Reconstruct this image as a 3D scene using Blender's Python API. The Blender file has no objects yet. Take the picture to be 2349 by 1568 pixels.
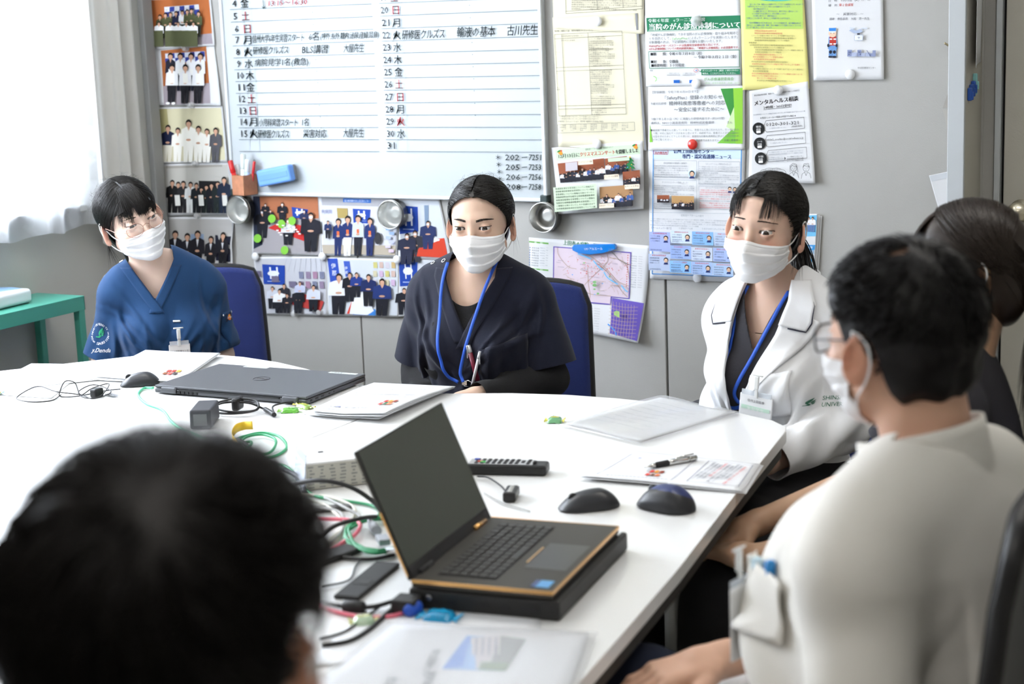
import bpy, bmesh, math, random
import numpy as np
from mathutils import Vector, Matrix
random.seed(7)
SC = bpy.context.scene
COL = SC.collection
# ------------------------------------------------------------------ camera
F, CX, CY, CH = 3903.0, 1174.5, 784.0, 1.6
def nz(v):
 v = np.array(v, float); return v / np.linalg.norm(v)
_dn = nz([751, 20300, F]); _lx = nz([-7174, -485, F]); _lx = nz(_lx - _dn * _lx.dot(_dn))
_X = -_lx; _Z = -_dn; _Y = np.cross(_Z, _X)
RW = np.stack([_X, _Y, _Z])            # world = RW @ (right, down, forward)
cam_d = bpy.data.cameras.new('camera'); cam = bpy.data.objects.new('camera', cam_d); COL.objects.link(cam)
M = Matrix.Identity(4)
for i in range(3):
 M[i][0] = RW[i, 0]; M[i][1] = -RW[i, 1]; M[i][2] = -RW[i, 2]
M[2][3] = CH
cam.matrix_world = M
cam_d.sensor_width = 36.0; cam_d.lens = F / 2349 * 36
cam_d.dof.use_dof = True; cam_d.dof.focus_distance = 4.35; cam_d.dof.aperture_fstop = 4.2
cam_d.clip_start = 0.05
SC.camera = cam
def ray(px, py): return RW @ np.array([(px - CX) / F, (py - CY) / F, 1.0])
def on_z(px, py, z):
 d = ray(px, py); return np.array([0, 0, CH]) + d * ((z - CH) / d[2])
def on_y(px, py, y):
 d = ray(px, py); return np.array([0, 0, CH]) + d * (y / d[1])
def on_x(px, py, x):
 d = ray(px, py); return np.array([0, 0, CH]) + d * (x / d[0])
def at_d(px, py, d): return np.array([0, 0, CH]) + ray(px, py) * d
# ------------------------------------------------------------------ world, light, exposure
SC.view_settings.view_transform = 'Standard'; SC.view_settings.look = 'None'
SC.view_settings.gamma = 1.0; SC.view_settings.exposure = 0.0
SC.view_settings.use_curve_mapping = False
W = bpy.data.worlds.new('world'); SC.world = W; W.use_nodes = True
bg = W.node_tree.nodes['Background']; bg.inputs[0].default_value = (0.80, 0.90, 1.0, 1); bg.inputs[1].default_value = 8.0
def area(name, loc, rot, sx, sy, energy, color):
 L = bpy.data.lights.new(name, 'AREA'); L.shape = 'RECTANGLE'; L.size = sx; L.size_y = sy
 L.energy = energy; L.color = color
 o = bpy.data.objects.new(name, L); COL.objects.link(o); o.location = loc; o.rotation_euler = rot
 return o
WIN_E, CEIL_E = 275, 9.6
SC.cycles.max_bounces = 8; SC.cycles.diffuse_bounces = 4; SC.cycles.transparent_max_bounces = 12
SC.cycles.caustics_reflective = False; SC.cycles.caustics_refractive = False
# window daylight (just inside the sheer curtain's plane, the size of the window)
area('window_daylight', (-4.02, 2.9, 1.85), (0, math.radians(-90), 0), 2.2, 1.9, WIN_E, (0.88, 0.93, 1.0))
# ------------------------------------------------------------------ materials
MATS = {}
def mat(name, col, rough=0.5, metal=0.0, bump=0.0, bscale=200.0, spec=0.5, sss=0.0, var=0.0, trans=0.0, alpha=1.0,
  coat=0.0, stretch=(1, 1, 1), sheen=0.0, vcol=False, emit=0.0, kind='NOISE', ior=1.45):
 if name in MATS: return MATS[name]
 m = bpy.data.materials.new(name); m.use_nodes = True; MATS[name] = m
 nt = m.node_tree; b = nt.nodes['Principled BSDF']; I = b.inputs
 c = (col[0], col[1], col[2], 1)
 I['Base Color'].default_value = c; I['Roughness'].default_value = rough; I['Metallic'].default_value = metal
 I['Specular IOR Level'].default_value = spec; I['IOR'].default_value = ior
 if sss:
  I['Subsurface Weight'].default_value = sss; I['Subsurface Radius'].default_value = (0.012, 0.004, 0.002); I['Subsurface Scale'].default_value = 1.0
 if trans: I['Transmission Weight'].default_value = trans
 if alpha < 1: I['Alpha'].default_value = alpha
 if coat: I['Coat Weight'].default_value = coat; I['Coat Roughness'].default_value = 0.15
 if sheen: I['Sheen Weight'].default_value = sheen; I['Sheen Roughness'].default_value = 0.5
 if emit: I['Emission Color'].default_value = c; I['Emission Strength'].default_value = emit
 if vcol:
  a = nt.nodes.new('ShaderNodeVertexColor'); a.layer_name = 'Col'
  nt.links.new(a.outputs[0], I['Base Color'])
 if bump or var:
  tc = nt.nodes.new('ShaderNodeTexCoord'); mp = nt.nodes.new('ShaderNodeMapping')
  mp.inputs['Scale'].default_value = stretch
  nt.links.new(tc.outputs['Object'], mp.inputs[0])
  if kind == 'NOISE':
   t = nt.nodes.new('ShaderNodeTexNoise'); t.inputs['Scale'].default_value = bscale; t.inputs['Detail'].default_value = 3
   fac = t.outputs['Fac']
  else:
   t = nt.nodes.new('ShaderNodeTexWave'); t.inputs['Scale'].default_value = bscale; t.inputs['Distortion'].default_value = 1.0
   fac = t.outputs['Fac']
  nt.links.new(mp.outputs[0], t.inputs['Vector'])
  if bump:
   bp = nt.nodes.new('ShaderNodeBump'); bp.inputs['Strength'].default_value = bump; bp.inputs['Distance'].default_value = 0.002
   nt.links.new(fac, bp.inputs['Height']); nt.links.new(bp.outputs[0], I['Normal'])
  if var:
   mx = nt.nodes.new('ShaderNodeMix'); mx.data_type = 'RGBA'; mx.blend_type = 'MULTIPLY'
   mx.inputs[0].default_value = 1.0; mx.inputs[6].default_value = c
   t2 = nt.nodes.new('ShaderNodeTexNoise'); t2.inputs['Scale'].default_value = max(3, bscale * 0.05); t2.inputs['Detail'].default_value = 4
   nt.links.new(mp.outputs[0], t2.inputs['Vector'])
   cr = nt.nodes.new('ShaderNodeMapRange'); cr.inputs['To Min'].default_value = 1 - var; cr.inputs['To Max'].default_value = 1 + var * 0.3
   nt.links.new(t2.outputs['Fac'], cr.inputs['Value']); nt.links.new(cr.outputs[0], mx.inputs[7])
   if vcol: nt.links.new(a.outputs[0], mx.inputs[6])
   nt.links.new(mx.outputs[2], I['Base Color'])
 return m
def s2l(r, g, b):
 return tuple((x / 255 / 12.92) if x / 255 <= 0.04045 else ((x / 255 + 0.055) / 1.055) ** 2.4 for x in (r, g, b))
# ------------------------------------------------------------------ object helpers
def link(o, parent=None):
 COL.objects.link(o)
 if parent is not None: o.parent = parent
 return o
def props(o, label=None, cat=None, group=None, kind=None):
 if label: o['label'] = label
 if cat: o['category'] = cat
 if group: o['group'] = group
 if kind: o['kind'] = kind
 return o
def thing(name, label, cat, loc=(0, 0, 0), rz=0.0, group=None, kind=None):
 o = bpy.data.objects.new(name, None); COL.objects.link(o); o.empty_display_size = 0.05
 o.location = loc; o.rotation_euler = (0, 0, rz)
 return props(o, label, cat, group, kind)
def mesh_obj(name, V, Fc, m, parent=None, smooth=False, loc=None):
 me = bpy.data.meshes.new(name)
 V = np.asarray(V, float)
 me.from_pydata([tuple(v) for v in V] if len(V) < 4000 else V.tolist(), [], Fc if isinstance(Fc, list) else Fc.tolist())
 if m is not None:
  for q in (m if isinstance(m, (list, tuple)) else [m]): me.materials.append(q)
 if smooth: me.polygons.foreach_set('use_smooth', [True] * len(me.polygons))
 me.update()
 o = bpy.data.objects.new(name, me); link(o, parent)
 if loc is not None: o.location = loc
 return o
class MB:
 """collects pieces into one mesh"""
 def __init__(s): s.bm = bmesh.new()
 def _xf(s, vs, M):
  if M is not None: bmesh.ops.transform(s.bm, matrix=M, verts=vs)
 def box(s, c, d, M=None, bev=0.0, seg=2, mi=0):
  r = bmesh.ops.create_cube(s.bm, size=1); vs = r['verts']
  for v in vs: v.co = Vector((v.co.x * d[0] + c[0], v.co.y * d[1] + c[1], v.co.z * d[2] + c[2]))
  fs = set(f for v in vs for f in v.link_faces)
  if bev:
   es = list(set(e for v in vs for e in v.link_edges))
   r = bmesh.ops.bevel(s.bm, geom=es, offset=bev, segments=seg, affect='EDGES', profile=0.5)
   vs = list(set(v for f in r['faces'] for v in f.verts) | set(v for v in vs if v.is_valid))
   fs = set(f for v in vs for f in v.link_faces)
  for f in fs: f.material_index = mi
  s._xf(vs, M); return vs
 def prism(s, pts, z0, z1, M=None, mi=0, bev=0.0):
  """outline in xy extruded in z"""
  a = [s.bm.verts.new((p[0], p[1], z0)) for p in pts]; b = [s.bm.verts.new((p[0], p[1], z1)) for p in pts]
  n = len(pts); fs = [s.bm.faces.new(a[::-1]), s.bm.faces.new(b)]
  for i in range(n): fs.append(s.bm.faces.new((a[i], a[(i + 1) % n], b[(i + 1) % n], b[i])))
  for f in fs: f.material_index = mi
  vs = a + b
  if bev:
   es = [e for e in fs[1].edges]
   r = bmesh.ops.bevel(s.bm, geom=es, offset=bev, segments=2, affect='EDGES', profile=0.5)
   vs = list(set(v for f in r['faces'] for v in f.verts) | set(v for v in vs if v.is_valid))
  s._xf(vs, M); return vs
 def lathe(s, prof, n=32, M=None, mi=0, cap=True):
  rings = []
  for r, z in prof:
   rings.append([s.bm.verts.new((r * math.cos(2 * math.pi * i / n), r * math.sin(2 * math.pi * i / n), z)) for i in range(n)])
  for a, b in zip(rings, rings[1:]):
   for i in range(n):
    f = s.bm.faces.new((a[i], a[(i + 1) % n], b[(i + 1) % n], b[i])); f.smooth = True; f.material_index = mi
  if cap:
   for rr, rev in ((rings[0], True), (rings[-1], False)):
    f = s.bm.faces.new(rr[::-1] if rev else rr); f.material_index = mi
  vs = [v for r in rings for v in r]; s._xf(vs, M); return vs
 def tube(s, pts, r, n=8, M=None, mi=0, closed=False, flat=1.0):
  P = [Vector(p) for p in pts]; N = len(P)
  R = r if isinstance(r, (list, tuple, np.ndarray)) else [r] * N
  rings = []; up = None
  for i in range(N):
   a = P[(i - 1) % N] if (closed or i > 0) else P[i]; b = P[(i + 1) % N] if (closed or i < N - 1) else P[i]
   t = (b - a).normalized()
   if up is None: up = Vector((0, 0, 1)) if abs(t.z) < 0.9 else Vector((1, 0, 0))
   u = (up - t * up.dot(t)).normalized(); w = t.cross(u); up = u
   rings.append([s.bm.verts.new(P[i] + (u * math.cos(2 * math.pi * k / n) * flat + w * math.sin(2 * math.pi * k / n)) * R[i]) for k in range(n)])
  pr = list(zip(rings, rings[1:])) + ([(rings[-1], rings[0])] if closed else [])
  for a, b in pr:
   for k in range(n):
    f = s.bm.faces.new((a[k], a[(k + 1) % n], b[(k + 1) % n], b[k])); f.smooth = True; f.material_index = mi
  if not closed:
   for rr in (rings[0][::-1], rings[-1]):
    f = s.bm.faces.new(rr); f.material_index = mi
  vs = [v for r_ in rings for v in r_]; s._xf(vs, M); return vs
 def quad(s, pts, mi=0):
  f = s.bm.faces.new([s.bm.verts.new(p) for p in pts]); f.material_index = mi; return f
 def grid(s, fn, nu, nv, mi=0, smooth=True):
  g = [[s.bm.verts.new(fn(i / nu, j / nv)) for j in range(nv + 1)] for i in range(nu + 1)]
  for i in range(nu):
   for j in range(nv):
    f = s.bm.faces.new((g[i][j], g[i + 1][j], g[i + 1][j + 1], g[i][j + 1])); f.smooth = smooth; f.material_index = mi
  return g
 def build(s, name, m, parent=None, smooth=False, loc=None, rot=None):
  me = bpy.data.meshes.new(name)
  bmesh.ops.recalc_face_normals(s.bm, faces=s.bm.faces[:])
  s.bm.to_mesh(me); s.bm.free()
  for q in (m if isinstance(m, (list, tuple)) else [m]): me.materials.append(q)
  if smooth:
   me.polygons.foreach_set('use_smooth', [True] * len(me.polygons))
  o = bpy.data.objects.new(name, me); link(o, parent)
  if loc is not None: o.location = loc
  if rot is not None: o.rotation_euler = rot
  return o
def bez(pts, n=12):
 """Catmull-Rom through the points"""
 P = [np.array(p, float) for p in pts]; P = [2 * P[0] - P[1]] + P + [2 * P[-1] - P[-2]]; out = []
 for i in range(1, len(P) - 2):
  for k in range(n):
   t = k / n
   out.append(0.5 * ((2 * P[i]) + (-P[i - 1] + P[i + 1]) * t + (2 * P[i - 1] - 5 * P[i] + 4 * P[i + 1] - P[i + 2]) * t * t + (-P[i - 1] + 3 * P[i] - 3 * P[i + 1] + P[i + 2]) * t ** 3))
 out.append(P[-2]); return out
def copy_tree(o, parent=None):
 c = o.copy(); COL.objects.link(c); c.parent = parent
 for ch in list(o.children): copy_tree(ch, c)
 return c
def solidify(o, t, off=-1):
 md = o.modifiers.new('s', 'SOLIDIFY'); md.thickness = t; md.offset = off; return o
# ------------------------------------------------------------------ signed distance modelling
f32 = np.float32
def smin(a, b, k):
 h = np.clip(0.5 + 0.5 * (b - a) / k, 0, 1); return b + (a - b) * h - k * h * (1 - h)
def smax(a, b, k): return -smin(-a, -b, k)
def ell(P, c, r, Rm=None):
 q = P - np.array(c, f32)
 if Rm is not None: q = q @ Rm
 r = np.array(r, f32); k0 = np.sqrt(((q / r) ** 2).sum(1)); k1 = np.sqrt(((q / (r * r)) ** 2).sum(1))
 return k0 * (k0 - 1) / np.maximum(k1, 1e-6)
def cap(P, a, b, ra, rb=None):
 a = np.array(a, f32); b = np.array(b, f32); rb = ra if rb is None else rb
 ba = b - a; q = P - a; t = np.clip((q @ ba) / (ba @ ba), 0, 1)
 d = q - t[:, None] * ba; return np.sqrt((d * d).sum(1)) - (ra + (rb - ra) * t)
def rbox(P, c, h, r, Rm=None):
 q = P - np.array(c, f32)
 if Rm is not None: q = q @ Rm
 q = np.abs(q) - (np.array(h, f32) - r)
 return np.sqrt((np.maximum(q, 0) ** 2).sum(1)) + np.minimum(q.max(1), 0) - r
def rotm(rx=0, ry=0, rz=0):
 m = (Matrix.Rotation(rz, 3, 'Z') @ Matrix.Rotation(ry, 3, 'Y') @ Matrix.Rotation(rx, 3, 'X'))
 return np.array(m, f32)
def fsum(P, seed, fr, n=5, an=(1, 1, 1)):
 """cheap smooth noise, -1..1"""
 rs = np.random.RandomState(seed); out = 0
 for i in range(n):
  d = rs.normal(size=3) * np.array(an); d = d / np.linalg.norm(d) * fr * rs.uniform(0.6, 1.5)
  out = out + np.sin(P @ d.astype(f32) + rs.uniform(0, 6.28))
 return out / n ** 0.5
def sdf_mesh(f, lo, hi, h, B=8):
 lo = np.array(lo, float); hi = np.array(hi, float)
 nb = np.ceil((hi - lo) / h / B).astype(int); n = nb * B
 bi = np.stack(np.meshgrid(*[np.arange(k) for k in nb], indexing='ij'), -1).reshape(-1, 3)
 cen = (lo + (bi * B + B / 2) * h).astype(f32)
 d = f(cen); R = B * h * 0.87 * 1.5 + 0.006
 D = np.ones(n, f32)
 Dv = D.reshape(nb[0], B, nb[1], B, nb[2], B)
 far = np.abs(d) > R
 ins = bi[far & (d < 0)]
 if len(ins): Dv[ins[:, 0], :, ins[:, 1], :, ins[:, 2], :] = -1
 act = bi[~far]
 g = np.stack(np.meshgrid(*[np.arange(B)] * 3, indexing='ij'), -1).reshape(-1, 3)
 for s in range(0, len(act), 1500):
  a = act[s:s + 1500]
  pts = (lo + (a[:, None, :] * B + g[None]) * h).reshape(-1, 3).astype(f32)
  v = f(pts).reshape(len(a), B, B, B)
  Dv[a[:, 0], :, a[:, 1], :, a[:, 2], :] = v
 N = D < 0
 cnt = np.zeros(tuple(k - 1 for k in n), np.int8)
 for dx in (0, 1):
  for dy in (0, 1):
   for dz in (0, 1):
    cnt += N[dx:n[0] - 1 + dx, dy:n[1] - 1 + dy, dz:n[2] - 1 + dz]
 A = np.argwhere((cnt > 0) & (cnt < 8)); idx = -np.ones(cnt.shape, np.int32); idx[A[:, 0], A[:, 1], A[:, 2]] = np.arange(len(A))
 off = [(x, y, z) for x in (0, 1) for y in (0, 1) for z in (0, 1)]
 val = [D[A[:, 0] + o[0], A[:, 1] + o[1], A[:, 2] + o[2]] for o in off]
 S = np.zeros((len(A), 3)); C = np.zeros(len(A))
 for i, o in enumerate(off):
  for ax in range(3):
   if o[ax] == 0:
    o2 = list(o); o2[ax] = 1; j = off.index(tuple(o2)); a, b = val[i], val[j]
    m = (a < 0) != (b < 0); t = np.where(m, a / np.where(m, a - b, 1), 0)
    p = np.repeat(np.array(o, float)[None], len(A), 0); p[:, ax] += t
    S += p * m[:, None]; C += m
 V = lo + (A + S / C[:, None]) * h
 Q = []
 for ax in range(3):
  sl = [slice(1, None)] * 3; a0 = [slice(0, None)] * 3
  u, w = (ax + 1) % 3, (ax + 2) % 3
  lo_s = [slice(1, n[k] - 1) for k in range(3)]; lo_s[ax] = slice(0, n[ax] - 1); hi_s = list(lo_s); hi_s[ax] = slice(1, n[ax])
  ch = N[tuple(lo_s)] != N[tuple(hi_s)]
  E = np.argwhere(ch);
  if not len(E): continue
  E = E + np.array([0 if k == ax else 1 for k in range(3)])
  neg = N[E[:, 0], E[:, 1], E[:, 2]]
  def ix(du, dw):
   e = E.copy(); e[:, u] -= du; e[:, w] -= dw; return idx[e[:, 0], e[:, 1], e[:, 2]]
  q = np.stack([ix(1, 1), ix(0, 1), ix(0, 0), ix(1, 0)], 1)
  q[~neg] = q[~neg][:, ::-1]; q = q[(q >= 0).all(1)]; Q.append(q)
 Q = np.concatenate(Q) if Q else np.zeros((0, 4), int)
 Vf = V.astype(f32); e = h * 0.3
 d0 = f(Vf); G = np.stack([f(Vf + np.array(o, f32) * e) - f(Vf - np.array(o, f32) * e) for o in np.eye(3)], 1) / (2 * e)
 gn = (G * G).sum(1); st = -d0 / np.maximum(gn, 0.25); st = np.clip(st, -h * 0.7, h * 0.7)
 V = V + G * st[:, None]
 return V, Q
def take(V, Q, keep):
 """keep faces by mask and drop loose vertices"""
 Q = Q[keep]; u, inv = np.unique(Q, return_inverse=True); return V[u], inv.reshape(Q.shape)
def np_obj(name, V, Fc, m, parent=None):
 return mesh_obj(name, V, Fc, m, parent, smooth=True)
# ------------------------------------------------------------------ lettering as geometry
_TC = {}
def glyphs(text, res=1):
 """flat mesh of a line of text: verts (N,2) scaled so that the em is 1, tris"""
 key = (text, res)
 if key in _TC: return _TC[key]
 c = bpy.data.curves.new('t', 'FONT'); c.body = text; c.resolution_u = res; c.fill_mode = 'FRONT'
 o = bpy.data.objects.new('t', c); COL.objects.link(o); bpy.context.view_layer.update()
 me = bpy.data.meshes.new_from_object(o.evaluated_get(bpy.context.evaluated_depsgraph_get()))
 V = np.zeros(len(me.vertices) * 3); me.vertices.foreach_get('co', V); V = V.reshape(-1, 3)[:, :2]
 Fc = [tuple(p.vertices) for p in me.polygons]
 bpy.data.objects.remove(o); bpy.data.curves.remove(c); bpy.data.meshes.remove(me)
 _TC[key] = (V, Fc); return _TC[key]
# ================================================================== PEOPLE
def clip_mesh(V, Q, g):
 """keep g>0, cutting the crossing faces; V, faces (array or list), g per vertex"""
 V = list(map(tuple, np.asarray(V))); s = g > 0; faces = []; cache = {}
 if not isinstance(Q, list):
  c = s[Q].sum(1); faces = Q[c == Q.shape[1]].tolist(); Q = Q[(c > 0) & (c < Q.shape[1])].tolist()
 g = g.tolist(); s = s.tolist()
 def cut(a, b):
  k = (a, b) if a < b else (b, a)
  if k not in cache:
   t = g[a] / (g[a] - g[b]); pa, pb = V[a], V[b]
   V.append((pa[0] + (pb[0] - pa[0]) * t, pa[1] + (pb[1] - pa[1]) * t, pa[2] + (pb[2] - pa[2]) * t)); cache[k] = len(V) - 1
  return cache[k]
 for q in Q:
  c = sum(s[i] for i in q)
  if c == len(q): faces.append(q); continue
  if c == 0: continue
  out = []
  for i in range(len(q)):
   a, b = q[i], q[(i + 1) % len(q)]
   if s[a]: out.append(a)
   if s[a] != s[b]: out.append(cut(a, b))
  if len(out) >= 3: faces.append(out)
 used = sorted(set(i for f_ in faces for i in f_)); mp = {u: i for i, u in enumerate(used)}
 return np.array([V[u] for u in used]).reshape(-1, 3), [[mp[i] for i in f_] for f_ in faces]
SKIN = dict(sss=0.12, rough=0.5, spec=0.35, vcol=True)
EX = .0325
def head_sdf(P, k):
 X = np.abs(P[:, 0:1]); Q = np.concatenate([X, P[:, 1:]], 1)           # mirrored
 w = k.get('w', 1.0)
 Q = Q / np.array([w, 1, 1], f32)
 d = ell(P, (0, .014, .030), (.0745 * w, .093, .080))
 d = smin(d, ell(P, (0, -.030, -.035), (.060 * w, .055, .079)), .03)
 d = smin(d, ell(Q, (.036, -.054, -.036), (.026, .026, .026)), .02)
 d = smin(d, cap(Q, (.047, 0, -.060), (.010, -.062, -.097), .018, .016), .025)
 d = smin(d, ell(Q, (0, -.068, -.101), (.018, .015, .014)), .015)
 d = smin(d, cap(Q, (0, -.076, .020), (.030, -.068, .022), .011), .014)
 d = smax(d, -ell(Q, (.033, -.100, .001), (.019, .013, .0105)), .010)
 d = smin(d, cap(P, (0, -.080, .004), (0, -.101, -.034), .0062, .008), .012)
 d = smin(d, ell(P, (0, -.103, -.040), (.0095, .009, .0085)), .007)
 d = smin(d, ell(Q, (.0115, -.094, -.043), (.0065, .008, .0065)), .005)
 d = smin(d, ell(Q, (0, -.087, -.068), (.022, .010, .009)), .008)
 # eyelids round the eyeball, with the almond opening cut through them
 e = (EX, -.0735, -.001)
 d = smin(d, ell(Q, e, (.0137,) * 3), .005)
 u = (Q[:, 0] - e[0]) / .0150; tilt = .0012 * u
 op = np.sqrt(np.maximum(0, 1 - u * u)); zz = Q[:, 2] - e[2] - tilt - .0004
 zu = k.get('up', .0048) * op ** .8; zl = -k.get('lo', .0034) * op
 alm = np.maximum(zz - zu, zl - zz); alm = np.maximum(alm, (np.abs(u) - 1) * .015)
 alm = np.maximum(alm, Q[:, 1] + .070)
 d = smax(d, -alm, .0015)
 # crease above the eye
 zc = zz - .0078 * op ** .6
 d = d + .0011 * np.exp(-(zc / .0011) ** 2) * (np.abs(u) < 1) * (Q[:, 1] < -.05)
 # ear
 Re = rotm(math.radians(-12), 0, math.radians(36))
 c = (.0800, .015, -.016)
 er = ell(Q, c, (.0055, .0185, .032), Re)
 er = np.minimum(er, 1)
 er = smin(er, ell(Q, (c[0] - .001, c[1] - .006, c[2] - .026), (.0048, .008, .009), Re), .006)
 er = smax(er, -ell(Q, (c[0] + .0075, c[1] - .002, c[2] + .002), (.0068, .0115, .021), Re), .002)
 er = smin(er, ell(Q, (c[0] - .003, c[1] - .001, c[2] + .004), (.0045, .004, .014), Re), .004)
 return smin(d, er, .006)
HC = np.array([0, .014, .030]); HR = np.array([.0835, .1015, .0885])
def hpt(d, off=0.0, R=HR):
 d = nz(d); t = 1 / np.linalg.norm(d / R); return HC + d * (t + off)
class Hair:
 """strands as thin three-sided tubes, joined in one mesh"""
 def __init__(s, seed): s.V = []; s.F = []; s.rs = np.random.RandomState(seed); s.n = 0
 def strand(s, C, r=.0006, seg=10, push=0.0, R=HR, taper=True):
  C = [np.array(c, float) for c in C]; n = len(C) - 1
  T = np.linspace(0, 1, seg + 1)
  co = np.array([[math.comb(n, i) * t ** i * (1 - t) ** (n - i) for i in range(n + 1)] for t in T])
  P = co @ np.array(C)
  q = P - HC; L = np.linalg.norm(q / (R + push), axis=1); P = np.where((L < 1)[:, None], HC + q / np.maximum(L, .05)[:, None], P)
  t = np.gradient(P, axis=0); t /= np.linalg.norm(t, axis=1)[:, None] + 1e-9
  nrm = P - HC; nrm -= t * (nrm * t).sum(1)[:, None]; nrm /= np.linalg.norm(nrm, axis=1)[:, None] + 1e-9
  b = np.cross(t, nrm)
  rr = r * (np.interp(T, [0, .08, .7, 1], [.6, 1, 1, .15]) if taper else np.ones(seg + 1))[:, None]
  ring = np.stack([P + nrm * rr, P + (-nrm * .5 + b * 1.1) * rr, P + (-nrm * .5 - b * 1.1) * rr], 1).reshape(-1, 3)
  s.V.append(ring); o = s.n
  for i in range(seg):
   for k in range(3):
    a = o + i * 3 + k; c = o + i * 3 + (k + 1) % 3; s.F.append((a, c, c + 3, a + 3))
  s.n += len(ring)
 def fill(s, T, n, zmin=-.10, ymax=.5, off=.002):
  T = nz(np.array(T) - HC)
  while n:
   d = nz(s.rs.normal(size=3))
   if d[1] > ymax or d[2] < zmin: continue
   ph = math.degrees(abs(math.atan2(d[0], -d[1])))
   if hpt(d)[2] < np.interp(ph, [0, 15, 35, 52, 66, 78, 88, 180], [.088, .086, .074, .054, .030, .012, .022, .022]): continue
   n -= 1; P = [hpt(d * (1 - t) + T * t + s.rs.normal(size=3) * .006 + np.array([np.sign(d[0]) * .8 * t * (1 - t), 0, 0]), off + .002 * (t > 0)) for t in (0, .2, .42, .68)]
   s.strand(P, r=s.rs.uniform(.0004, .0008), seg=10, push=.0006)
 def mesh(s): return np.concatenate(s.V), s.F
def xf(V, Mx):
 Mx = np.array(Mx); return np.asarray(V) @ Mx[:3, :3].T + Mx[:3, 3]
def hair_cap(line, grow=0.0, disp=0.002, h=.0035, R=HR, extra=None, seed=3, fr=90, hole=None):
 R = R + grow
 def f(P):
  d = ell(P, HC, R)
  if extra is not None: d = extra(P, d)
  return d + disp * fsum(P, seed, fr, 5, (1, .6, .4))
 V, Q = sdf_mesh(f, HC - R - .05, HC + R + .05, h)
 ph = np.degrees(np.abs(np.arctan2(V[:, 0], -(V[:, 1] - .014))))
 zh = np.interp(ph, line[0], line[1])
 g = V[:, 2] - zh
 if hole is not None: g = np.minimum(g, hole(V))
 return clip_mesh(V, Q, g)
def mask_mesh(k, top=-.020, bot=-.122, side=(-.024, -.078), phm=66, nu=64, nv=84, seed=0):
 """surgical mask: a pleated sheet stretched over nose and chin"""
 U = np.linspace(-1, 1, nu + 1); Vv = np.linspace(0, 1, nv + 1)
 ph = np.radians(phm) * U; a = np.abs(U) ** 2.2
 zt = top + (side[0] - top) * a - .006 * np.exp(-(U / .16) ** 2) * -1; zb = bot + (side[1] - bot) * a
 Z = zt[:, None] + (zb - zt)[:, None] * Vv[None]
 dirs = np.stack([np.sin(ph), -np.cos(ph)], 1)
 r = np.full(Z.shape, .145)
 kk = dict(k);
 for it in range(26):
  P = np.stack([dirs[:, 0:1] * r, dirs[:, 1:2] * r + .01, Z], -1).reshape(-1, 3).astype(f32)
  d = head_sdf(P, kk).reshape(Z.shape); r = r - np.clip(d, -.01, .01) * .8
 r = np.minimum(r, .14)
 r[np.abs(U) > .8] = np.minimum(r[np.abs(U) > .8], .12)
 r0 = r.copy()
 for it in range(700):
  m1 = r.copy(); m1[:, 1:-1] = np.maximum(r0[:, 1:-1], (r[:, 2:] + r[:, :-2]) / 2)
  m2 = m1.copy(); m2[1:-1] = np.maximum(m1[1:-1], (m1[2:] + m1[:-2]) / 2 * .999)
  r = m2
 r = r + .0035
 t = Vv[None]; pl = 0
 for j, v0 in enumerate((.26, .46, .66)):
  sag = .05 * (1 - U[:, None] ** 2) * (j - .6)
  x = t - v0 - sag; pl = pl + .0020 * (np.tanh(x / .012) - np.clip(x / .2, -1, 1)) * (np.abs(x) < .2) * (1 - .5 * np.abs(U[:, None]) ** 3)
 rs = np.random.RandomState(seed)
 wr = .0012 * np.sin(U[:, None] * 23 + t * 11 + rs.rand() * 6) * np.abs(U[:, None]) ** 1.5 + .0008 * np.sin(U[:, None] * 9 - t * 17 + rs.rand() * 6)
 r = r + pl + wr
 r = r + .0009 * np.exp(-((t - .045) / .006) ** 2) - .0009 * np.exp(-((t - .07) / .006) ** 2)
 P = np.stack([dirs[:, 0:1] * r, dirs[:, 1:2] * r + .01, Z], -1)
 idx = np.arange((nu + 1) * (nv + 1)).reshape(nu + 1, nv + 1)
 Q = np.stack([idx[:-1, :-1], idx[:-1, 1:], idx[1:, 1:], idx[1:, :-1]], -1).reshape(-1, 4)
 return P, Q
def torso_sdf(P, s):
 """undressed trunk, body frame facing -Y, s: shoulder half width / z and so on"""
 sw, sz, dep = s['sw'], s['sz'], s.get('dep', 1.0)
 X = np.concatenate([np.abs(P[:, 0:1]), P[:, 1:]], 1); ly = s.get('lean', 0.0)   # lean: forward shift of the shoulders
 d = ell(P, (0, -ly * .5, sz - .15), (sw * .88, .098 * dep, .20))
 d = smin(d, ell(P, (0, -ly * .1, .58), (sw * .80, .11 * dep, .17)), .06)
 d = smin(d, ell(P, (0, .01, .50), (sw * .95, .13, .11)), .05)
 d = smin(d, cap(X, (0, .02 - ly, sz - .015), (sw - .02, .012 - ly, sz - .035), .045, .042), .04)
 d = smin(d, cap(X, (.02, .025 - ly, sz + .045), (sw * .72, .015 - ly, sz - .01), .032, .034), .035)
 return d
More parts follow.
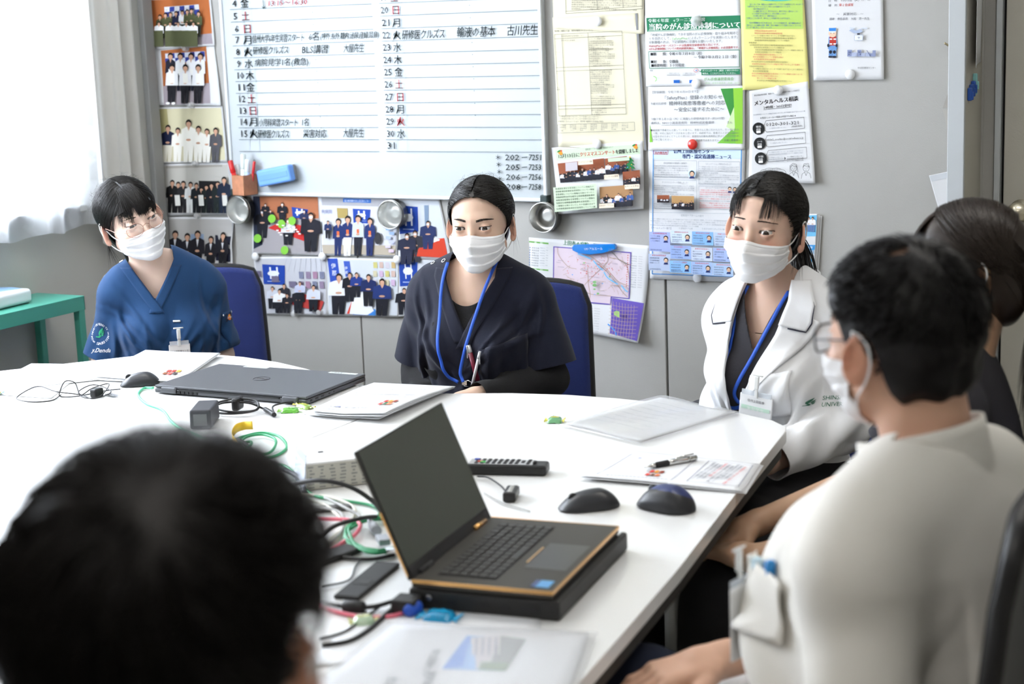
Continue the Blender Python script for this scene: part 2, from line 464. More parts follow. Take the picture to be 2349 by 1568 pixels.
def cloth_torso(P, s, g):
 """garment over the trunk: looser, hanging straight down"""
 sw, sz, dep = s['sw'], s['sz'], s.get('dep', 1.0); ly = s.get('lean', 0.0)
 X = np.concatenate([np.abs(P[:, 0:1]), P[:, 1:]], 1)
 d = ell(P, (0, -ly * .6, sz - .16), (sw * .93 + g, .112 * dep + g, .235))
 d = smin(d, ell(P, (0, -.006 - ly * .2, .60), (sw * .90 + g, .122 * dep + g, .20)), .07)
 d = smin(d, ell(P, (0, .01, .50), (sw * .98 + g, .14 + g, .12)), .05)
 d = smin(d, cap(X, (0, .018 - ly, sz - .01), (sw - .02, .012 - ly, sz - .05), .050 + g, .048 + g), .04)
 d = smin(d, cap(X, (.03, .022 - ly, sz + .04), (sw * .72, .015 - ly, sz - .004), .030 + g, .038 + g), .035)
 if s.get('belly'): d = smin(d, ell(P, (0, -.120, .80), (.150, .120, .19)), .07)
 if s.get('bust'): d = smin(d, ell(X, (.07, -.088 * dep - ly * .7, sz - .165), (.062, .048 + g, .065)), .05)
 return d
def arm_pts(s, side):
 A = s['arms'][0 if side < 0 else 1]; return [np.array(p, float) for p in A]
def limb(P, a, b, ra, rb): return cap(P, a, b, ra, rb)
def hand_sdf(P, wrist, dr, palm_n, side, curl=.5, spread=.12, sc=1.0):
 """palm, four unequal bent fingers and a thumb; dr: pointing direction, palm_n: normal out of the back of the hand, side +1: thumb to cross(dr, n)"""
 dr = nz(dr); n = nz(np.array(palm_n) - dr * np.dot(palm_n, dr)); t = np.cross(dr, n) * side
 Rm = np.stack([t, dr, n], 1).astype(f32)
 Q = (P - np.array(wrist, f32)) @ Rm / sc
 d = rbox(Q, (0, .045, 0), (.037, .045, .0125), .0115)
 d = smin(d, cap(Q, (0, -.02, 0), (0, .02, 0), .024, .026), .02)
 base = [(.029, .088), (.010, .093), (-.010, .090), (-.028, .082)]; L = [.042, .046, .043, .033]; ln = .0
 for i, ((bx, by), l) in enumerate(zip(base, L)):
  p = np.array([bx, by - .004, 0.]); ang = 0.; sx = spread * (1.5 - i) / 1.5
  r = .0088 - .0006 * (i == 3)
  for j, f_ in enumerate((1.0, .62, .5)):
   ang += curl * (.55, .8, .5)[j]
   v = np.array([math.sin(sx) * math.cos(ang), math.cos(sx) * math.cos(ang), -math.sin(ang)])
   q = p + v * l * f_
   d = smin(d, cap(Q, p, q, r, r * .93), .004 if j else .007); p = q; r *= .93
 p = np.array([.030, .022, -.004]); th = [np.array([.052, .050, -.012]), np.array([.060, .075, -.020]), np.array([.060, .096, -.026])]
 r = .0135
 for q in th:
  d = smin(d, cap(Q, p, q, r, r * .86), .008); p = q; r *= .88
 return d * sc
def body_sdf(P, s):
 d = torso_sdf(P, s); ly = s.get('lean', 0.0); sz = s['sz']
 hb = s['hm'] @ np.array([0, .028, -.072, 1]); hb2 = s['hm'] @ np.array([0, .018, -.03, 1])
 d = smin(d, cap(P, (0, .025 - ly, sz - .01), hb[:3], s.get('nr', .054), s.get('nr', .054) * .94), .03)
 for sd in (-1, 1):
  sh, el, wr = arm_pts(s, sd)
  am = cap(P, sh, el, .043, .036); am = smin(am, cap(P, el, wr, .037, .0245), .015)
  d = smin(d, am, .03)
 H = s.get('hands')
 if H:
  for h_ in H:
   near = ((P - np.array(h_[0], f32)) ** 2).sum(1) < .2 ** 2
   if near.any():
    hd = np.full(len(P), .15, f32); hd[near] = hand_sdf(P[near], *h_); d = smin(d, hd, .012)
 for sd in (-1, 1):
  hip, kn, an = s['legs'][0 if sd < 0 else 1]
  lg = cap(P, hip, kn, .075, .052); lg = smin(lg, cap(P, kn, an, .052, .035), .02)
  lg = smin(lg, cap(P, an, (an[0] + (kn[0] - hip[0]) * .1, an[1] - .11, .035), .034, .026), .02)
  d = smin(d, lg, .04)
 return d
def full_body(P, s):
 hm = s['hm']; Ri = hm[:3, :3].astype(f32); q = (P - hm[:3, 3].astype(f32)) @ Ri
 near = (q ** 2).sum(1) < .26 ** 2
 hd = np.sqrt((q ** 2).sum(1)) - .13
 hd = hd.astype(f32)
 if near.any(): hd[near] = head_sdf(q[near], s['head'])
 return smin(body_sdf(P, s), hd, .022)
def build_body(s, root, skin, zc=None):
 zc = zc or s['sz'] - .06
 f = lambda P: full_body(P, s)
 hp = s['hm'][:3, 3]
 V1, Q1 = sdf_mesh(f, (min(-.19, hp[0] - .13), min(-.16, hp[1] - .16), zc), (max(.19, hp[0] + .13), max(.14, hp[1] + .16), hp[2] + .15), s.get('hres', .0019))
 Vs, Fs = [], []
 m = V1[:, 2] > zc + .004; V1, Q1 = take(V1, Q1, m[Q1].all(1))
 Vs.append(V1); Fs += Q1.tolist(); n = len(V1)
 V2, Q2 = sdf_mesh(f, s.get('blo', (-.42, -.62, 0)), (.42, .25, s['sz'] + .06), .006)
 c = V2[Q2].mean(1); keep = (c[:, 2] < zc + .006) | (np.abs(c[:, 0]) > .185)
 for b in s.get('hbox', []):
  keep &= ~((c > np.array(b[0])) & (c < np.array(b[1]))).all(1)
 V2, Q2 = take(V2, Q2, keep); Vs.append(V2); Fs += (Q2 + n).tolist(); n += len(V2)
 for b in s.get('hbox', []):
  V3, Q3 = sdf_mesh(f, np.array(b[0]) - .006, np.array(b[1]) + .006, .0023)
  c = V3[Q3].mean(1); keep = ((c > np.array(b[0]) - .003) & (c < np.array(b[1]) + .003)).all(1)
  V3, Q3 = take(V3, Q3, keep); Vs.append(V3); Fs += (Q3 + n).tolist(); n += len(V3)
 V = np.concatenate(Vs)
 o = np_obj('body', V, Fs, skin, root)
 # skin tone: blush on cheeks, nose and ears, rosier knuckles
 q = (V - hp) @ s['hm'][:3, :3]; base = np.array(s.get('skin', (.72, .49, .38))) * np.array([.88, .86, .84])
 col = np.repeat(base[None], len(V), 0)
 bl = np.exp(-(((np.abs(q[:, 0]) - .042) / .020) ** 2 + ((q[:, 2] + .030) / .017) ** 2)) * (q[:, 1] < -.02)
 ear = ((np.abs(q[:, 0]) > .076) & (np.abs(q[:, 2]) < .06) & (np.abs(q[:, 1]) < .06)).astype(float)
 ns = np.exp(-((q[:, 0] / .012) ** 2 + ((q[:, 2] + .036) / .014) ** 2)) * (q[:, 1] < -.06)
 e = np.exp(-(((np.abs(q[:, 0]) - EX) / .017) ** 2 + ((q[:, 2] + .0) / .010) ** 2)) * (q[:, 1] < -.06)
 t = np.clip(bl * s.get('blush', .5) + ear * .45 + ns * .3 + e * .25, 0, 1)[:, None]
 col = col * (1 - t) + (base * np.array([1.0, .66, .60])) * t
 col *= (1 + .03 * fsum(V.astype(f32), 5, 60, 5))[:, None]
 ca = o.data.color_attributes.new('Col', 'FLOAT_COLOR', 'POINT')
 ca.data.foreach_set('color', np.concatenate([col, np.ones((len(V), 1))], 1).ravel())
 return o
def hmat(pos, yaw, pitch, roll):
 m = np.eye(4); m[:3, :3] = np.array(Matrix.Rotation(math.radians(yaw), 3, 'Z') @ Matrix.Rotation(math.radians(roll), 3, 'Y') @ Matrix.Rotation(math.radians(pitch), 3, 'X'))
 m[:3, 3] = pos; return m
def eye_mat():
 if 'eye' in MATS: return MATS['eye']
 m = mat('eye', (.75, .72, .70), rough=.12, spec=.6, coat=.6); nt = m.node_tree; b = nt.nodes['Principled BSDF']
 tc = nt.nodes.new('ShaderNodeTexCoord'); sx = nt.nodes.new('ShaderNodeSeparateXYZ'); nt.links.new(tc.outputs['Object'], sx.inputs[0])
 cx = nt.nodes.new('ShaderNodeCombineXYZ'); nt.links.new(sx.outputs[0], cx.inputs[0]); nt.links.new(sx.outputs[2], cx.inputs[1])
 ln = nt.nodes.new('ShaderNodeVectorMath'); ln.operation = 'LENGTH'; nt.links.new(cx.outputs[0], ln.inputs[0])
 mr = nt.nodes.new('ShaderNodeMath'); mr.operation = 'MULTIPLY'; mr.inputs[1].default_value = 100; nt.links.new(ln.outputs['Value'], mr.inputs[0])
 cr = nt.nodes.new('ShaderNodeValToRGB'); e = cr.color_ramp.elements
 e[0].position = 0; e[0].color = (.003, .003, .003, 1); e[1].position = .26; e[1].color = (.004, .003, .003, 1)
 for p, c in ((.29, (.035, .014, .007, 1)), (.61, (.018, .008, .005, 1)), (.69, (.006, .005, .005, 1)), (.75, (.62, .58, .56, 1))):
  x = e.new(p); x.color = c
 nt.links.new(mr.outputs[0], cr.inputs[0]); nt.links.new(cr.outputs[0], b.inputs['Base Color']); return m
def add_eyes(s, root, gaze=(0, 0), brow=True, lash=(.004, .003, .003)):
 hm = s['hm']; em = eye_mat(); hairm = mat('lash', (.010, .008, .008), rough=.6)
 k = s['head']
 for sd in (-1, 1):
  sb = MB(); sb.lathe([(.0001, -.0125)] + [(.0125 * math.sin(a), -.0125 * math.cos(a)) for a in np.linspace(.1, 3.04, 22)] + [(.0001, .0125)], 32, Matrix.Rotation(math.radians(90), 4, 'X'))
  o = sb.build('eye', em, root, smooth=True)
  p = hm @ np.array([sd * EX * k.get('w', 1), -.0735, -.001, 1])
  m = np.eye(4); m[:3, :3] = hm[:3, :3] @ rotm(math.radians(gaze[1]), 0, math.radians(gaze[0] + sd * 6.5)); m[:3, 3] = p[:3]
  o.matrix_local = Matrix(m.tolist())
 if not brow: return
 H = Hair(11)
 gx = np.linspace(-.075, .075, 151); gz = np.linspace(-.02, .045, 66); PX, PZ = np.meshgrid(gx, gz, indexing='ij')
 PP = np.stack([PX.ravel(), np.full(PX.size, -.13), PZ.ravel()], 1).astype(f32)
 for _ in range(30): PP[:, 1] += np.clip(head_sdf(PP, k), -.02, .03) * .9
 GY = PP[:, 1].reshape(PX.shape)
 def onface(x, z, off=.0004):
  i = min(max((x + .075) / .001, 0), 149); j = min(max((z + .02) / .001, 0), 64); i0, j0 = int(i), int(j); a, c = i - i0, j - j0
  y = (GY[i0, j0] * (1 - a) + GY[i0 + 1, j0] * a) * (1 - c) + (GY[i0, j0 + 1] * (1 - a) + GY[i0 + 1, j0 + 1] * a) * c
  return np.array([x, y - off, z])
 for sd in (-1, 1):
  up = k.get('up', .0048); lo = k.get('lo', .0034)
  for u0, u1 in zip(np.linspace(-1, .93, 16)[:-1], np.linspace(-1, .93, 16)[1:]):
   pts = []
   for u in (u0, (u0 + u1) / 2, u1):
    op = max(0, 1 - u * u) ** .5
    pts.append(np.array([sd * (EX + u * .0150) * k.get('w', 1), 0, -.001 + .0004 + .0012 * u + up * op ** .8 + .0002]))
   w = [onface(p[0], p[2] + .0006, .0003) for p in pts]
   H.strand(w, r=.00085, seg=3, R=np.array([.01] * 3), taper=False)
  for i in range(22):
   u = H.rs.uniform(-.8, .95); op = max(0, 1 - u * u) ** .5
   a = onface(sd * (EX + u * .0150) * k.get('w', 1), -.0006 + .0012 * u + up * op ** .8 + .0004, .0002)
   H.strand([a, a + np.array([sd * u * .001, -.004, -.0005]), a + np.array([sd * u * .003, -.0065, .0025])], r=.00022, seg=3, R=np.array([.01] * 3))
 o = np_obj('eyelashes', *[xf(H.mesh()[0], hm), H.mesh()[1]], hairm, root)
 if brow:
  H = Hair(12); bz = k.get('brow', .0185)
  for sd in (-1, 1):
   for i in range(k.get('nbrow', 120)):
    u = H.rs.uniform(0, 1); x = .0125 + u * .036
    zc = bz + k.get('arch', .0042) * math.sin(u * 2.3) - .004 * max(0, u - .6) + k.get('inner', 0) * (1 - u); th = k.get('bth', .0036) * (1 - .75 * u ** 2)
    z = zc + H.rs.uniform(-1, 1) * th * .6
    a = onface(sd * x * k.get('w', 1), z, .0001); b = onface(sd * (x + .005), z + .0012 - .002 * u, .0012);
    H.strand([a, (a + b) / 2 + np.array([0, -.0006, 0]), b], r=.00030, seg=3, R=np.array([.01] * 3))
  np_obj('eyebrows', xf(H.mesh()[0], hm), H.mesh()[1], mat('brow', k.get('browc', (.030, .020, .016)), rough=.7), root)
def add_mask(s, root, **kw):
 P, Q = mask_mesh(s['head'], **kw); hm = s['hm']; nu1 = P.shape[0]; nv1 = P.shape[1]
 mm = mat('mask_cloth', (.86, .86, .87), rough=.85, bump=.25, bscale=900, sss=0)
 o = np_obj('face_mask', xf(P.reshape(-1, 3), hm), Q, mm, root); solidify(o, .0010, 1)
 # ear loops
 b = MB()
 for sd, e in ((-1, 0), (1, nu1 - 1)):
  tp = P[e, int(nv1 * .06)]; bt = P[e, int(nv1 * .93)]; w = s['head'].get('w', 1)
  pts = [tp, tp + np.array([sd * .004, .022, .012]), np.array([sd * .082 * w, .012, .018]), np.array([sd * .081 * w, .034, .004]), np.array([sd * .080 * w, .037, -.020]), np.array([sd * .077 * w, .024, -.044]), (bt + np.array([sd * .073 * w, .015, -.05])) / 2 + np.array([sd * .004, 0, 0]), bt]
  b.tube([xf(p[None], hm)[0] for p in bez(pts, 6)], .0016, 6)
 b.build('ear_loop', mm, o, smooth=True)
 return o
def frame_on(V, Q, sel, off, thick, name, m, parent):
 """a second layer of cloth over part of a garment"""
 return None
def vnormals(V, Fc):
 me = bpy.data.meshes.new('t'); me.from_pydata(V.tolist(), [], Fc); me.update()
 n = np.zeros(len(V) * 3); me.vertices.foreach_get('normal', n); bpy.data.meshes.remove(me); return n.reshape(-1, 3)
def creases(P, seed, n=12, ox=.115, oz=.80, a0=-35, a1=-115, L=.075, amp=.0055, w=.0075, front=True):
 rs = np.random.RandomState(seed); d = 0; x, y, z = P.T
 for i in range(n):
  sd = 1 if i % 2 else -1; a = math.radians(rs.uniform(a0, a1)); t0 = rs.uniform(.02, .12)
  ux, uz = -sd * math.cos(a), math.sin(a); cx, cz = sd * (ox + rs.normal() * .02) + ux * t0, oz + rs.normal() * .03 + uz * t0
  al = (x - cx) * ux + (z - cz) * uz; pe = (x - cx) * -uz + (z - cz) * ux + al * al * rs.uniform(-3, 3)
  ww = w * rs.uniform(.7, 1.5)
  d = d - amp * rs.uniform(.5, 1.2) * (np.exp(-(pe / ww) ** 2) - .6 * np.exp(-((pe - 1.7 * ww) / ww) ** 2)) * np.exp(-(al / (L * rs.uniform(.6, 1.4))) ** 2)
 return (d * (y < .06)).astype(f32)
def chair(name, label, loc, rz, group='blue mesh office chairs round the table', arms=False, fabric=(.012, .028, .165), tilt=0.0, zt=.865):
 r = thing(name, label, 'chair', loc, rz, group)
 fr = mat('chair_plastic', (.012, .012, .013), rough=.45); fb = mat('chair_fabric_%d' % int(fabric[2] * 1000), fabric, rough=.9, bump=.6, bscale=260, stretch=(1, 1, 2), var=.2, sheen=.3)
 b = MB(); b.box((0, 0, .44), (.47, .46, .07), bev=.03, seg=3); b.build('seat', fb, r)
 def bk(u, v, off=0):                     # backrest, seen from the front; -Y is forward
  w = .225 - .02 * v - .03 * max(0, v - .85) * 4; x = (u * 2 - 1) * w; z = .50 + (zt - .50) * v - .03 * abs(u * 2 - 1) ** 4 * max(0, v - .3)
  return Vector((x, .235 + .05 * v - .035 * (2 * u - 1) ** 2 * -1 - .07 + off + tilt * v, z))
 b = MB(); b.grid(lambda u, v: bk(u, v), 24, 20); o = b.build('backrest', fb, r, smooth=True); solidify(o, .022, 0)
 b = MB(); per = [(u, 0) for u in np.linspace(0, 1, 10)] + [(1, v) for v in np.linspace(.05, .95, 10)] + [(u, 1) for u in np.linspace(1, 0, 14)] + [(0, v) for v in np.linspace(.95, .05, 10)]
 b.tube([bk(u, v, .004) for u, v in per], .013, 8, closed=True); b.build('back_frame', fr, r, smooth=True)
 b = MB(); b.tube(bez([(0, .20, .40), (0, .27, .45), (0, .265, .60), (0, .25, .66)], 6), [.024] * 19, 8, flat=.6); b.build('back_support', fr, r, smooth=True)
 b = MB(); b.lathe([(.045, .36), (.045, .40), (.09, .405)], 20); b.lathe([(.026, .10), (.026, .36)], 16); b.lathe([(.02, .36), (.02, .38)], 16); b.build('gas_column', fr, r)
 for k in range(5):
  a = k * 2 * math.pi / 5 + .3; Mx = Matrix.Rotation(a, 4, 'Z')
  b = MB(); b.tube([(.02, 0, .115), (.15, 0, .105), (.29, 0, .085)], [.026, .022, .016], 8, Mx, flat=.8); b.build('base_arm', fr, r, smooth=True)
  b = MB(); b.lathe([(.004, -.022), (.027, -.022), (.027, -.006), (.02, 0), (.027, .006), (.027, .022), (.004, .022)], 18, Mx @ Matrix.Translation((.29, 0, .0275)) @ Matrix.Rotation(math.radians(90), 4, 'X'))
  b.tube([(.29, 0, .05), (.29, 0, .085)], .008, 8, Mx); b.build('caster', fr, r)
 if arms:
  for sd in (-1, 1):
   b = MB(); b.tube(bez([(sd * .2, .06, .41), (sd * .27, .05, .43), (sd * .275, .04, .60)], 6), .017, 8, flat=.8)
   b.box((sd * .275, -.01, .625), (.07, .25, .028), bev=.012, seg=3); b.build('armrest', fr, r, smooth=True)
 return r
# ================================================================== ROOM
WY, WX, RX, BY, CZ = 4.65, -3.96, 1.7, -1.9, 2.55
wallm = mat('wall_grey_panel', (.435, .43, .41), rough=.75, bump=.25, bscale=350, var=.03)
wallc = mat('wall_plaster', (.52, .50, .44), rough=.85, bump=.2, bscale=200, var=.03)
darkgap = mat('joint_dark', (.02, .02, .02), rough=.8)
floor_m = mat('floor_vinyl', (.42, .40, .36), rough=.45, bump=.05, bscale=60, var=.12)
steel = mat('post_steel', (.52, .55, .57), rough=.5)
def S(o, ): o['kind'] = 'structure'; return o
def sbox(name, c, d, m, bev=0.0, parent=None):
 b = MB(); b.box(c, d, bev=bev); o = b.build(name, m, parent)
 if parent is None: S(o)
 return o
sbox('floor', ((WX + RX) / 2, (BY + WY) / 2, -.05), (RX - WX + .4, WY - BY + .4, .10), floor_m)
sbox('ceiling', ((WX + RX) / 2, (BY + WY) / 2, CZ + .05), (RX - WX + .4, WY - BY + .4, .10), mat('ceiling_white', (.80, .80, .78), rough=.9))
wb = S(bpy.data.objects.new('wall_back', None)); COL.objects.link(wb)
sbox('backing', ((WX + RX) / 2, WY + .05, CZ / 2), (RX - WX, .06, CZ), darkgap, parent=wb)
for x0, x1 in ((WX, -3.16), (-3.155, -2.052), (-2.045, -1.108)):
 sbox('panel', ((x0 + x1) / 2, WY + .0125, CZ / 2), (x1 - x0, .025, CZ), wallm, .002, wb)
sbox('panel', (-1.094, WY + .0125, CZ / 2), (.030, .025, CZ), wallm, .002, wb)
sbox('panel', ((-0.20 + RX) / 2, WY + .0125, CZ / 2), (RX + .20, .025, CZ), wallc, .002, wb)
sbox('panel', (-.62, WY + .0125, 2.28), (.84, .025, CZ - 2.01), wallc, .002, wb)
# post between the panels
po = S(bpy.data.objects.new('trim_1', None)); COL.objects.link(po)
sbox('post_front', (-1.136, 4.475, CZ / 2), (.044, .012, CZ), steel, .002, po); sbox('post_side', (-1.118, 4.567, CZ / 2), (.008, .172, CZ), wallc, .001, po)
sbox('trim_2', (-1.066, WY - .004, CZ / 2), (.016, .03, CZ), steel, .002)
# door beside the post
d = S(bpy.data.objects.new('door_1', None)); COL.objects.link(d)
sbox('door_leaf', (-.63, WY + .008, 1.0), (.84, .034, 2.0), wallc, .003, d)
b = MB(); b.lathe([(.030, 0), (.030, .004), (.012, .006), (.012, .030), (.024, .036), (.027, .048), (.022, .058), (.0001, .060)], 24, Matrix.Translation((-1.002, WY - .009, 1.035)) @ Matrix.Rotation(math.radians(90), 4, 'X'), cap=False)
b.build('door_knob', mat('brass_pale', (.72, .66, .52), rough=.25, metal=.8), d)
# left wall with the window opening
wy0, wy1, wz0, wz1 = 1.35, 4.28, 1.04, 2.25
wl = S(bpy.data.objects.new('wall_left', None)); COL.objects.link(wl)
wlm = mat('wall_left_paint', (.50, .49, .45), rough=.85, bump=.15, bscale=150, var=.03)
T_ = .14
for nm, y0, y1, z0, z1 in (('wall_section', BY, wy0, 0, CZ), ('wall_section', wy1, WY, 0, CZ), ('wall_section', wy0, wy1, 0, wz0), ('wall_section', wy0, wy1, wz1, CZ)):
 sbox(nm, (WX - T_ / 2, (y0 + y1) / 2, (z0 + z1) / 2), (T_, y1 - y0, z1 - z0), wlm, 0, wl)
sbox('trim_3', (WX + .012, WY - .045, CZ / 2), (.024, .05, CZ), mat('post_grey', (.30, .30, .29), rough=.6), .003)
w = S(bpy.data.objects.new('window_1', None)); COL.objects.link(w)
al = mat('alu_frame', (.6, .61, .62), rough=.35, metal=.6)
for c, d_ in (((wy0 + wy1) / 2, (.05, wy1 - wy0, .05)),):
 for z in (wz0 + .025, wz1 - .025): sbox('window_frame', (WX - .07, c, z), d_, al, .003, w)
for y in (wy0 + .025, (wy0 + wy1) / 2, wy1 - .025): sbox('window_frame', (WX - .07, y, (wz0 + wz1) / 2), (.05, .05, wz1 - wz0), al, .003, w)
gl = mat('pane_glass', (1, 1, 1), rough=.02, alpha=.06, spec=.5)
for y in ((wy0 * 3 + wy1) / 4, (wy0 + wy1 * 3) / 4): sbox('pane', (WX - .07, y, (wz0 + wz1) / 2), (.006, (wy1 - wy0) / 2 - .05, wz1 - wz0 - .05), gl, 0, w)
sbox('window_sill', (WX + .01, (wy0 + wy1) / 2, wz0 - .012), (.06, wy1 - wy0 + .06, .024), al, .004, w)
sbox('wall_right', (RX + .05, (BY + WY) / 2, CZ / 2), (.10, WY - BY, CZ), wallc)
sbox('wall_rear', ((WX + RX) / 2, BY - .05, CZ / 2), (RX - WX + .3, .10, CZ), wallc)
sbox('baseboard_back', (-2.55, WY - .006, .03), (2.80, .012, .06), mat('baseboard', (.10, .10, .10), rough=.6), .002)
sbox('baseboard_left', (WX + .006, 1.3, .03), (.012, 6.2, .06), MATS['baseboard'], .002)
# ceiling lights (fluorescent panels) with their lamps
for i, (x, y) in enumerate(((-2.7, 3.1), (-.6, 3.1), (-2.7, .7), (-.6, .7))):
 t = thing('ceiling_light', 'white fluorescent ceiling light panel outside the view, %s row %s side' % (('far', 'far', 'near', 'near')[i], ('window', 'door', 'window', 'door')[i]), 'light', (x, y, CZ))
 b = MB(); b.box((0, 0, -.02), (1.25, .30, .04), bev=.006); b.build('housing', mat('ceiling_white', (.8, .8, .78)), t)
 b = MB(); b.box((0, 0, -.043), (1.20, .25, .006), bev=.002); b.build('diffuser', mat('lamp_diffuser', (1, .96, .90), emit=2.0), t)
 area('ceiling_lamp', (x, y, CZ - .06), (0, 0, 0), 1.2, .25, CEIL_E, (1.0, .955, .88))
# curtains
def cloth_mat(name, col, tr, tl):
 m = bpy.data.materials.new(name); m.use_nodes = True; nt = m.node_tree; n = nt.nodes; n.clear()
 o = n.new('ShaderNodeOutputMaterial'); df = n.new('ShaderNodeBsdfDiffuse'); tn = n.new('ShaderNodeBsdfTranslucent'); tp = n.new('ShaderNodeBsdfTransparent')
 tc = n.new('ShaderNodeTexCoord'); no = n.new('ShaderNodeTexNoise'); no.inputs['Scale'].default_value = 16; no.inputs['Detail'].default_value = 6
 vo = n.new('ShaderNodeTexVoronoi'); vo.inputs['Scale'].default_value = 9; nt.links.new(tc.outputs['Object'], no.inputs[0]); nt.links.new(tc.outputs['Object'], vo.inputs[0])
 mx = n.new('ShaderNodeMath'); mx.operation = 'MULTIPLY'; nt.links.new(no.outputs[0], mx.inputs[0]); nt.links.new(vo.outputs[0], mx.inputs[1])
 mr = n.new('ShaderNodeMapRange'); mr.inputs[1].default_value = .12; mr.inputs[2].default_value = .22; mr.inputs[3].default_value = tr * .3; mr.inputs[4].default_value = tr * 1.3; nt.links.new(mx.outputs[0], mr.inputs[0])
 df.inputs[0].default_value = (*col, 1); tn.inputs[0].default_value = (*col, 1)
 a = n.new('ShaderNodeMixShader'); a.inputs[0].default_value = tl; nt.links.new(df.outputs[0], a.inputs[1]); nt.links.new(tn.outputs[0], a.inputs[2])
 c = n.new('ShaderNodeMixShader'); nt.links.new(mr.outputs[0], c.inputs[0]); nt.links.new(a.outputs[0], c.inputs[1]); nt.links.new(tp.outputs[0], c.inputs[2])
 nt.links.new(c.outputs[0], o.inputs[0]); return m
def curtain(name, label, y0, y1, z0f, z1, x, amp, wl_, m, n=220, nz_=40, seed=1):
 rs = np.random.RandomState(seed); ph = rs.uniform(0, 6, 6)
 def fn(u, v):
  y = y0 + (y1 - y0) * u; z = z0f(u) + (z1 - z0f(u)) * v; k = (1 - .25 * v)
  a = y / wl_ * 2 * math.pi; dx = amp * k * (math.sin(a + 1.3 * math.sin(a * .31 + ph[0]) + .4 * (1 - v) * math.sin(a * .5)) + .35 * math.sin(a * 2.3 + ph[1] + v))
  return Vector((x + dx, y + .3 * amp * math.cos(a + ph[2]) * (1 - v), z + .006 * math.sin(a + ph[3]) * (1 - v)))
 b = MB(); b.grid(fn, n, nz_); o = b.build(name, m, smooth=True); return props(o, label, 'curtain')
curtain('sheer_curtain', 'white sheer lace curtain glowing in front of the window', 1.25, 4.27, lambda u: .925 + .045 * u, 2.42, WX + .055, .018, .21, cloth_mat('sheer_lace', (.84, .85, .88), .22, .62), n=320)
curtain('drape', 'beige grey opaque drape gathered at the far end of the window', 4.23, 4.46, lambda u: .90 + .02 * u, 2.45, WX + .085, .022, .105, cloth_mat('drape_cloth', (.62, .60, .56), .0, .18), n=120, seed=4)
t = thing('curtain_rail', 'metal curtain rail above the window, out of the view', 'rail', (WX + .07, 2.9, 2.46)); b = MB(); b.box((0, 0, 0), (.05, 3.4, .025), bev=.004); b.build('rail_body', al, t)
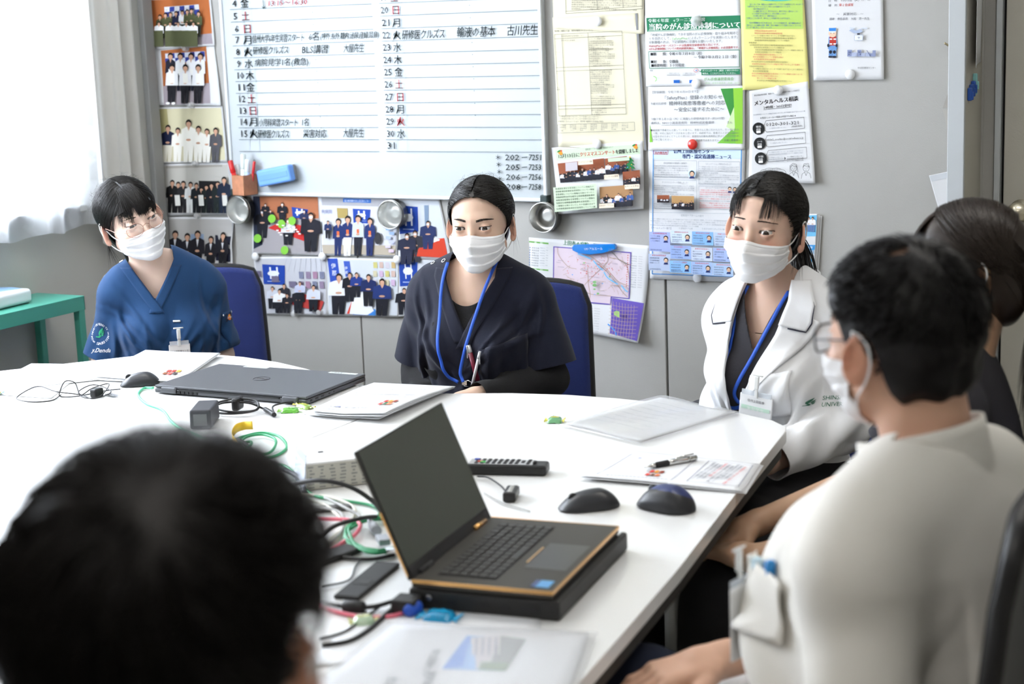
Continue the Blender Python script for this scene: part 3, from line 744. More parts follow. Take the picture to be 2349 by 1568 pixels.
# ================================================================== THINGS ON THE BACK WALL
PRINT = mat('print_ink', (1, 1, 1), rough=.65, vcol=True, spec=.3)
PAPER = mat('paper_white', (.74, .75, .77), rough=.7, spec=.3)
def paper_mat(name, c): return mat(name, c, rough=.75, spec=.3)
class Sheet:
 """a paper on the wall given by its four corners (photo pixels traced onto the wall plane) plus its flat print"""
 def __init__(s, name, label, cat, q, m=None, off=.003, curl=(.0, .0), group=None, n=20, parent=None, corner=None):
  s.P = np.array([on_y(x, y, WY) for x, y in q]); s.off = off; s.curl = curl; s.k = 0; s.V = []; s.F = []; s.C = []; s.nv = 0
  s.A = np.linalg.inv(np.stack([s.P[1] - s.P[0] + (s.P[2] - s.P[3]), s.P[3] - s.P[0] + (s.P[2] - s.P[1])], 1)[[0, 2]] / 2)
  s.corner = corner
  b = MB(); P = s.P
  def fn(u, v):
   p = P[0] * (1 - u) * (1 - v) + P[1] * u * (1 - v) + P[2] * u * v + P[3] * (1 - u) * v; return s.lift(p, 0)
  b.grid(fn, n, n); s.o = b.build(name, m or PAPER, parent, smooth=True); solidify(s.o, .0004, 1)
  props(s.o, label, cat, group)
  e = s.P[1] - s.P[0] + s.P[2] - s.P[3]; s.ux = e / np.linalg.norm(e); s.uz = np.array([-s.ux[2], 0, s.ux[0]])
 def lift(s, p, k):
  st = s.A @ (np.array(p) - s.P[0])[[0, 2]]; u, v = st
  c = s.curl[0] * (2 * u - 1) ** 2 * (.3 + .7 * v) + s.curl[1] * v ** 3
  if s.corner:
   cu, cv, h = s.corner; c += h * max(0, 1 - ((u - cu) ** 2 + (v - cv) ** 2) ** .5 / .55) ** 2
  return (p[0], WY - s.off - c - (k > 0) * .0005 - k * .00016, p[2])
 def _add(s, pts, faces, col):
  s.V += pts; s.F += [tuple(i + s.nv for i in f_) for f_ in faces]; s.nv += len(pts); s.C += [s2l(*col)] * len(pts)
 def w(s, x, y): return on_y(x, y, WY)
 def rect(s, q, col, n=8):
  """q: x0,y0,x1,y1 in a frame aligned with the paper's own edges, or four corners"""
  s.k += 1
  if len(q) == 4 and not hasattr(q[0], '__len__'):
   a, c = s.w(q[0], q[1]), s.w(q[2], q[3]); d = c - a; du = (d @ s.ux) * s.ux; dv = d - du; Q = [a, a + du, c, a + dv]
  else: Q = [s.w(*p) for p in q]
  pts = []; fs = []
  for i in range(n + 1):
   for j in range(n + 1):
    u, v = i / n, j / n; pts.append(s.lift(Q[0] * (1 - u) * (1 - v) + Q[1] * u * (1 - v) + Q[2] * u * v + Q[3] * (1 - u) * v, s.k))
  for i in range(n):
   for j in range(n):
    a = i * (n + 1) + j; fs.append((a, a + n + 1, a + n + 2, a + 1))
  s._add(pts, fs, col)
 def poly(s, P, col):
  s.k += 1; s._add([s.lift(s.w(*p), s.k) for p in P], [tuple(range(len(P)))], col)
 def ell(s, x, y, rx, ry, col, n=12, rot=0):
  s.poly([(x + rx * math.cos(a) * math.cos(rot) - ry * math.sin(a) * math.sin(rot), y + rx * math.cos(a) * math.sin(rot) + ry * math.sin(a) * math.cos(rot)) for a in np.linspace(0, 2 * math.pi, n, endpoint=False)], col)
 def line(s, P, wpx, col, step=25):
  s.k += 1; Q = []
  for a, b in zip(P, P[1:]):
   a = np.array(a, float); b = np.array(b, float); L = np.linalg.norm(b - a)
   if L < 1e-6: continue
   nn = np.array([-(b - a)[1], (b - a)[0]]) / L * wpx / 2; m = max(1, int(L / step))
   for i in range(m):
    p, q = a + (b - a) * i / m, a + (b - a) * (i + 1) / m
    s._add([s.lift(s.w(*t), s.k) for t in (p - nn, p + nn, q + nn, q - nn)], [(0, 1, 2, 3)], col)
 def box(s, x0, y0, x1, y1, wpx, col):
  a, c = s.w(x0, y0), s.w(x1, y1); d = c - a; du = (d @ s.ux) * s.ux
  P = [a, a + du, c, c - du]; s.wline(P + [a], wpx, col)
 def wline(s, P, wpx, col):
  s.k += 1; h = wpx * .00063
  for a, b in zip(P, P[1:]):
   L = np.linalg.norm(b - a); nn = np.array([-(b - a)[2], 0, (b - a)[0]]) / L * h; m = max(1, int(L / .03))
   for i in range(m):
    p, q = a + (b - a) * i / m, a + (b - a) * (i + 1) / m
    s._add([s.lift(t, s.k) for t in (p - nn, p + nn, q + nn, q - nn)], [(0, 1, 2, 3)], col)
 def text(s, x, y, t, h, col=(40, 42, 46), wpx=None, ux=None, bold=0, skew=0, res=1, wd=1.0):
  """baseline start x,y; h: em height in photo pixels"""
  s.k += 1; V, Fc = glyphs(t, res);
  if not len(V): return
  a = s.w(x, y); u = s.ux if ux is None else ux; up = np.array([-u[2], 0, u[0]]); sc = h * (np.linalg.norm(s.w(x, y - 10) - a) / 10)
  sx = sc * wd
  if wpx: sx = (np.linalg.norm(s.w(x + wpx, y) - a)) / max(V[:, 0].max(), 1e-3)
  for r_ in range(1 + (bold > 0)):
   o = r_ * bold * .0006
   s._add([s.lift(a + u * (v[0] * sx + v[1] * sc * skew + o) + up * v[1] * sc, s.k) for v in V], Fc, col)
 def lines(s, x, y, w_, n, dy, h, col=(120, 120, 125), chars=None, seed=0, dx=0.0):
  """small running text, too small to read"""
  src = '当院職員研修会参加者各位病棟看護部医療安全管理室についての開催をお知らせいたします受講方法は下記のとおり期間内に登録してください'
  r_ = random.Random(seed)
  for i in range(n):
   k = max(2, int(w_ / h)); o = r_.randrange(0, 30); t = (src * 6)[o:o + k]; ln = w_ * (r_.uniform(.45, .8) if i % 4 == 3 else 1)
   s.text(x + dx * i, y + dy * i, t[:max(2, int(k * ln / w_))], h, col, wpx=ln, res=1)
 def person(s, x, y, h, top=(235, 238, 245), low=(30, 32, 45), hair=(25, 20, 20), skin=(205, 160, 135), wd=.30, mask=False, sit=False):
  """a small printed figure, feet at x,y"""
  hw = h * wd / 2; hd = h * .075
  s.poly([(x - hw * .75, y - h * .48), (x + hw * .75, y - h * .48), (x + hw * .6, y), (x + hw * .08, y), (x, y - h * .3), (x - hw * .08, y), (x - hw * .6, y)], low)
  s.poly([(x - hw * .35, y - h * .84), (x + hw * .35, y - h * .84), (x + hw, y - h * .78), (x + hw * 1.1, y - h * .46), (x - hw * 1.1, y - h * .46), (x - hw, y - h * .78)], top)
  s.poly([(x - hw * .25, y - h * .86), (x + hw * .25, y - h * .86), (x, y - h * .74)], skin)
  s.ell(x, y - h * .925, hd, hd * 1.25, hair); s.ell(x, y - h * .905, hd * .78, hd * 1.0, skin)
  s.poly([(x - hd * .9, y - h * .93), (x - hd * .5, y - h * 1.0), (x + hd * .5, y - h * 1.0), (x + hd * .9, y - h * .93), (x, y - h * .965)], hair)
  s.ell(x, y - h * .53, hw * .35, h * .03, skin, 8)
  if mask: s.ell(x, y - h * .885, hd * .7, hd * .5, (240, 240, 245), 8)
 def done(s):
  if not s.V: return s.o
  me = bpy.data.meshes.new('printing'); me.from_pydata(s.V, [], s.F); me.materials.append(PRINT); me.update()
  ca = me.color_attributes.new('Col', 'FLOAT_COLOR', 'POINT'); ca.data.foreach_set('color', np.concatenate([np.array(s.C), np.ones((len(s.C), 1))], 1).ravel())
  o = bpy.data.objects.new('printing', me); link(o, s.o); o['kind'] = 'stuff'; return s.o
# ---- whiteboard
def whiteboard():
 x0, x1 = -3.645, -2.428; z0 = 1.030; z1 = 1.93
 t = thing('whiteboard', 'white magnetic schedule board with ruled days and handwriting', 'whiteboard', ((x0 + x1) / 2, WY, z0))
 cx = (x0 + x1) / 2; D = .022
 b = MB(); b.box((0, -D / 2, (z1 - z0) / 2), (x1 - x0 - .01, D - .004, z1 - z0 - .01)); b.build('board_surface', mat('board_white', (.48, .525, .55), rough=.38, spec=.4), t)
 fm = mat('board_frame', (.66, .69, .72), rough=.35, metal=.3)
 for c, d in (((0, -D / 2 - .002, .006), (x1 - x0, D + .006, .012)), ((0, -D / 2 - .002, z1 - z0 - .006), (x1 - x0, D + .006, .012)), ((-(x1 - x0) / 2 + .006, -D / 2 - .002, (z1 - z0) / 2), (.012, D + .006, z1 - z0)), (((x1 - x0) / 2 - .006, -D / 2 - .002, (z1 - z0) / 2), (.012, D + .006, z1 - z0))):
  b = MB(); b.box(c, d, bev=.003); b.build('frame_rail', fm, t)
 for sx in (-1, 1):
  for z in (.010, z1 - z0 - .010):
   b = MB(); b.box((sx * ((x1 - x0) / 2 - .011), -D / 2 - .003, z), (.026, D + .009, .024), bev=.004); b.build('corner_cap', mat('cap_dark', (.03, .05, .05), rough=.4), t)
 s = Sheet.__new__(Sheet); s.P = np.array([on_y(540, 30, WY), on_y(1240, 30, WY), on_y(1240, 430, WY), on_y(540, 430, WY)]); s.off = D + .0015; s.curl = (0, 0); s.corner = None; s.k = 0; s.V = []; s.F = []; s.C = []; s.nv = 0
 s.A = np.eye(2); s.ux = np.array([1., 0, 0]); s.uz = np.array([0, 0, 1.])
 s.lift = lambda p, k: (p[0], WY - s.off - k * .00002, p[2])
 # points are given as they look in the photograph; shift them onto the board's face
 s.w = lambda x, y: on_y(x, y, WY - D)
 G = (105, 118, 125)
 RL = [(528, 22, 853, 9), (530, 51, 855, 38), (533, 80, 857, 67), (534.5, 105.5, 858, 94), (536, 133, 860, 123), (538, 160, 861, 151.5), (540.5, 187, 863, 180), (542, 214, 864, 208.5), (544, 240.5, 866, 236), (546, 267.5, 867, 264), (548, 293, 869, 292), (549, 320, 870, 320), (550, 347, 871, 347.5)]
 for a in RL: s.line([a[:2], a[2:]], 1.3, G, 60)
 RR = [(870, 8, 1232, -6), (872, 37, 1235, 23), (874.5, 66, 1236, 53.5), (876, 94.5, 1237, 83.5), (877, 122.5, 1238, 113.5), (878.5, 151, 1239.5, 143), (880, 179, 1240, 173), (881, 207, 1240.5, 202.5), (882.5, 236, 1241.5, 232), (883.5, 264, 1242, 262), (885, 292, 1243, 291.5), (886, 320, 1244, 320.5), (887, 347, 1245, 349)]
 for a in RR: s.line([a[:2], a[2:]], 1.3, G, 60)
 for x in (561, 580): s.line([(x - 6, 0), (x + 12.5 + (x - 561) * .15, 347)], .8, (170, 180, 190), 60)
 for x in (896, 920): s.line([(x - 1, 0), (x + 16, 347)], .8, (165, 175, 190), 60)
 N = (62, 68, 74); K = (45, 62, 62); R_ = (235, 60, 70)
 days = '金土日月火水木金土日月火'
 for i in range(12):
  a = RL[i]; n_ = str(4 + i); yb = a[1] - 5 if i == 0 else RL[i][1] - 5
  y = RL[i][1] - 6; xx = RL[i][0]
  s.text(xx + (6 if len(n_) == 1 else 2), y, n_, 22, N, wpx=(9 if len(n_) == 1 else 18), bold=1); ch = days[i]
  s.text(xx + 24, y + 1, ch, 23, R_ if ch in '土日' else K, bold=1.5, wpx=19)
 dr = '土日月火水木金土日月火水'
 for i in range(13):
  y = RR[i][1] - 6; xx = RR[i][0]; s.text(xx + 2, y, str(19 + i), 22, N, wpx=18, bold=1)
  if i < 12:
   ch = dr[i]; s.text(xx + 26, y + 1, ch, 23, R_ if (ch in '土日' or i == 10) else K, bold=1.5, wpx=18)
 for i in range(12):
  s.ell((RL[i][0] + 190) + 0, RL[i][1] + 6 - i * .6, 1.1, 1.1, (90, 100, 105), 8); s.ell(RR[i][0] + 208, RR[i][1] + 4 - i * .4, 1.1, 1.1, (90, 100, 105), 8)
 H_ = dict(bold=1.3, skew=.12)
 s.text(614, 14, '13:15～16:30', 17, R_, wpx=92, **H_); s.line([(605, 0), (606, 18)], 1.6, K); s.line([(602, 14), (606, 20), (609, 15)], 1.6, K)
 s.text(580, 97, '信州大学6年生実習スタート', 20, K, wpx=118, **H_); s.text(708, 92, '6名', 21, K, wpx=24, **H_); s.text(736, 90, '(呼外,糸外,糖内,泌尿,産婦,耳鼻)', 17, K, wpx=134, **H_)
 s.text(581, 124, '研修医クルズス', 20, K, wpx=82, **H_); s.text(693, 122, 'BLS講習', 22, K, wpx=60, **H_); s.text(789, 119, '大屋先生', 22, K, wpx=47, **H_)
 s.text(585, 151, '病院見学1名(救急)', 19, K, wpx=124, **H_)
 s.text(595, 288, '小児科実習スタート', 19, K, wpx=88, **H_); s.text(692, 287, '1名', 19, K, wpx=17, **H_)
 s.text(592, 315, '研修医クルズス', 21, K, wpx=72, **H_); s.text(696, 314, '災害対応', 21, K, wpx=54, **H_); s.text(788, 313, '大屋先生', 22, K, wpx=47, **H_)
 s.text(923, 89, '研修医クルズス', 24, K, wpx=98, **H_); s.text(1048, 84, '輸液の基本', 26, K, wpx=88, **H_); s.text(1163, 80, '古川先生', 26, K, wpx=71, **H_)
 for i, (a, c) in enumerate((('202', '7251'), ('205', '7253'), ('206', '7256'), ('208', '7258'))):
  y = 367 + i * 22.5; s.text(1159 + i, y, a, 19, K, wpx=33, **H_); s.line([(1198, y - 6), (1211, y - 7)], 1.8, K); s.text(1213, y, c, 19, K, wpx=29, **H_)
 for i in range(5): s.text(1137 + i * 1.4, 366 + i * 16.5, '＊', 15, K, bold=1)
 s.text(553, 362, 'P', 15, (40, 40, 40)); s.text(582, 372, 'o', 14, (40, 40, 40), bold=1)
 me = bpy.data.meshes.new('board_writing'); me.from_pydata(s.V, [], s.F); me.materials.append(PRINT)
 ca = me.color_attributes.new('Col', 'FLOAT_COLOR', 'POINT'); ca.data.foreach_set('color', np.concatenate([np.array(s.C), np.ones((len(s.C), 1))], 1).ravel())
 o = bpy.data.objects.new('board_writing', me); link(o, t); o['kind'] = 'stuff'; o.matrix_local = Matrix.Translation((-cx, -WY, -z0))
whiteboard()
BD = .022
def cup_and_pens():
 p0 = on_y(536, 400, WY - .05); ob = mat('cup_orange', (.62, .27, .15), rough=.7, var=.5, bscale=900, bump=.1)
 t = thing('pen_cup', 'square orange patterned pen cup held on the board, lower left', 'cup', tuple(on_y(563, 446, WY - .052)), math.radians(-12))
 w, h = .058, .066; b = MB()
 for c, d in (((0, -w / 2, h / 2), (w, .003, h)), ((0, w / 2, h / 2), (w, .003, h)), ((-w / 2, 0, h / 2), (.003, w, h)), ((w / 2, 0, h / 2), (.003, w, h)), ((0, 0, .002), (w, w, .003))): b.box(c, d, bev=.0008)
 b.build('cup_body', ob, t)
 b = MB(); [b.tube([(sx * w / 2, sy * w / 2, .001), (sx * w / 2, sy * w / 2, h)], .0016, 5) for sx in (-1, 1) for sy in (-1, 1)]; b.tube([(-w / 2, -w / 2, h), (w / 2, -w / 2, h), (w / 2, w / 2, h), (-w / 2, w / 2, h)], .0016, 5, closed=True); b.build('cup_edge', mat('cup_edge', (.35, .16, .07), rough=.7), t)
 base = np.array(t.location)
 Mk = [('marker', 'red marker leaning left in the orange pen cup', (-.018, -.01), (-.030, 0, .115), (.62, .03, .03), (.60, .02, .02), .0085), ('marker', 'white marker with a clear cap behind the red one in the orange pen cup', (-.014, .012), (-.024, 0, .100), (.75, .76, .76), (.72, .74, .73), .0075),
          ('marker', 'tall white marker standing in the middle of the orange pen cup', (-.004, -.006), (.010, .0, .138), (.72, .75, .74), (.66, .72, .70), .0085), ('marker', 'white and blue marker right of the tall one in the orange pen cup', (.010, -.004), (.012, .0, .120), (.45, .58, .80), (.70, .76, .80), .0085),
          ('red_pen', 'thin red pen rightmost in the orange pen cup', (.020, .006), (.022, .0, .112), (.60, .03, .03), (.62, .03, .03), .0045)]
 for nm, lb, (x, y), tip, c1, c2, r_ in Mk:
  a = Vector(base) + Vector((x, y, .006)); e = Vector(base) + Vector((x, y, 0)) + Vector(tip) ; d = (e - a)
  b = MB(); b.tube([a, a + d * .62], r_, 14, None, 0); b.tube([a + d * .62, a + d * .64, a + d * .985, e], [r_, r_ * 1.12, r_ * 1.05, r_ * .8], 14, None, 1)
  props(b.build(nm, [mat('mk' + str(c1), c1, rough=.3), mat('mkc' + str(c2), c2, rough=.25)]), lb, 'marker', 'markers in the orange pen cup')
 # eraser
 c = on_y(637, 402, WY - BD - .018); ex = on_y(680, 394, WY - BD - .018) - on_y(594, 411, WY - BD - .018); L = .138; a = math.atan2(ex[2], ex[0])
 Mx = Matrix.Translation(Vector((c[0], WY - BD - .022, c[2]))) @ Matrix.Rotation(-a, 4, 'Y')
 b = MB(); b.box((0, -.006, 0), (L, .032, .056), Mx, bev=.008, seg=3); o = b.build('board_eraser', mat('eraser_blue', (.16, .36, .85), rough=.45)); props(o, 'light blue whiteboard eraser stuck on the board beside the orange cup', 'eraser')
 b = MB(); b.box((0, .014, 0), (L * .97, .012, .052), Mx, bev=.002); b.build('felt_pad', mat('felt_grey', (.25, .26, .28), rough=1), o)
 b = MB(); b.box((0, -.0225, 0), (L * .86, .0015, .018), Mx, bev=.0006); b.build('grip_recess', mat('eraser_blue2', (.13, .31, .80), rough=.4), o)
cup_and_pens()
def magnet(px, py, col, label, group, y=None, r=.0135, name='round_magnet', clear=False):
 c = on_y(px, py, (y or WY) - .004); m = mat('magnet_%s' % group.split()[0], col, rough=.15, coat=.5) if not clear else mat('magnet_clear', (.85, .86, .86), rough=.08, alpha=.42, coat=.5)
 b = MB(); Mx = Matrix.Translation((c[0], (y or WY) - .0015, c[2])) @ Matrix.Rotation(math.radians(90), 4, 'X')
 if clear: b.lathe([(r, 0), (r, .003), (r * .5, .004), (r * .38, .010), (r * .75, .013), (r * .75, .015), (.0001, .015)], 22, Mx, cap=False)
 else: b.lathe([(r * .92, 0), (r, .003), (r * .97, .006), (r * .80, .009), (r * .45, .0108), (.0001, .0113)], 24, Mx, cap=False)
 o = b.build(name, m, smooth=True)
 if group.startswith('white'): solid = 1
 return props(o, label, 'magnet', group)
PH = 'photo prints on the grey wall'
def photo(q, label, off=.004, curl=(.003, .004), m=None, corner=None, n=14):
 return Sheet('photo_print', label, 'photo', q, m, off, curl, PH, n, corner=corner)
def photos_left():
 NV = (20, 24, 44); WH = (235, 236, 240); OL = (78, 82, 52)
 # 1 group in olive with bags
 s = photo([(334, -6), (485, -6), (497, 104), (346, 114)], 'photo of a group holding olive backpacks, topmost of the column left of the board')
 s.rect([(337, 1), (481, -6), (490, 77), (344, 100)], (182, 104, 56)); s.rect([(344, 92), (489, 76), (493, 100), (347, 109)], (160, 150, 158))
 s.rect([(379, 16), (458, 10), (464, 56), (382, 62)], (225, 226, 236));
 for i in range(7):
  for j in range(4):
   if (i + j) % 2: s.rect([(380 + i * 11.5, 17 - i * .9 + j * 11), (391 + i * 11.5, 16 - i * .9 + j * 11), (391 + i * 11.5, 27 - i * .9 + j * 11), (380 + i * 11.5, 28 - i * .9 + j * 11)], (52, 66, 150), 2)
   elif (i + j) % 4 == 0: s.text(383 + i * 11.5, 25 - i * .9 + j * 11, 'H', 5, (60, 70, 140))
 for x, y, c in ((371, 92, OL), (384, 88, OL), (396, 86, OL), (409, 84, (30, 34, 66)), (424, 82, WH), (436, 80, OL), (446, 78, OL), (463, 84, OL)): s.person(x, y, 58, c, (40, 44, 36), wd=.28)
 for x in (373, 399, 418, 437, 454): s.person(x, 98, 48, WH, OL, wd=.42); s.rect((x - 12, 70, x + 12, 106), (84, 88, 60), 3)
 s.rect([(344, 58), (353, 57), (356, 98), (346, 99)], (22, 22, 26)); s.done()
 # 2 seated award photo with wide white margin
 s = photo([(347, 114), (493, 103), (512, 242), (358, 240)], 'photo of people with certificates and a wide white margin', curl=(.003, .006))
 s.rect([(371, 116), (475, 106), (487, 236), (381, 241)], (176, 104, 58)); s.rect([(378, 197), (484, 190), (487, 236), (381, 241)], (168, 158, 166)); s.rect([(381, 123), (472, 117), (474, 140), (383, 146)], (215, 218, 232))
 for i in range(8):
  for j in range(2):
   if (i + j) % 2: s.rect((381 + i * 11.5, 123 + j * 11 - i * .7, 392 + i * 11.5, 134 + j * 11 - i * .7), (52, 66, 150), 2)
 for x, c in ((394, (30, 32, 48)), (417, WH), (442, WH), (464, WH)): s.person(x, 208, 86, c, NV, wd=.25); s.rect((x - 4, 158, x + 6, 172), (240, 240, 238), 2)
 for x in (400, 431, 461): s.person(x, 236, 88, WH, (24, 24, 32), wd=.30); s.rect((x - 6, 168, x + 7, 190), (243, 242, 236), 2)
 for x in (394, 407): s.ell(x, 236, 5, 3, (240, 240, 240), 8)
 s.done()
 # 3 six people, olive wall
 s = photo([(357, 246), (512, 243), (526, 371), (370, 374)], 'photo of six people in front of a cream wall left of the board')
 s.rect([(361, 250), (509, 247), (521, 366), (375, 370)], (214, 208, 176)); s.rect([(361, 250), (385, 249), (398, 369), (375, 370)], (176, 168, 120))
 for x, h_, c in ((388, 84, (24, 32, 64)), (411, 78, (245, 243, 236)), (436, 96, (248, 246, 238)), (459, 82, (246, 244, 236)), (479, 76, (244, 242, 234)), (500, 78, (84, 84, 90))): s.person(x, 371, h_, c, (235, 230, 215) if c[0] < 60 else c, wd=.34)
 s.done()
 # 4 dark suits and certificates
 s = photo([(371, 376), (527, 371), (539, 490), (384, 494)], 'photo of ten people in dark clothes with certificates, fourth in the column')
 s.rect([(376, 381), (524, 377), (535, 487), (390, 486)], (196, 194, 188)); s.rect([(383, 380), (512, 377), (512, 382), (384, 386)], (170, 165, 158), 3); s.rect([(458, 414), (502, 415), (503, 450), (460, 450)], (34, 34, 38), 3)
 for x, h_, c in ((398, 74, (22, 22, 24)), (412, 70, (26, 26, 30)), (424, 72, (40, 40, 44)), (441, 70, (238, 240, 242)), (455, 68, (28, 34, 40)), (467, 58, (28, 30, 36)), (479, 64, (30, 40, 40)), (491, 68, (22, 24, 34)), (506, 72, (30, 40, 40)), (521, 82, (28, 40, 62))): s.person(x, 487, h_, c, c, wd=.36)
 for x in (415, 469, 524): s.rect((x - 7, 446, x + 7, 470), (226, 226, 222), 2)
 s.done()
 # 5 suits by a screen, right edge bulging
 s = photo([(386, 497), (534, 498), (545, 560), (532, 628), (395, 622)][0:1] + [(538, 498), (540, 628), (396, 622)], 'photo of suited people beside a dark screen, lowest of the column left of the board', curl=(.004, .012), corner=(1, .45, .012))
 s.rect([(390, 501), (535, 502), (536, 622), (398, 618)], (186, 184, 182)); s.rect([(497, 538), (536, 540), (535, 600), (500, 596)], (28, 30, 50), 4); s.rect([(440, 536), (470, 536), (470, 560), (440, 560)], (150, 170, 200), 3)
 for x, h_ in ((405, 96), (433, 90), (457, 96), (489, 84), (519, 88)): s.person(x, 625 if x < 500 else 620, h_, (34, 34, 42), (24, 24, 30), wd=.32); s.poly([(x - 3, 625 - h_ * .8), (x + 3, 625 - h_ * .8), (x, 625 - h_ * .62)], (225, 228, 235))
 s.done()
photos_left()
BL = (28, 66, 160)
def banner(s, q, t=True):
 s.rect(q, BL, 3); c = np.mean(np.array(q), 0); w = abs(q[1][0] - q[0][0]); h = abs(q[3][1] - q[0][1])
 for sx in (-.15, .15): s.rect((c[0] + sx * w - w * .06, c[1] - h * .38, c[0] + sx * w + w * .06, c[1] + h * .22), (228, 234, 246), 1)
 s.ell(c[0] - w * .02, c[1] - h * .06, w * .26, h * .14, (228, 234, 246), 10)
 if t: s.rect((c[0] - w * .28, c[1] + h * .32, c[0] + w * .28, c[1] + h * .36), (170, 190, 230), 1)
def photos_mid():
 NV = (26, 36, 88); BK = (24, 26, 36)
 s = photo([(579, 446), (734, 446), (742, 585), (583, 580)], 'photo of people talking at tables covered in red cloth, upper left below the board', n=10)
 s.rect([(583, 450), (731, 450), (738, 582), (586, 577)], (160, 156, 160)); s.rect([(586, 450), (731, 450), (734, 500), (600, 505)], (176, 110, 76)); s.rect([(583, 450), (598, 450), (606, 560), (586, 570)], (36, 44, 66), 3)
 s.poly([(617, 522), (650, 506), (716, 522), (700, 552), (640, 530)], (196, 44, 42)); banner(s, [(671, 474), (709, 480), (704, 500), (674, 500)], False)
 for x, y, h_, c in ((605, 545, 66, BK), (612, 500, 34, BK), (651, 508, 44, BK), (665, 560, 60, (222, 224, 230)), (718, 575, 88, (28, 28, 40)), (703, 520, 40, (36, 44, 80)), (626, 510, 30, BK)): s.person(x, y, h_, c, BK, wd=.5, mask=True)
 for x, y in ((598, 545), (660, 572), (676, 505), (630, 500), (652, 512)): s.ell(x, y, 9, 10, (130, 196, 70), 10)
 for i in range(14): s.rect((640 + (i * 17) % 55, 512 + (i * 7) % 26, 646 + (i * 17) % 55, 515 + (i * 7) % 26), (230, 226, 222), 1)
 s.done()
 s = photo([(733, 448), (917, 452), (915, 588), (743, 584)], 'photo of four staff standing before a blue banner, upper middle below the board', n=10)
 s.rect([(738, 453), (914, 457), (911, 584), (746, 580)], (206, 208, 216)); s.rect([(740, 453), (914, 457), (913, 474), (741, 470)], (170, 170, 176), 3); s.rect([(789, 454), (853, 456), (853, 465), (789, 463)], (40, 110, 200), 2); s.text(792, 462, '国立病院機構 信州上田医療センター', 6, (230, 240, 255), wpx=58)
 banner(s, [(811, 478), (852, 480), (850, 512), (813, 510)]); s.rect([(743, 560), (912, 562), (911, 584), (746, 580)], (176, 166, 150), 3)
 s.rect([(775, 476), (800, 477), (800, 500), (777, 499)], (170, 150, 90), 2); s.text(740, 488, '央病院', 10, (110, 120, 170))
 for x, h_, c, l in ((779, 84, (26, 44, 100), (26, 40, 92)), (801, 90, (26, 44, 100), (232, 234, 240)), (825, 92, (196, 208, 232), (24, 26, 40)), (853, 86, (26, 44, 100), (26, 40, 92))): s.person(x, 585, h_, c, l, wd=.27); s.rect((x - 3, 585 - h_ * .66, x + 3, 585 - h_ * .56), (240, 110, 60), 1)
 for i in range(6): s.rect((890 + i % 2 * 8, 520 + i * 10, 902 + i % 2 * 8, 527 + i * 10), (150 + i * 12, 190, 225), 1)
 s.ell(872, 545, 8, 14, (50, 50, 56)); s.person(758, 545, 40, (30, 44, 90), BK, wd=.4); s.done()
 s = photo([(917, 455), (1010, 457), (1040, 596), (918, 590)], 'photo of a masked interview over red cloth, upper right below the board', n=10)
 s.rect([(920, 459), (1008, 461), (1035, 592), (922, 586)], (200, 206, 214)); banner(s, [(916, 470), (960, 474), (962, 530), (920, 536)]); s.rect([(975, 470), (985, 470), (985, 520), (977, 520)], (120, 140, 165), 2)
 s.poly([(950, 575), (990, 548), (1022, 545), (1032, 590), (950, 586)], (200, 62, 36)); s.rect([(975, 568), (1000, 572), (998, 588), (968, 582)], (30, 90, 190), 2); s.rect([(985, 542), (1012, 548), (1006, 560), (975, 556)], (240, 240, 242), 2)
 for x, y, h_, c in ((955, 586, 58, (46, 46, 56)), (985, 556, 50, (34, 46, 90)), (938, 590, 56, (34, 38, 62))): s.person(x, y + 14, h_ + 14, c, c, wd=.55, mask=True)
 s.done()
 s = photo([(583, 589), (752, 588), (756, 723), (597, 719)], 'photo of a talk under a blue banner, lower left below the board', n=10)
 s.rect([(587, 592), (749, 591), (752, 719), (600, 716)], (192, 194, 202));
 for i in range(9): s.line([(660 + i * 11, 592), (650 + i * 13, 622)], .8, (170, 172, 182))
 banner(s, [(604, 605), (656, 608), (656, 652), (608, 650)])
 for i in range(8): s.rect((688 + (i % 4) * 16, 622 + (i // 4) * 22, 700 + (i % 4) * 16, 638 + (i // 4) * 22), (120 + 20 * (i % 3), 125, 150), 1)
 for i in range(3): s.rect((586 + i * 40, 620 + i * 12, 604 + i * 40, 634 + i * 12), (110, 105, 130), 1)
 s.poly([(660, 685), (700, 672), (748, 690), (740, 712), (680, 700)], (180, 60, 56))
 for x, y, h_, c in ((629, 706, 50, (205, 210, 222)), (656, 700, 50, (40, 40, 50)), (646, 730, 54, (235, 236, 240)), (664, 730, 44, (30, 30, 40)), (690, 720, 56, (30, 30, 38)), (694, 690, 46, (190, 196, 222)), (726, 712, 60, (206, 210, 224))): s.person(x, min(y, 716), h_, c, BK, wd=.5)
 s.done()
 s = photo([(746, 590), (918, 594), (918, 726), (757, 722)], 'photo of staff advising people at a table, lower middle below the board', n=10)
 s.rect([(750, 594), (915, 597), (915, 722), (760, 718)], (200, 206, 214)); s.rect([(753, 592), (776, 592), (784, 650), (762, 660)], (46, 78, 176), 3); s.text(762, 614, '伊', 13, (240, 244, 250)); s.text(764, 630, '那', 13, (240, 244, 250)); s.rect([(790, 598), (804, 598), (808, 632), (795, 634)], (60, 90, 180), 2)
 s.text(793, 617, '伊', 8, (240, 244, 250)); s.text(794, 627, '那', 8, (240, 244, 250))
 for i in range(12): s.rect((858 + (i % 4) * 14, 600 + (i // 4) * 20, 868 + (i % 4) * 14, 614 + (i // 4) * 20), (196, 190 - 20 * (i % 2), 120 + 40 * (i % 3)), 1)
 s.poly([(818, 660), (838, 655), (866, 722), (800, 718)], (236, 238, 242)); s.poly([(818, 668), (810, 718), (800, 718)], (206, 60, 40)); s.rect([(818, 706), (866, 708), (866, 722), (814, 720)], (60, 130, 210), 2)
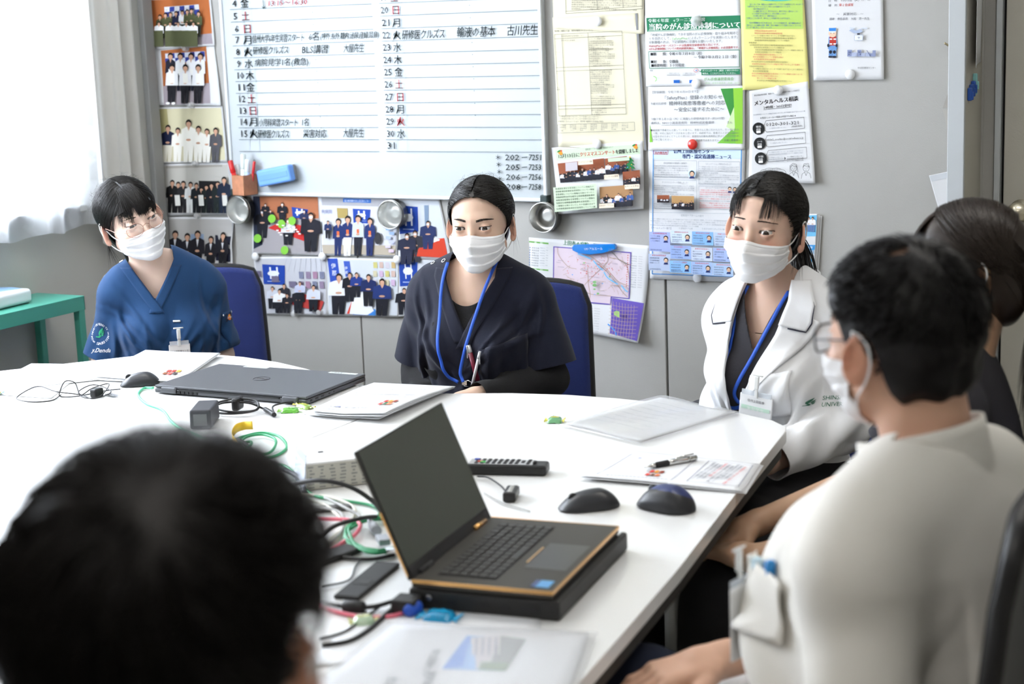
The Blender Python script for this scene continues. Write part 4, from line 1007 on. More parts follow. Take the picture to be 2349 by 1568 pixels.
 for x, y, h_, c in ((781, 719, 92, (226, 228, 236)), (806, 690, 66, BK), (822, 680, 56, (34, 56, 130)), (850, 700, 72, (26, 40, 90)), (882, 722, 84, (30, 50, 110))): s.person(x, y, h_, c, BK, wd=.48)
 s.done()
 s = photo([(918, 592), (1010, 594), (1010, 726), (918, 724)], 'photo with a blue banner mostly hidden behind the person in dark navy scrubs', n=8)
 s.rect([(921, 596), (1007, 597), (1007, 722), (921, 720)], (196, 200, 208)); banner(s, [(917, 592), (960, 596), (958, 654), (920, 656)]); s.person(930, 720, 60, BK, BK, wd=.6); s.done()
photos_mid()
NT = 'notices on the grey wall'
def notices():
 cream = paper_mat('paper_cream', (.72, .68, .52)); g_ = (118, 116, 104)
 s = Sheet('notice', 'cream paper with a table cut off by the top of the view', 'notice', [(1266, -60), (1478, -66), (1479, 78), (1272, 66)], cream, .002, (.001, .004), NT)
 s.lines(1312, 2, 150, 5, 5, 4.2, g_, seed=3); s.line([(1299, 0), (1300, 31), (1476, 20), (1475, -5)], .8, g_); s.line([(1299, 26), (1475, 14)], .8, g_); s.line([(1371, 0), (1372, 22)], .8, g_); s.line([(1430, 0), (1431, 18)], .8, g_); s.done()
 s = Sheet('notice', 'plain white paper above the green titled notice', 'notice', [(1480, -60), (1698, -66), (1701, 40), (1482, 44)], None, .0025, (.001, .001), NT); s.done()
 s = Sheet('notice', 'large cream paper with a long ruled table, right of the whiteboard', 'notice', [(1269, 40), (1464, 30), (1486, 344), (1284, 337)], cream, .005, (.001, .003), NT)
 s.rect([(1459, 31), (1464, 30), (1486, 344), (1481, 344)], (128, 130, 134))
 s.text(1274, 73, '指導医の業務の介助・見学が推奨される(レベル１)', 4.6, (70, 70, 66), wpx=88)
 L = lambda *a: s.line(list(a), .8, g_)
 L((1274, 79), (1429, 71)); L((1275, 89), (1429, 81)); L((1278, 155), (1433, 149)); L((1279, 163), (1433, 158)); L((1283, 243), (1438, 238)); L((1284, 250), (1438, 246)); L((1285, 265), (1439, 261))
 L((1274, 79), (1285, 265)); L((1291, 78), (1301, 264)); L((1351, 75), (1360, 262)); L((1429, 71), (1439, 261))
 for y0, n in ((86, 2), (96, 5), (113, 3), (126, 4), (143, 3), (162, 3), (176, 5), (196, 2), (205, 3), (222, 2), (232, 3), (249, 4)): s.lines(1353 + (y0 - 80) * .05, y0, 34 + (y0 * 7) % 26, n, 4.6, 3.8, g_, seed=y0)
 s.lines(1292, 84, 52, 1, 4, 3.8, g_, seed=9); s.lines(1292, 94, 32, 1, 4, 3.8, g_, seed=8); s.lines(1280, 121, 10, 1, 4, 3.6, g_); s.lines(1282, 202, 8, 2, 4, 3.6, g_)
 s.lines(1286, 268, 92, 2, 4.8, 4, g_, seed=2); s.text(1286, 279, '診療参加・シミュレーション・見学等で経験すべき症候(37項目)', 4.6, (70, 70, 66), wpx=104)
 L((1285, 285), (1461, 279), (1462, 298), (1286, 304), (1285, 285))
 for i in range(7): s.lines(1289 + i * 24, 288 - i * .7, 15, 4, 4, 3.4, g_, seed=i)
 s.done()
 # green titled notice
 s = Sheet('notice', 'notice with a green title band about cancer care e-learning', 'notice', [(1481, 36), (1701, 30), (1703, 196), (1484, 198)], None, .004, (.001, .001), NT)
 G = (34, 122, 84); s.rect([(1484, 41), (1700, 35), (1701, 66), (1486, 73)], G)
 s.text(1488, 51, '令和６年度　eラーニング講習', 9, (235, 245, 240), wpx=130, bold=1); s.text(1489, 68, '当院のがん診療体制について', 16, (245, 250, 248), wpx=209, bold=2.5); s.line([(1489, 71), (1699, 65)], 1, (235, 245, 240))
 K = (110, 116, 118); s.text(1491, 83, '「地域がん診療病院」である当院のがん診療体制・取り組みを知るこ', 7.4, K, wpx=204); s.text(1490, 91.5, 'とを目的として、', 7.4, K, wpx=50); s.text(1543, 91, 'SafetyPlus', 7.6, (120, 190, 90), wpx=36); s.text(1580, 90, 'によるeラーニングを実施いたします。', 7.4, K, wpx=114)
 s.text(1490, 100, '対象職種の方は、下記期間内に受講をお願いいたします。', 7.4, K, wpx=169); R_ = (190, 60, 66)
 s.text(1490, 107.5, '※SafetyPlusのID・パスワードは医療安全研修会等と同じです。', 6, R_, wpx=162, bold=.6); s.text(1490, 114.5, '※がん診療体制についての院内研修実施は、「地域がん診療病院」の必須要件です。', 6, R_, wpx=207, bold=.6)
 s.line([(1490, 118), (1698, 114), (1699, 153), (1492, 156.5), (1490, 118)], 1.2, G); D = (50, 56, 60)
 s.text(1494, 127, '■期　　間：令和６年７月８日（月）', 8, D, wpx=118, bold=.6); s.text(1593, 134, '～ 令和７年３月２１日（金）', 8, D, wpx=98, bold=.6); s.text(1495, 144.5, '■対　　象：全職員', 8, D, wpx=63, bold=.6); s.text(1496, 153, '■所要時間：３０分程度', 8, D, wpx=76, bold=.6)
 s.text(1493, 163, '講習', 4, K); s.lines(1532, 169, 30, 2, 4, 3, K); s.lines(1568, 169, 30, 2, 4, 3, K)
 aa = np.linspace(-1.4, .9, 9); s.line([(1500 + 9 * math.cos(a), 181 + 6.5 * math.sin(a)) for a in aa], 1.6, (130, 200, 90)); s.rect((1548, 183, 1562, 190), (30, 100, 190), 2); s.rect((1584, 183, 1598, 190), (30, 100, 190), 2)
 s.line([(1599 + 5 * math.cos(a), 161 + 4 * math.sin(a)) for a in np.linspace(0, 6.28, 14)], .9, R_); s.ell(1600, 161, 1.6, 1.6, (70, 110, 190), 8)
 s.poly([(1611, 158.5), (1700, 157.5), (1701, 170), (1612, 172), (1612, 166), (1605, 162), (1611, 163)], G); s.text(1614, 163.5, 'ダッシュボードの［講習］に表示されない', 4.6, (240, 248, 244), wpx=83); s.text(1614, 170, '場合は、ここをクリックしてください。', 4.6, (240, 248, 244), wpx=78)
 s.text(1618, 184, 'がん診療運営委員会', 8, (110, 180, 90), wpx=68, bold=.5); s.text(1620, 192, '(担当：経営企画室長　内線：4372)', 5, (170, 205, 160), wpx=80); s.done()
 # registration notice with green shapes
 s = Sheet('notice', 'notice with green angular shapes down its right side, held by the red magnet', 'notice', [(1489, 199), (1710, 196), (1711, 342), (1490, 344)], None, .006, (.001, .002), NT)
 s.poly([(1655, 203), (1706, 201), (1706, 329), (1648, 328), (1688, 290)], (122, 190, 70)); s.poly([(1655, 203), (1684, 202), (1700, 262), (1688, 296)], (58, 140, 60)); s.poly([(1684, 202), (1706, 201), (1706, 329), (1690, 329)], (140, 200, 62)); s.poly([(1668, 290), (1688, 240), (1694, 270), (1686, 300)], (200, 224, 170)); s.poly([(1493, 282), (1500, 325), (1493, 326)], (130, 195, 66))
 s.text(1495, 214, '【登録期間：令和７年４月30日まで】', 6.6, (130, 134, 138), wpx=108); s.text(1521, 228, '『SafetyPlus』登録のお知らせ', 10.5, (84, 88, 92), wpx=138); s.text(1494, 240, '患者対応研修', 6.6, (120, 124, 128), wpx=37); s.text(1537, 241, '精神科疾患等患者への対応', 11, (84, 88, 92), wpx=128); s.text(1548, 255, '～安全に接するために～', 11, (84, 88, 92), wpx=116)
 s.text(1495, 275, '令和７年１月９日（木）に実施した研修内容です（約20分間）', 6.4, (110, 114, 118), wpx=170); s.text(1495, 284, '講師は、NHO小諸高原病院　精神科認定看護師　　　　さん', 6.4, (110, 114, 118), wpx=188); s.line([(1520, 286.5), (1627, 285.5)], .7, (130, 134, 138))
 s.ell(1497.5, 298, 2.2, 2.2, (60, 64, 68), 8); T = ['最前線で患者さんと接している皆さん、患者さんに急に叩かれたり、引っ掻かれた', 'り等、対応に悩むケースがあると思います。本研修では、患者さんの安全と自分の', '安全を守るためにどうしたら良いか、基礎的な行動を具体的に学ぶことができます。', 'ぜひご覧ください。']
 for i, t in enumerate(T): s.text(1501, 300 + i * 7.2, t, 5.4, (122, 130, 130), wpx=(197, 197, 199, 45)[i])
 s.text(1590, 323, '※必須研修ではありません。～主催：看護部～', 5.4, (90, 98, 96), wpx=112); s.done()
 # concert notice
 s = Sheet('notice', 'landscape notice with photos and a small fir tree about a December concert', 'notice', [(1268, 338), (1478, 322), (1483, 477), (1288, 489)], None, .008, (.004, .010), NT)
 LG = (200, 218, 192); s.rect([(1277, 342), (1470, 330), (1472, 352), (1280, 368)], LG); s.text(1346, 344, '認知症ケアチーム主催｜院内デイケア', 5, (60, 70, 60), wpx=64)
 s.text(1283, 362, '12月13日に', 11, (30, 36, 40), wpx=50, bold=1.2); s.text(1333, 358, 'クリスマスコンサート', 11, (214, 50, 50), wpx=81, bold=1.2); s.text(1415, 352, 'を開催しました', 11, (30, 36, 40), wpx=53, bold=1.2)
 for x, y in ((1289, 350), (1461, 336)): s.ell(x, y, 6, 4, (236, 150, 50), 10, .6); s.ell(x - 3, y - 4, 5, 2, (50, 130, 60), 8, -.5); s.ell(x + 2, y - 5, 2, 2, (210, 40, 40), 6)
 def mini(q, n, sd, wall=(150, 84, 56)):
  s.rect(q, (52, 36, 40), 3); P_ = np.array(q, float); s.rect([tuple(P_[0]), tuple(P_[1]), tuple(P_[1] * .45 + P_[2] * .55), tuple(P_[0] * .45 + P_[3] * .55)], wall, 3); r_ = random.Random(sd)
  for i in range(n):
   u = (i + .5) / n; b_ = P_[3] * (1 - u) + P_[2] * u; hh = abs(P_[3][1] - P_[0][1]) * r_.uniform(.45, .7); s.person(b_[0], b_[1], hh, r_.choice([(220, 222, 230), (40, 44, 60), (60, 90, 150), (30, 30, 34)]), (30, 32, 44), wd=.5)
 mini([(1283, 374), (1389, 362), (1393, 409), (1290, 418)], 11, 1); s.rect([(1305, 372), (1332, 369), (1333, 388), (1306, 391)], (196, 190, 196), 2)
 mini([(1395, 362), (1446, 356), (1449, 393), (1398, 400)], 5, 2); mini([(1438, 392), (1478, 387), (1480, 420), (1440, 425)], 4, 3); mini([(1387, 426), (1464, 420), (1466, 468), (1391, 473)], 8, 4, (170, 130, 90))
 for x, y, t in ((1341, 371, 'クリスマスソングの演奏'), (1401, 404, 'ハンドベル演奏'), (1449, 426, 'ゆきぐんも参加'), (1392, 469, '認知症ケアチーム')): s.rect((x - 1, y - 6, x + 34, y + 2), (238, 222, 200), 1); s.text(x, y, t, 5, (60, 50, 44), wpx=32)
 for i in range(3): s.poly([(1460, 356 + i * 7), (1452 - i * 1.5, 368 + i * 8), (1470 + i * 1.5, 367 + i * 8)], (34, 120, 66))
 s.rect((1459, 384, 1463, 389), (130, 80, 50), 1); s.ell(1460, 357, 2, 2, (240, 190, 60), 6)
 for x, y, c in ((1456, 368, (220, 60, 60)), (1464, 374, (240, 200, 80)), (1455, 380, (80, 140, 220)), (1462, 381, (220, 60, 60))): s.ell(x, y, 1.3, 1.3, c, 6)
 s.rect([(1286, 426), (1384, 417), (1387, 472), (1292, 481)], LG)
 for i in range(8): s.lines(1291 + i * .7, 431 + i * 6.4, 88, 1, 6, 4.6, (70, 84, 70), seed=40 + i)
 s.rect([(1410, 360), (1459, 356), (1460, 364), (1411, 368)], (196, 222, 190), 2); s.done()
 # nurse news poster
 s = Sheet('poster', 'blue bordered poster of nurse news with rows of small portrait cards', 'poster', [(1488, 335), (1711, 337), (1702, 648), (1493, 638)], None, .0035, (.001, .002), NT)
 s.rect([(1499, 340), (1703, 343), (1701, 364), (1501, 364)], (206, 226, 244)); s.line([(1500, 340), (1498, 627), (1696, 634)], 1.8, (50, 150, 226)); s.line([(1702, 343), (1697, 634)], 1.8, (50, 150, 226))
 NB = (36, 60, 120); s.text(1546, 350, '信州上田医療センター', 11, NB, wpx=92, bold=1.5); s.text(1566, 362, '専門・認定看護師ニュース', 11, NB, wpx=112, bold=1.5); s.line([(1501, 344), (1534, 344), (1533, 354), (1501, 353), (1501, 344)], .9, (200, 70, 70)); s.text(1504, 352, '院内職員用', 6, (200, 60, 66), wpx=27, bold=.5)
 gk = (140, 146, 156); rd = (206, 80, 86)
 for q in ((1501, 367, 1600, 407), (1502, 411, 1600, 480), (1604, 369, 1699, 424), (1605, 426, 1694, 480)): s.box(*q, .8, (170, 180, 190))
 s.text(1524, 375, '認知症看護認定看護師の活動紹介', 4.6, gk, wpx=54); s.text(1620, 377, 'コミュニケーション研修を行いました！', 4.6, gk, wpx=60); s.text(1520, 419, 'クリスマスコンサート開催しました！', 4.8, gk, wpx=60); s.text(1620, 431, 'コミュニケーションのポイント', 5, gk, wpx=50)
 s.lines(1503, 381, 78, 6, 4.9, 3.6, gk, seed=1); s.lines(1605, 383, 92, 9, 4.7, 3.6, gk, seed=2); s.lines(1503, 426, 92, 5, 4.7, 3.6, gk, seed=3); s.lines(1503, 468, 42, 3, 4.7, 3.6, gk, seed=4)
 for i in range(9): s.lines(1608, 436 + i * 4.9, 70, 1, 4, 3.6, rd if i not in (3, 5) else gk, seed=20 + i)
 def face(x, y, r_, hair=(30, 28, 32), bob=False, cl=(40, 54, 110)):
  if bob: s.ell(x, y, r_ * 1.05, r_ * 1.15, hair)
  s.poly([(x - r_, y + r_ * 1.9), (x + r_, y + r_ * 1.9), (x + r_ * .7, y + r_ * 1.05), (x - r_ * .7, y + r_ * 1.05)], cl); s.ell(x, y - r_ * .15, r_ * .98, r_ * 1.0, hair); s.ell(x, y + r_ * .18, r_ * .78, r_ * .85, (232, 196, 168)); s.line([(x - r_ * .3, y + r_ * .62), (x + r_ * .3, y + r_ * .62)], .6, (170, 80, 70));
  for q in (-1, 1): s.ell(x + q * r_ * .3, y + r_ * .15, .7, .7, (40, 30, 30), 6)
 s.ell(1591, 398, 8.5, 9, (196, 224, 246)); face(1591, 397, 6, bob=True); face(1678, 432, 4.6); face(1690, 433, 4.6, bob=True)
 mini([(1512, 446), (1540, 446), (1540, 463), (1512, 463)], 4, 7); mini([(1547, 447), (1598, 448), (1598, 479), (1547, 478)], 8, 8, (190, 150, 100))
 s.line([(1500, 484), (1698, 487)], .8, (170, 180, 190)); s.text(1571, 493, '認知症ケアチームの紹介', 5.4, gk, wpx=52); s.lines(1501, 500, 178, 4, 4.7, 3.7, gk, seed=6); s.text(1501, 521, '【チームメンバー紹介】', 5.6, (110, 116, 126), wpx=48); s.text(1566, 522, '① 認知症ケア心得', 4.6, gk, wpx=32); s.text(1619, 523, '② 好きなポテトチップスの味', 4.6, gk, wpx=52)
 C1, C2, C3 = (158, 186, 232), (206, 222, 240), (140, 190, 240)
 for x, y, x2, y2, c, h_ in ((1499, 528, 1547, 574, (168, 182, 236), 0), (1549, 525, 1597, 555, (212, 228, 244), 1), (1598, 527, 1647, 559, C3, 0), (1649, 529, 1697, 561, (196, 214, 242), 0), (1500, 577, 1550, 617, (184, 198, 226), 0), (1550, 558, 1598, 590, (158, 184, 238), 0), (1599, 562, 1647, 594, (206, 218, 238), 1), (1649, 563, 1697, 596, (170, 190, 236), 0), (1551, 592, 1600, 621, C3, 0), (1601, 594, 1649, 625, (170, 196, 238), 1), (1650, 597, 1697, 628, (180, 206, 240), 0)):
  s.rect((x, y, x2, y2), c, 2); s.lines(x + 8, y + 5, 32, 1, 4, 3.8, rd, seed=int(x)); s.lines(x + 3, y + 11, 22, 3, 5.4, 3.6, (110, 120, 150), seed=int(y)); s.lines(x + 3, y2 - 4, 26, 1, 4, 3.6, (110, 120, 150), seed=int(x + y)); face(x2 - 10, y + 15, 5.2, (30, 28, 32) if x < 1590 or h_ else (90, 50, 30), bob=bool(h_))
 s.done()
 # map
 s = Sheet('map_poster', 'pink town map with purple border and hospital lists below', 'map', [(1215, 544), (1496, 563), (1474, 782), (1226, 742)], None, .004, (.002, .006), NT, corner=(1, 1, .022), n=26)
 s.text(1293, 560, '上田市の病院・医院案内', 12.5, (26, 130, 76), wpx=107, bold=1.6); PU = (102, 84, 176)
 s.rect([(1272, 565), (1449, 578), (1446, 684), (1405, 681), (1403, 696), (1270, 684)], PU) if False else None
 s.poly([(1271, 564), (1450, 577.5), (1446.5, 685), (1405.5, 681), (1404, 698.5), (1270, 686.5)], PU); s.poly([(1273.5, 566.5), (1447.5, 580), (1444, 682.5), (1403, 678.5), (1401.5, 695.5), (1272.5, 684)], (220, 204, 216))
 s.poly([(1406.5, 682), (1480, 694), (1471.5, 777.5), (1404, 762)], PU); s.poly([(1409, 685), (1477, 696), (1469, 774), (1406.5, 759.5)], (226, 206, 216))
 RD = (186, 160, 142); rr = random.Random(5)
 def road(P_, w_=1.0, c=RD): s.line([tuple(p) for p in bez(P_, 5)], w_, c, 40)
 road([(1274, 630), (1310, 622), (1340, 616), (1375, 610)], 1.5); road([(1275, 661), (1300, 650), (1322, 640), (1345, 630), (1358, 612), (1375, 600)], 1.5); road([(1290, 655), (1310, 661), (1345, 668), (1360, 674), (1404, 678)], 1.3); road([(1330, 575), (1362, 590), (1395, 618), (1420, 644), (1445, 655)], 1.6); road([(1352, 590), (1380, 610), (1402, 630), (1430, 668), (1442, 680)], 1.2); road([(1350, 612), (1352, 650), (1356, 675), (1352, 694)], 1.2)
 road([(1281, 567), (1284, 585), (1305, 610), (1325, 616)]); road([(1395, 582), (1395, 600), (1370, 625), (1345, 650), (1330, 668)]); road([(1400, 590), (1425, 595), (1440, 610), (1446, 640)], 1.2); road([(1404, 575), (1418, 590), (1424, 596), (1446, 606)], 1.2, (110, 120, 110))
 for i in range(46):
  x, y = rr.uniform(1300, 1440), rr.uniform(585, 665); a = rr.uniform(0, 3.1); L_ = rr.uniform(8, 26); road([(x, y), (x + L_ * math.cos(a) * .5 + rr.uniform(-3, 3), y + L_ * math.sin(a) * .4), (min(1442, x + L_ * math.cos(a)), min(674, y + L_ * math.sin(a) * .8))], .7)
 for P_ in ([(1330, 580), (1346, 586), (1360, 592)], [(1366, 596), (1378, 610), (1388, 618)], [(1390, 622), (1400, 636), (1422, 650)], [(1430, 652), (1440, 664), (1445, 667)]): road(P_, 2.6, (110, 190, 240))
 for x, y, a, b_ in ((1369, 645, 4.5, 3), (1369, 652, 5, 3.6), (1369, 661, 3, 2), (1377, 671, 3, 2.2), (1345, 601, 3, 1.5), (1404, 632, 2, 2)): s.ell(x, y, a, b_, (130, 186, 120), 10)
 for i in range(46): s.ell(rr.gauss(1375, 30), min(670, max(584, rr.gauss(615, 14))), 1.1, 1.1, (214, 80, 70), 6)
 for x, y in ((1304, 655), (1327, 655), (1310, 666), (1321, 627), (1372, 672), (1390, 647)): s.ell(x, y, 1.8, 1.3, (96, 170, 236), 6)
 for i in range(26): s.lines(rr.uniform(1278, 1425), rr.uniform(590, 675), rr.uniform(8, 16), 1, 3, 2.6, (150, 140, 160), seed=i)
 s.poly([(1424, 708), (1432, 710), (1433, 724), (1420, 718), (1419, 711)], (160, 206, 120)); road([(1406, 738), (1415, 745), (1424, 754), (1428, 764)], 2.8, (50, 140, 226))
 for i in range(9): road([(1410 + i * 7, 686 + i * 1.2), (1413 + i * 6.6, 728), (1410 + i * 7, 762 + i)], .7); road([(1408, 694 + i * 8), (1440, 700 + i * 8), (1474, 700 + i * 8.2)], .7)
 GR = (106, 168, 78)
 for y, t in ((549, '病　院'), (610, '医　院')): s.rect((1225, y, 1269, y + 8), GR, 2); s.text(1236, y + 6.5, t, 6, (240, 246, 236), wpx=20)
 for i in range(8): s.ell(1227.5, 564 + i * 5.6, 1.4, 1.4, (70, 110, 180), 6); s.lines(1231, 566 + i * 5.6, 17, 1, 4, 4, (84, 88, 92), seed=60 + i); s.lines(1250, 566 + i * 5.6, 12, 1, 4, 2.6, gk, seed=70 + i); s.lines(1264, 566 + i * 5.6, 5, 1, 4, 2.6, gk, seed=i)
 for i in range(17): s.lines(1231, 624 + i * 5.6, 20, 1, 4, 3.6, gk, seed=80 + i)
 for i in range(14): s.ell(1453.5 - i * .1, 581.5 + i * 5.3, 1.3, 1.3, (206, 80, 70), 6); s.lines(1457, 583.5 + i * 5.3, 17, 1, 4, 3.4, gk, seed=100 + i); s.lines(1477, 584.5 + i * 5.3, 10, 1, 4, 2.4, (170, 170, 175), seed=120 + i)
 for c, x0 in enumerate((1318, 1358)):
  for i in range(11): s.ell(x0 - i * .1, 695 + c * 3 + i * 5.5, 1.3, 1.3, (206, 80, 70), 6); s.lines(x0 + 3, 697 + c * 3 + i * 5.5, 17, 1, 4, 3.4, gk, seed=140 + i + c * 20); s.lines(x0 + 23, 698 + c * 3 + i * 5.5, 13, 1, 4, 2.4, (170, 170, 175), seed=180 + i)
 s.lines(1414, 566, 30, 3, 3.6, 2.8, gk); s.done()
 # yellow notice
 s = Sheet('notice', 'yellow notice with a green box and red lines', 'notice', [(1698, -66), (1842, -60), (1859, 203), (1706, 206)], paper_mat('paper_yellow', (.80, .74, .28)), .0045, (.001, .003), NT)
 s.rect([(1710, -20), (1842, -20), (1844, 66), (1712, 67)], (178, 212, 104)); s.ell(1782, -3, 44, 6, (90, 190, 170), 20); s.text(1745, 0, '傾聴の窓', 9, (50, 90, 150)); bl = (60, 96, 170)
 for i, t in enumerate(['当センターでは、職員の心の健康をサポートすることを目的として、センター外', 'で専門カウンセラーによるメンタルヘルス相談を行っています。', '・仕事や職業生活に関すること', '・心の健康に関すること（気力がわかない、集中できない、眠れない、スト', 'レスを解消する方法を知りたい、自分の性格のことなど）', '・対人関係に関すること（職場や家庭など）', '仕事上のことに限らず、様々なことを相談することができます。', '', '悩みや問題解決の糸口を見つける、ストレスを軽減する、自己理解を深める', '図るなど、心の健康の回復・維持・向上の機会としてご活用ください。カウンセ', 'ラーが一緒に考え、サポートします。']):
  if t: s.text(1715 + (6 if i in (0, 8) else 0) + (12 if i in (2, 3, 4, 5) else 0), 11.5 + i * 5.3, t, 4.4, bl, wpx=min(124, len(t) * 3.45) - (12 if i in (2, 3, 4, 5) else 0))
 for i, (x, w_, c) in enumerate([(1733, 50, rd), (1733, 64, rd), (1726, 100, g_), (1733, 96, g_), (1733, 80, g_), (1720, 18, g_), (1722, 100, g_), (1732, 70, g_), (1735, 110, g_), (1735, 60, g_), (1732, 64, rd), (1730, 70, rd), (1732, 50, rd), (1727, 84, g_), (1728, 110, rd), (1722, 32, g_), (1730, 116, g_), (1730, 36, g_), (1728, 116, rd), (1728, 60, rd), (1740, 44, rd), (1740, 80, g_)]): s.lines(x, 72 + i * 5.4, w_, 1, 5, 3.9, c if c != g_ else (120, 116, 70), seed=200 + i)
 s.done()
 # hotline notice
 s = Sheet('notice', 'white hotline notice with three black circles and two outlined figures', 'notice', [(1725, 208), (1856, 186), (1875, 419), (1722, 416)], None, .008, (.004, .006), NT, corner=(0, 0, .012)); K = (36, 38, 42)
 s.text(1735, 220, '厚生労働省委託事業　職場のメンタルヘルス事業者を対象とした相談窓口', 4, (90, 92, 96), wpx=102, ux=nz((.985, 0, .10))); s.text(1734, 241, 'メンタルヘルス相談', 12.5, K, wpx=100, bold=1.4, ux=nz((.985, 0, .10))); s.text(1755, 249, '24時間・365日受付！', 7, (60, 62, 66), wpx=63, bold=.6, ux=nz((.985, 0, .08))); s.line([(1755, 251), (1818, 245)], .7, K)
 s.lines(1732, 264, 118, 1, 4, 3.4, gk, seed=5); s.text(1747, 272, '★電話とメールの相談は何回でも無料★', 5, (70, 72, 76), wpx=82, ux=nz((.985, 0, .06)))
 for y, t, q in ((294, '電話', '0120-301-321'), (328, 'メール', 'mhlw2_soudan@social-advance.jp'), (362, '対面', None)):
  x = 1743.5 + (y - 294) * .09; s.ell(x, y, 13.5, 14, (28, 30, 32), 22); s.text(x - 6, y - 2, t, 5, (240, 240, 240), wpx=12); s.text(x - 5, y + 4, '相談', 5, (240, 240, 240), wpx=10); s.rect((x - 5, y + 5, x + 5, y + 10), (240, 240, 240), 1)
  a = x + 12; s.line([(a, y - 6), (a + 5, y - 18), (1847 + (y - 294) * .1, y - 26), (1849 + (y - 294) * .1, y - 1), (a + 7, y + 8), (a, y + 2)], .8, K)
  if q and q[0] == '0': s.text(1760, y - 5, q, 11, K, wpx=75, ux=nz((.99, 0, .06))); s.lines(1767, y + 1, 40, 1, 4, 3.2, gk); s.text(1818, y - 3, '(通話料無料)', 4.2, K, wpx=26)
  elif q: s.text(1762, y - 6, q, 6.6, K, wpx=85, ux=nz((.99, 0, .06))); s.lines(1770, y + 1, 40, 1, 4, 3.2, gk)
  else:
   s.lines(1767, y - 12, 80, 2, 5, 3.4, gk); s.lines(1766, y, 36, 3, 4.4, 3.4, gk); s.lines(1810, y - 2, 38, 3, 4.6, 3.6, K); s.poly([(1804, y - 4), (1807, y), (1804, y + 4)], K)
 s.line([(1746 + 30 * math.cos(a) + 32, 395 + 11 * math.sin(a) * (1 + .08 * math.sin(9 * a))) for a in np.linspace(0, 6.28, 40)], .8, K, 50)
 for i, t in enumerate(('一人で悩まずメンタルの', '専門家に話してみませんか？', 'ご相談お待ちしております！')): s.text(1757, 391 + i * 5.6, t, 4.8, (60, 60, 64), wpx=(40, 45, 46)[i])
 for x, bob in ((1826, 1), (1855, 0)):
  y = 384; s.line([(x + 7 * math.cos(a), y + 8 * math.sin(a)) for a in np.linspace(0, 6.28, 22)], .8, K, 50); s.line([(x - 11, y + 24), (x - 9, y + 13), (x - 3, y + 9), (x, y + 17), (x + 3, y + 9), (x + 9, y + 12), (x + 12, y + 23)], .8, K)
  s.line([(x - 8, y - 2), (x - 5, y - 6), (x + 1, y - 4), (x + 7, y - 3)], .8, K)
  if bob: s.line([(x - 8, y + 9), (x - 9, y - 5), (x - 2, y - 11), (x + 6, y - 9), (x + 10, y + 9)], .8, K)
  else: s.line([(x - 7, y - 3), (x - 5, y - 10), (x + 5, y - 11), (x + 8, y - 2)], .8, K)
  for q in (-1, 1): s.ell(x + q * 2.6, y, .7, .9, K, 6)
  s.line([(x - 2, y + 4), (x, y + 5), (x + 2, y + 4)], .7, K)
 s.done()
 # lecture notice with rescuer figure and drone
 s = Sheet('notice', 'white lecture notice with a rescuer figure and a drone drawing', 'notice', [(1862, -60), (2026, -62), (2030, 182), (1869, 184)], None, .005, (.001, .003), NT)
 K = (120, 124, 132); s.text(1901, 4, '日　時：４月15日（火）17：00', 6.6, K, wpx=97); s.text(1901, 15, '場　所：', 6.6, K, wpx=24); s.text(1926, 14, '第２会議室', 7, (210, 90, 80), wpx=33); s.text(1920, 35, '～　災害対応　～', 7, K, wpx=62); s.text(1904, 46, '講師：救急部長　大屋　房一先生', 6.6, K, wpx=92)
 O = (46, 50, 74)
 s.poly([(1903, 84), (1921, 84), (1923, 112), (1901, 112)], (110, 156, 214)); s.rect((1905, 84, 1920, 104), (196, 60, 50), 2); s.rect((1905, 88, 1911, 91), (240, 240, 240), 1); s.rect((1914, 88, 1920, 91), (240, 240, 240), 1); s.rect((1905, 99, 1911, 102), (240, 240, 240), 1); s.rect((1914, 99, 1920, 102), (240, 240, 240), 1)
 for x in (1907.5, 1916.5): s.rect((x - 4, 110, x + 4, 129), (110, 156, 214), 1); s.ell(x, 119, 3.6, 4, (40, 44, 60), 10); s.ell(x, 130, 5.2, 2.4, (40, 44, 60), 10)
 s.ell(1912, 76, 9, 9.5, (240, 206, 180), 14); s.ell(1912, 69, 9.6, 6.4, (228, 238, 246), 14); s.rect((1904, 64, 1920, 71), (50, 130, 214), 2)
 for x in (1908.5, 1915.5): s.ell(x, 76, .8, 1.2, O, 6)
 s.ell(1902.5, 104, 2.4, 4, (40, 44, 60), 8); s.ell(1921.5, 104, 2.4, 4, (40, 44, 60), 8)
 dv = (176, 190, 216); s.poly([(1956, 66), (1966, 70), (1976, 66), (1982, 72), (1972, 76), (1961, 76), (1950, 70)], dv)
 for x in (1955, 1960, 1982, 1989): s.ell(x, 64 + (x > 1970) * .5, 4, 1.6, (210, 218, 232), 8)
 s.rect((1969, 76, 1975, 80), (60, 60, 70), 1); s.rect((1963, 80, 1982, 92), (234, 238, 246), 1); s.box(1963, 80, 1982, 92, .8, (170, 184, 210)); s.line([(1970, 86), (1976, 86)], 1, (130, 140, 160)); s.line([(1973, 83.5), (1973, 89)], 1, (130, 140, 160))
 for x, y, w_, c in ((1947, 114, 10, 0), (1957, 120, 12, 1), (1970, 114, 9, 0), (1979, 121, 9, 1), (1989, 120, 10, 1), (1999, 122, 8, 0), (2005, 115, 7, 0)): s.rect((x, y, x + w_, 129), ((140, 150, 186), (176, 186, 214))[c], 1)
 for x, y in ((1950, 118), (1953, 118), (1950, 123), (1973, 118), (1976, 123)): s.rect((x, y, x + 2, y + 2.4), (80, 90, 130), 1)
 s.line([(1992, 115), (2000, 128)], 1.4, (100, 110, 150)); s.text(1971, 157, '地域医療教育センター', 5, (100, 104, 112), wpx=42); s.done()
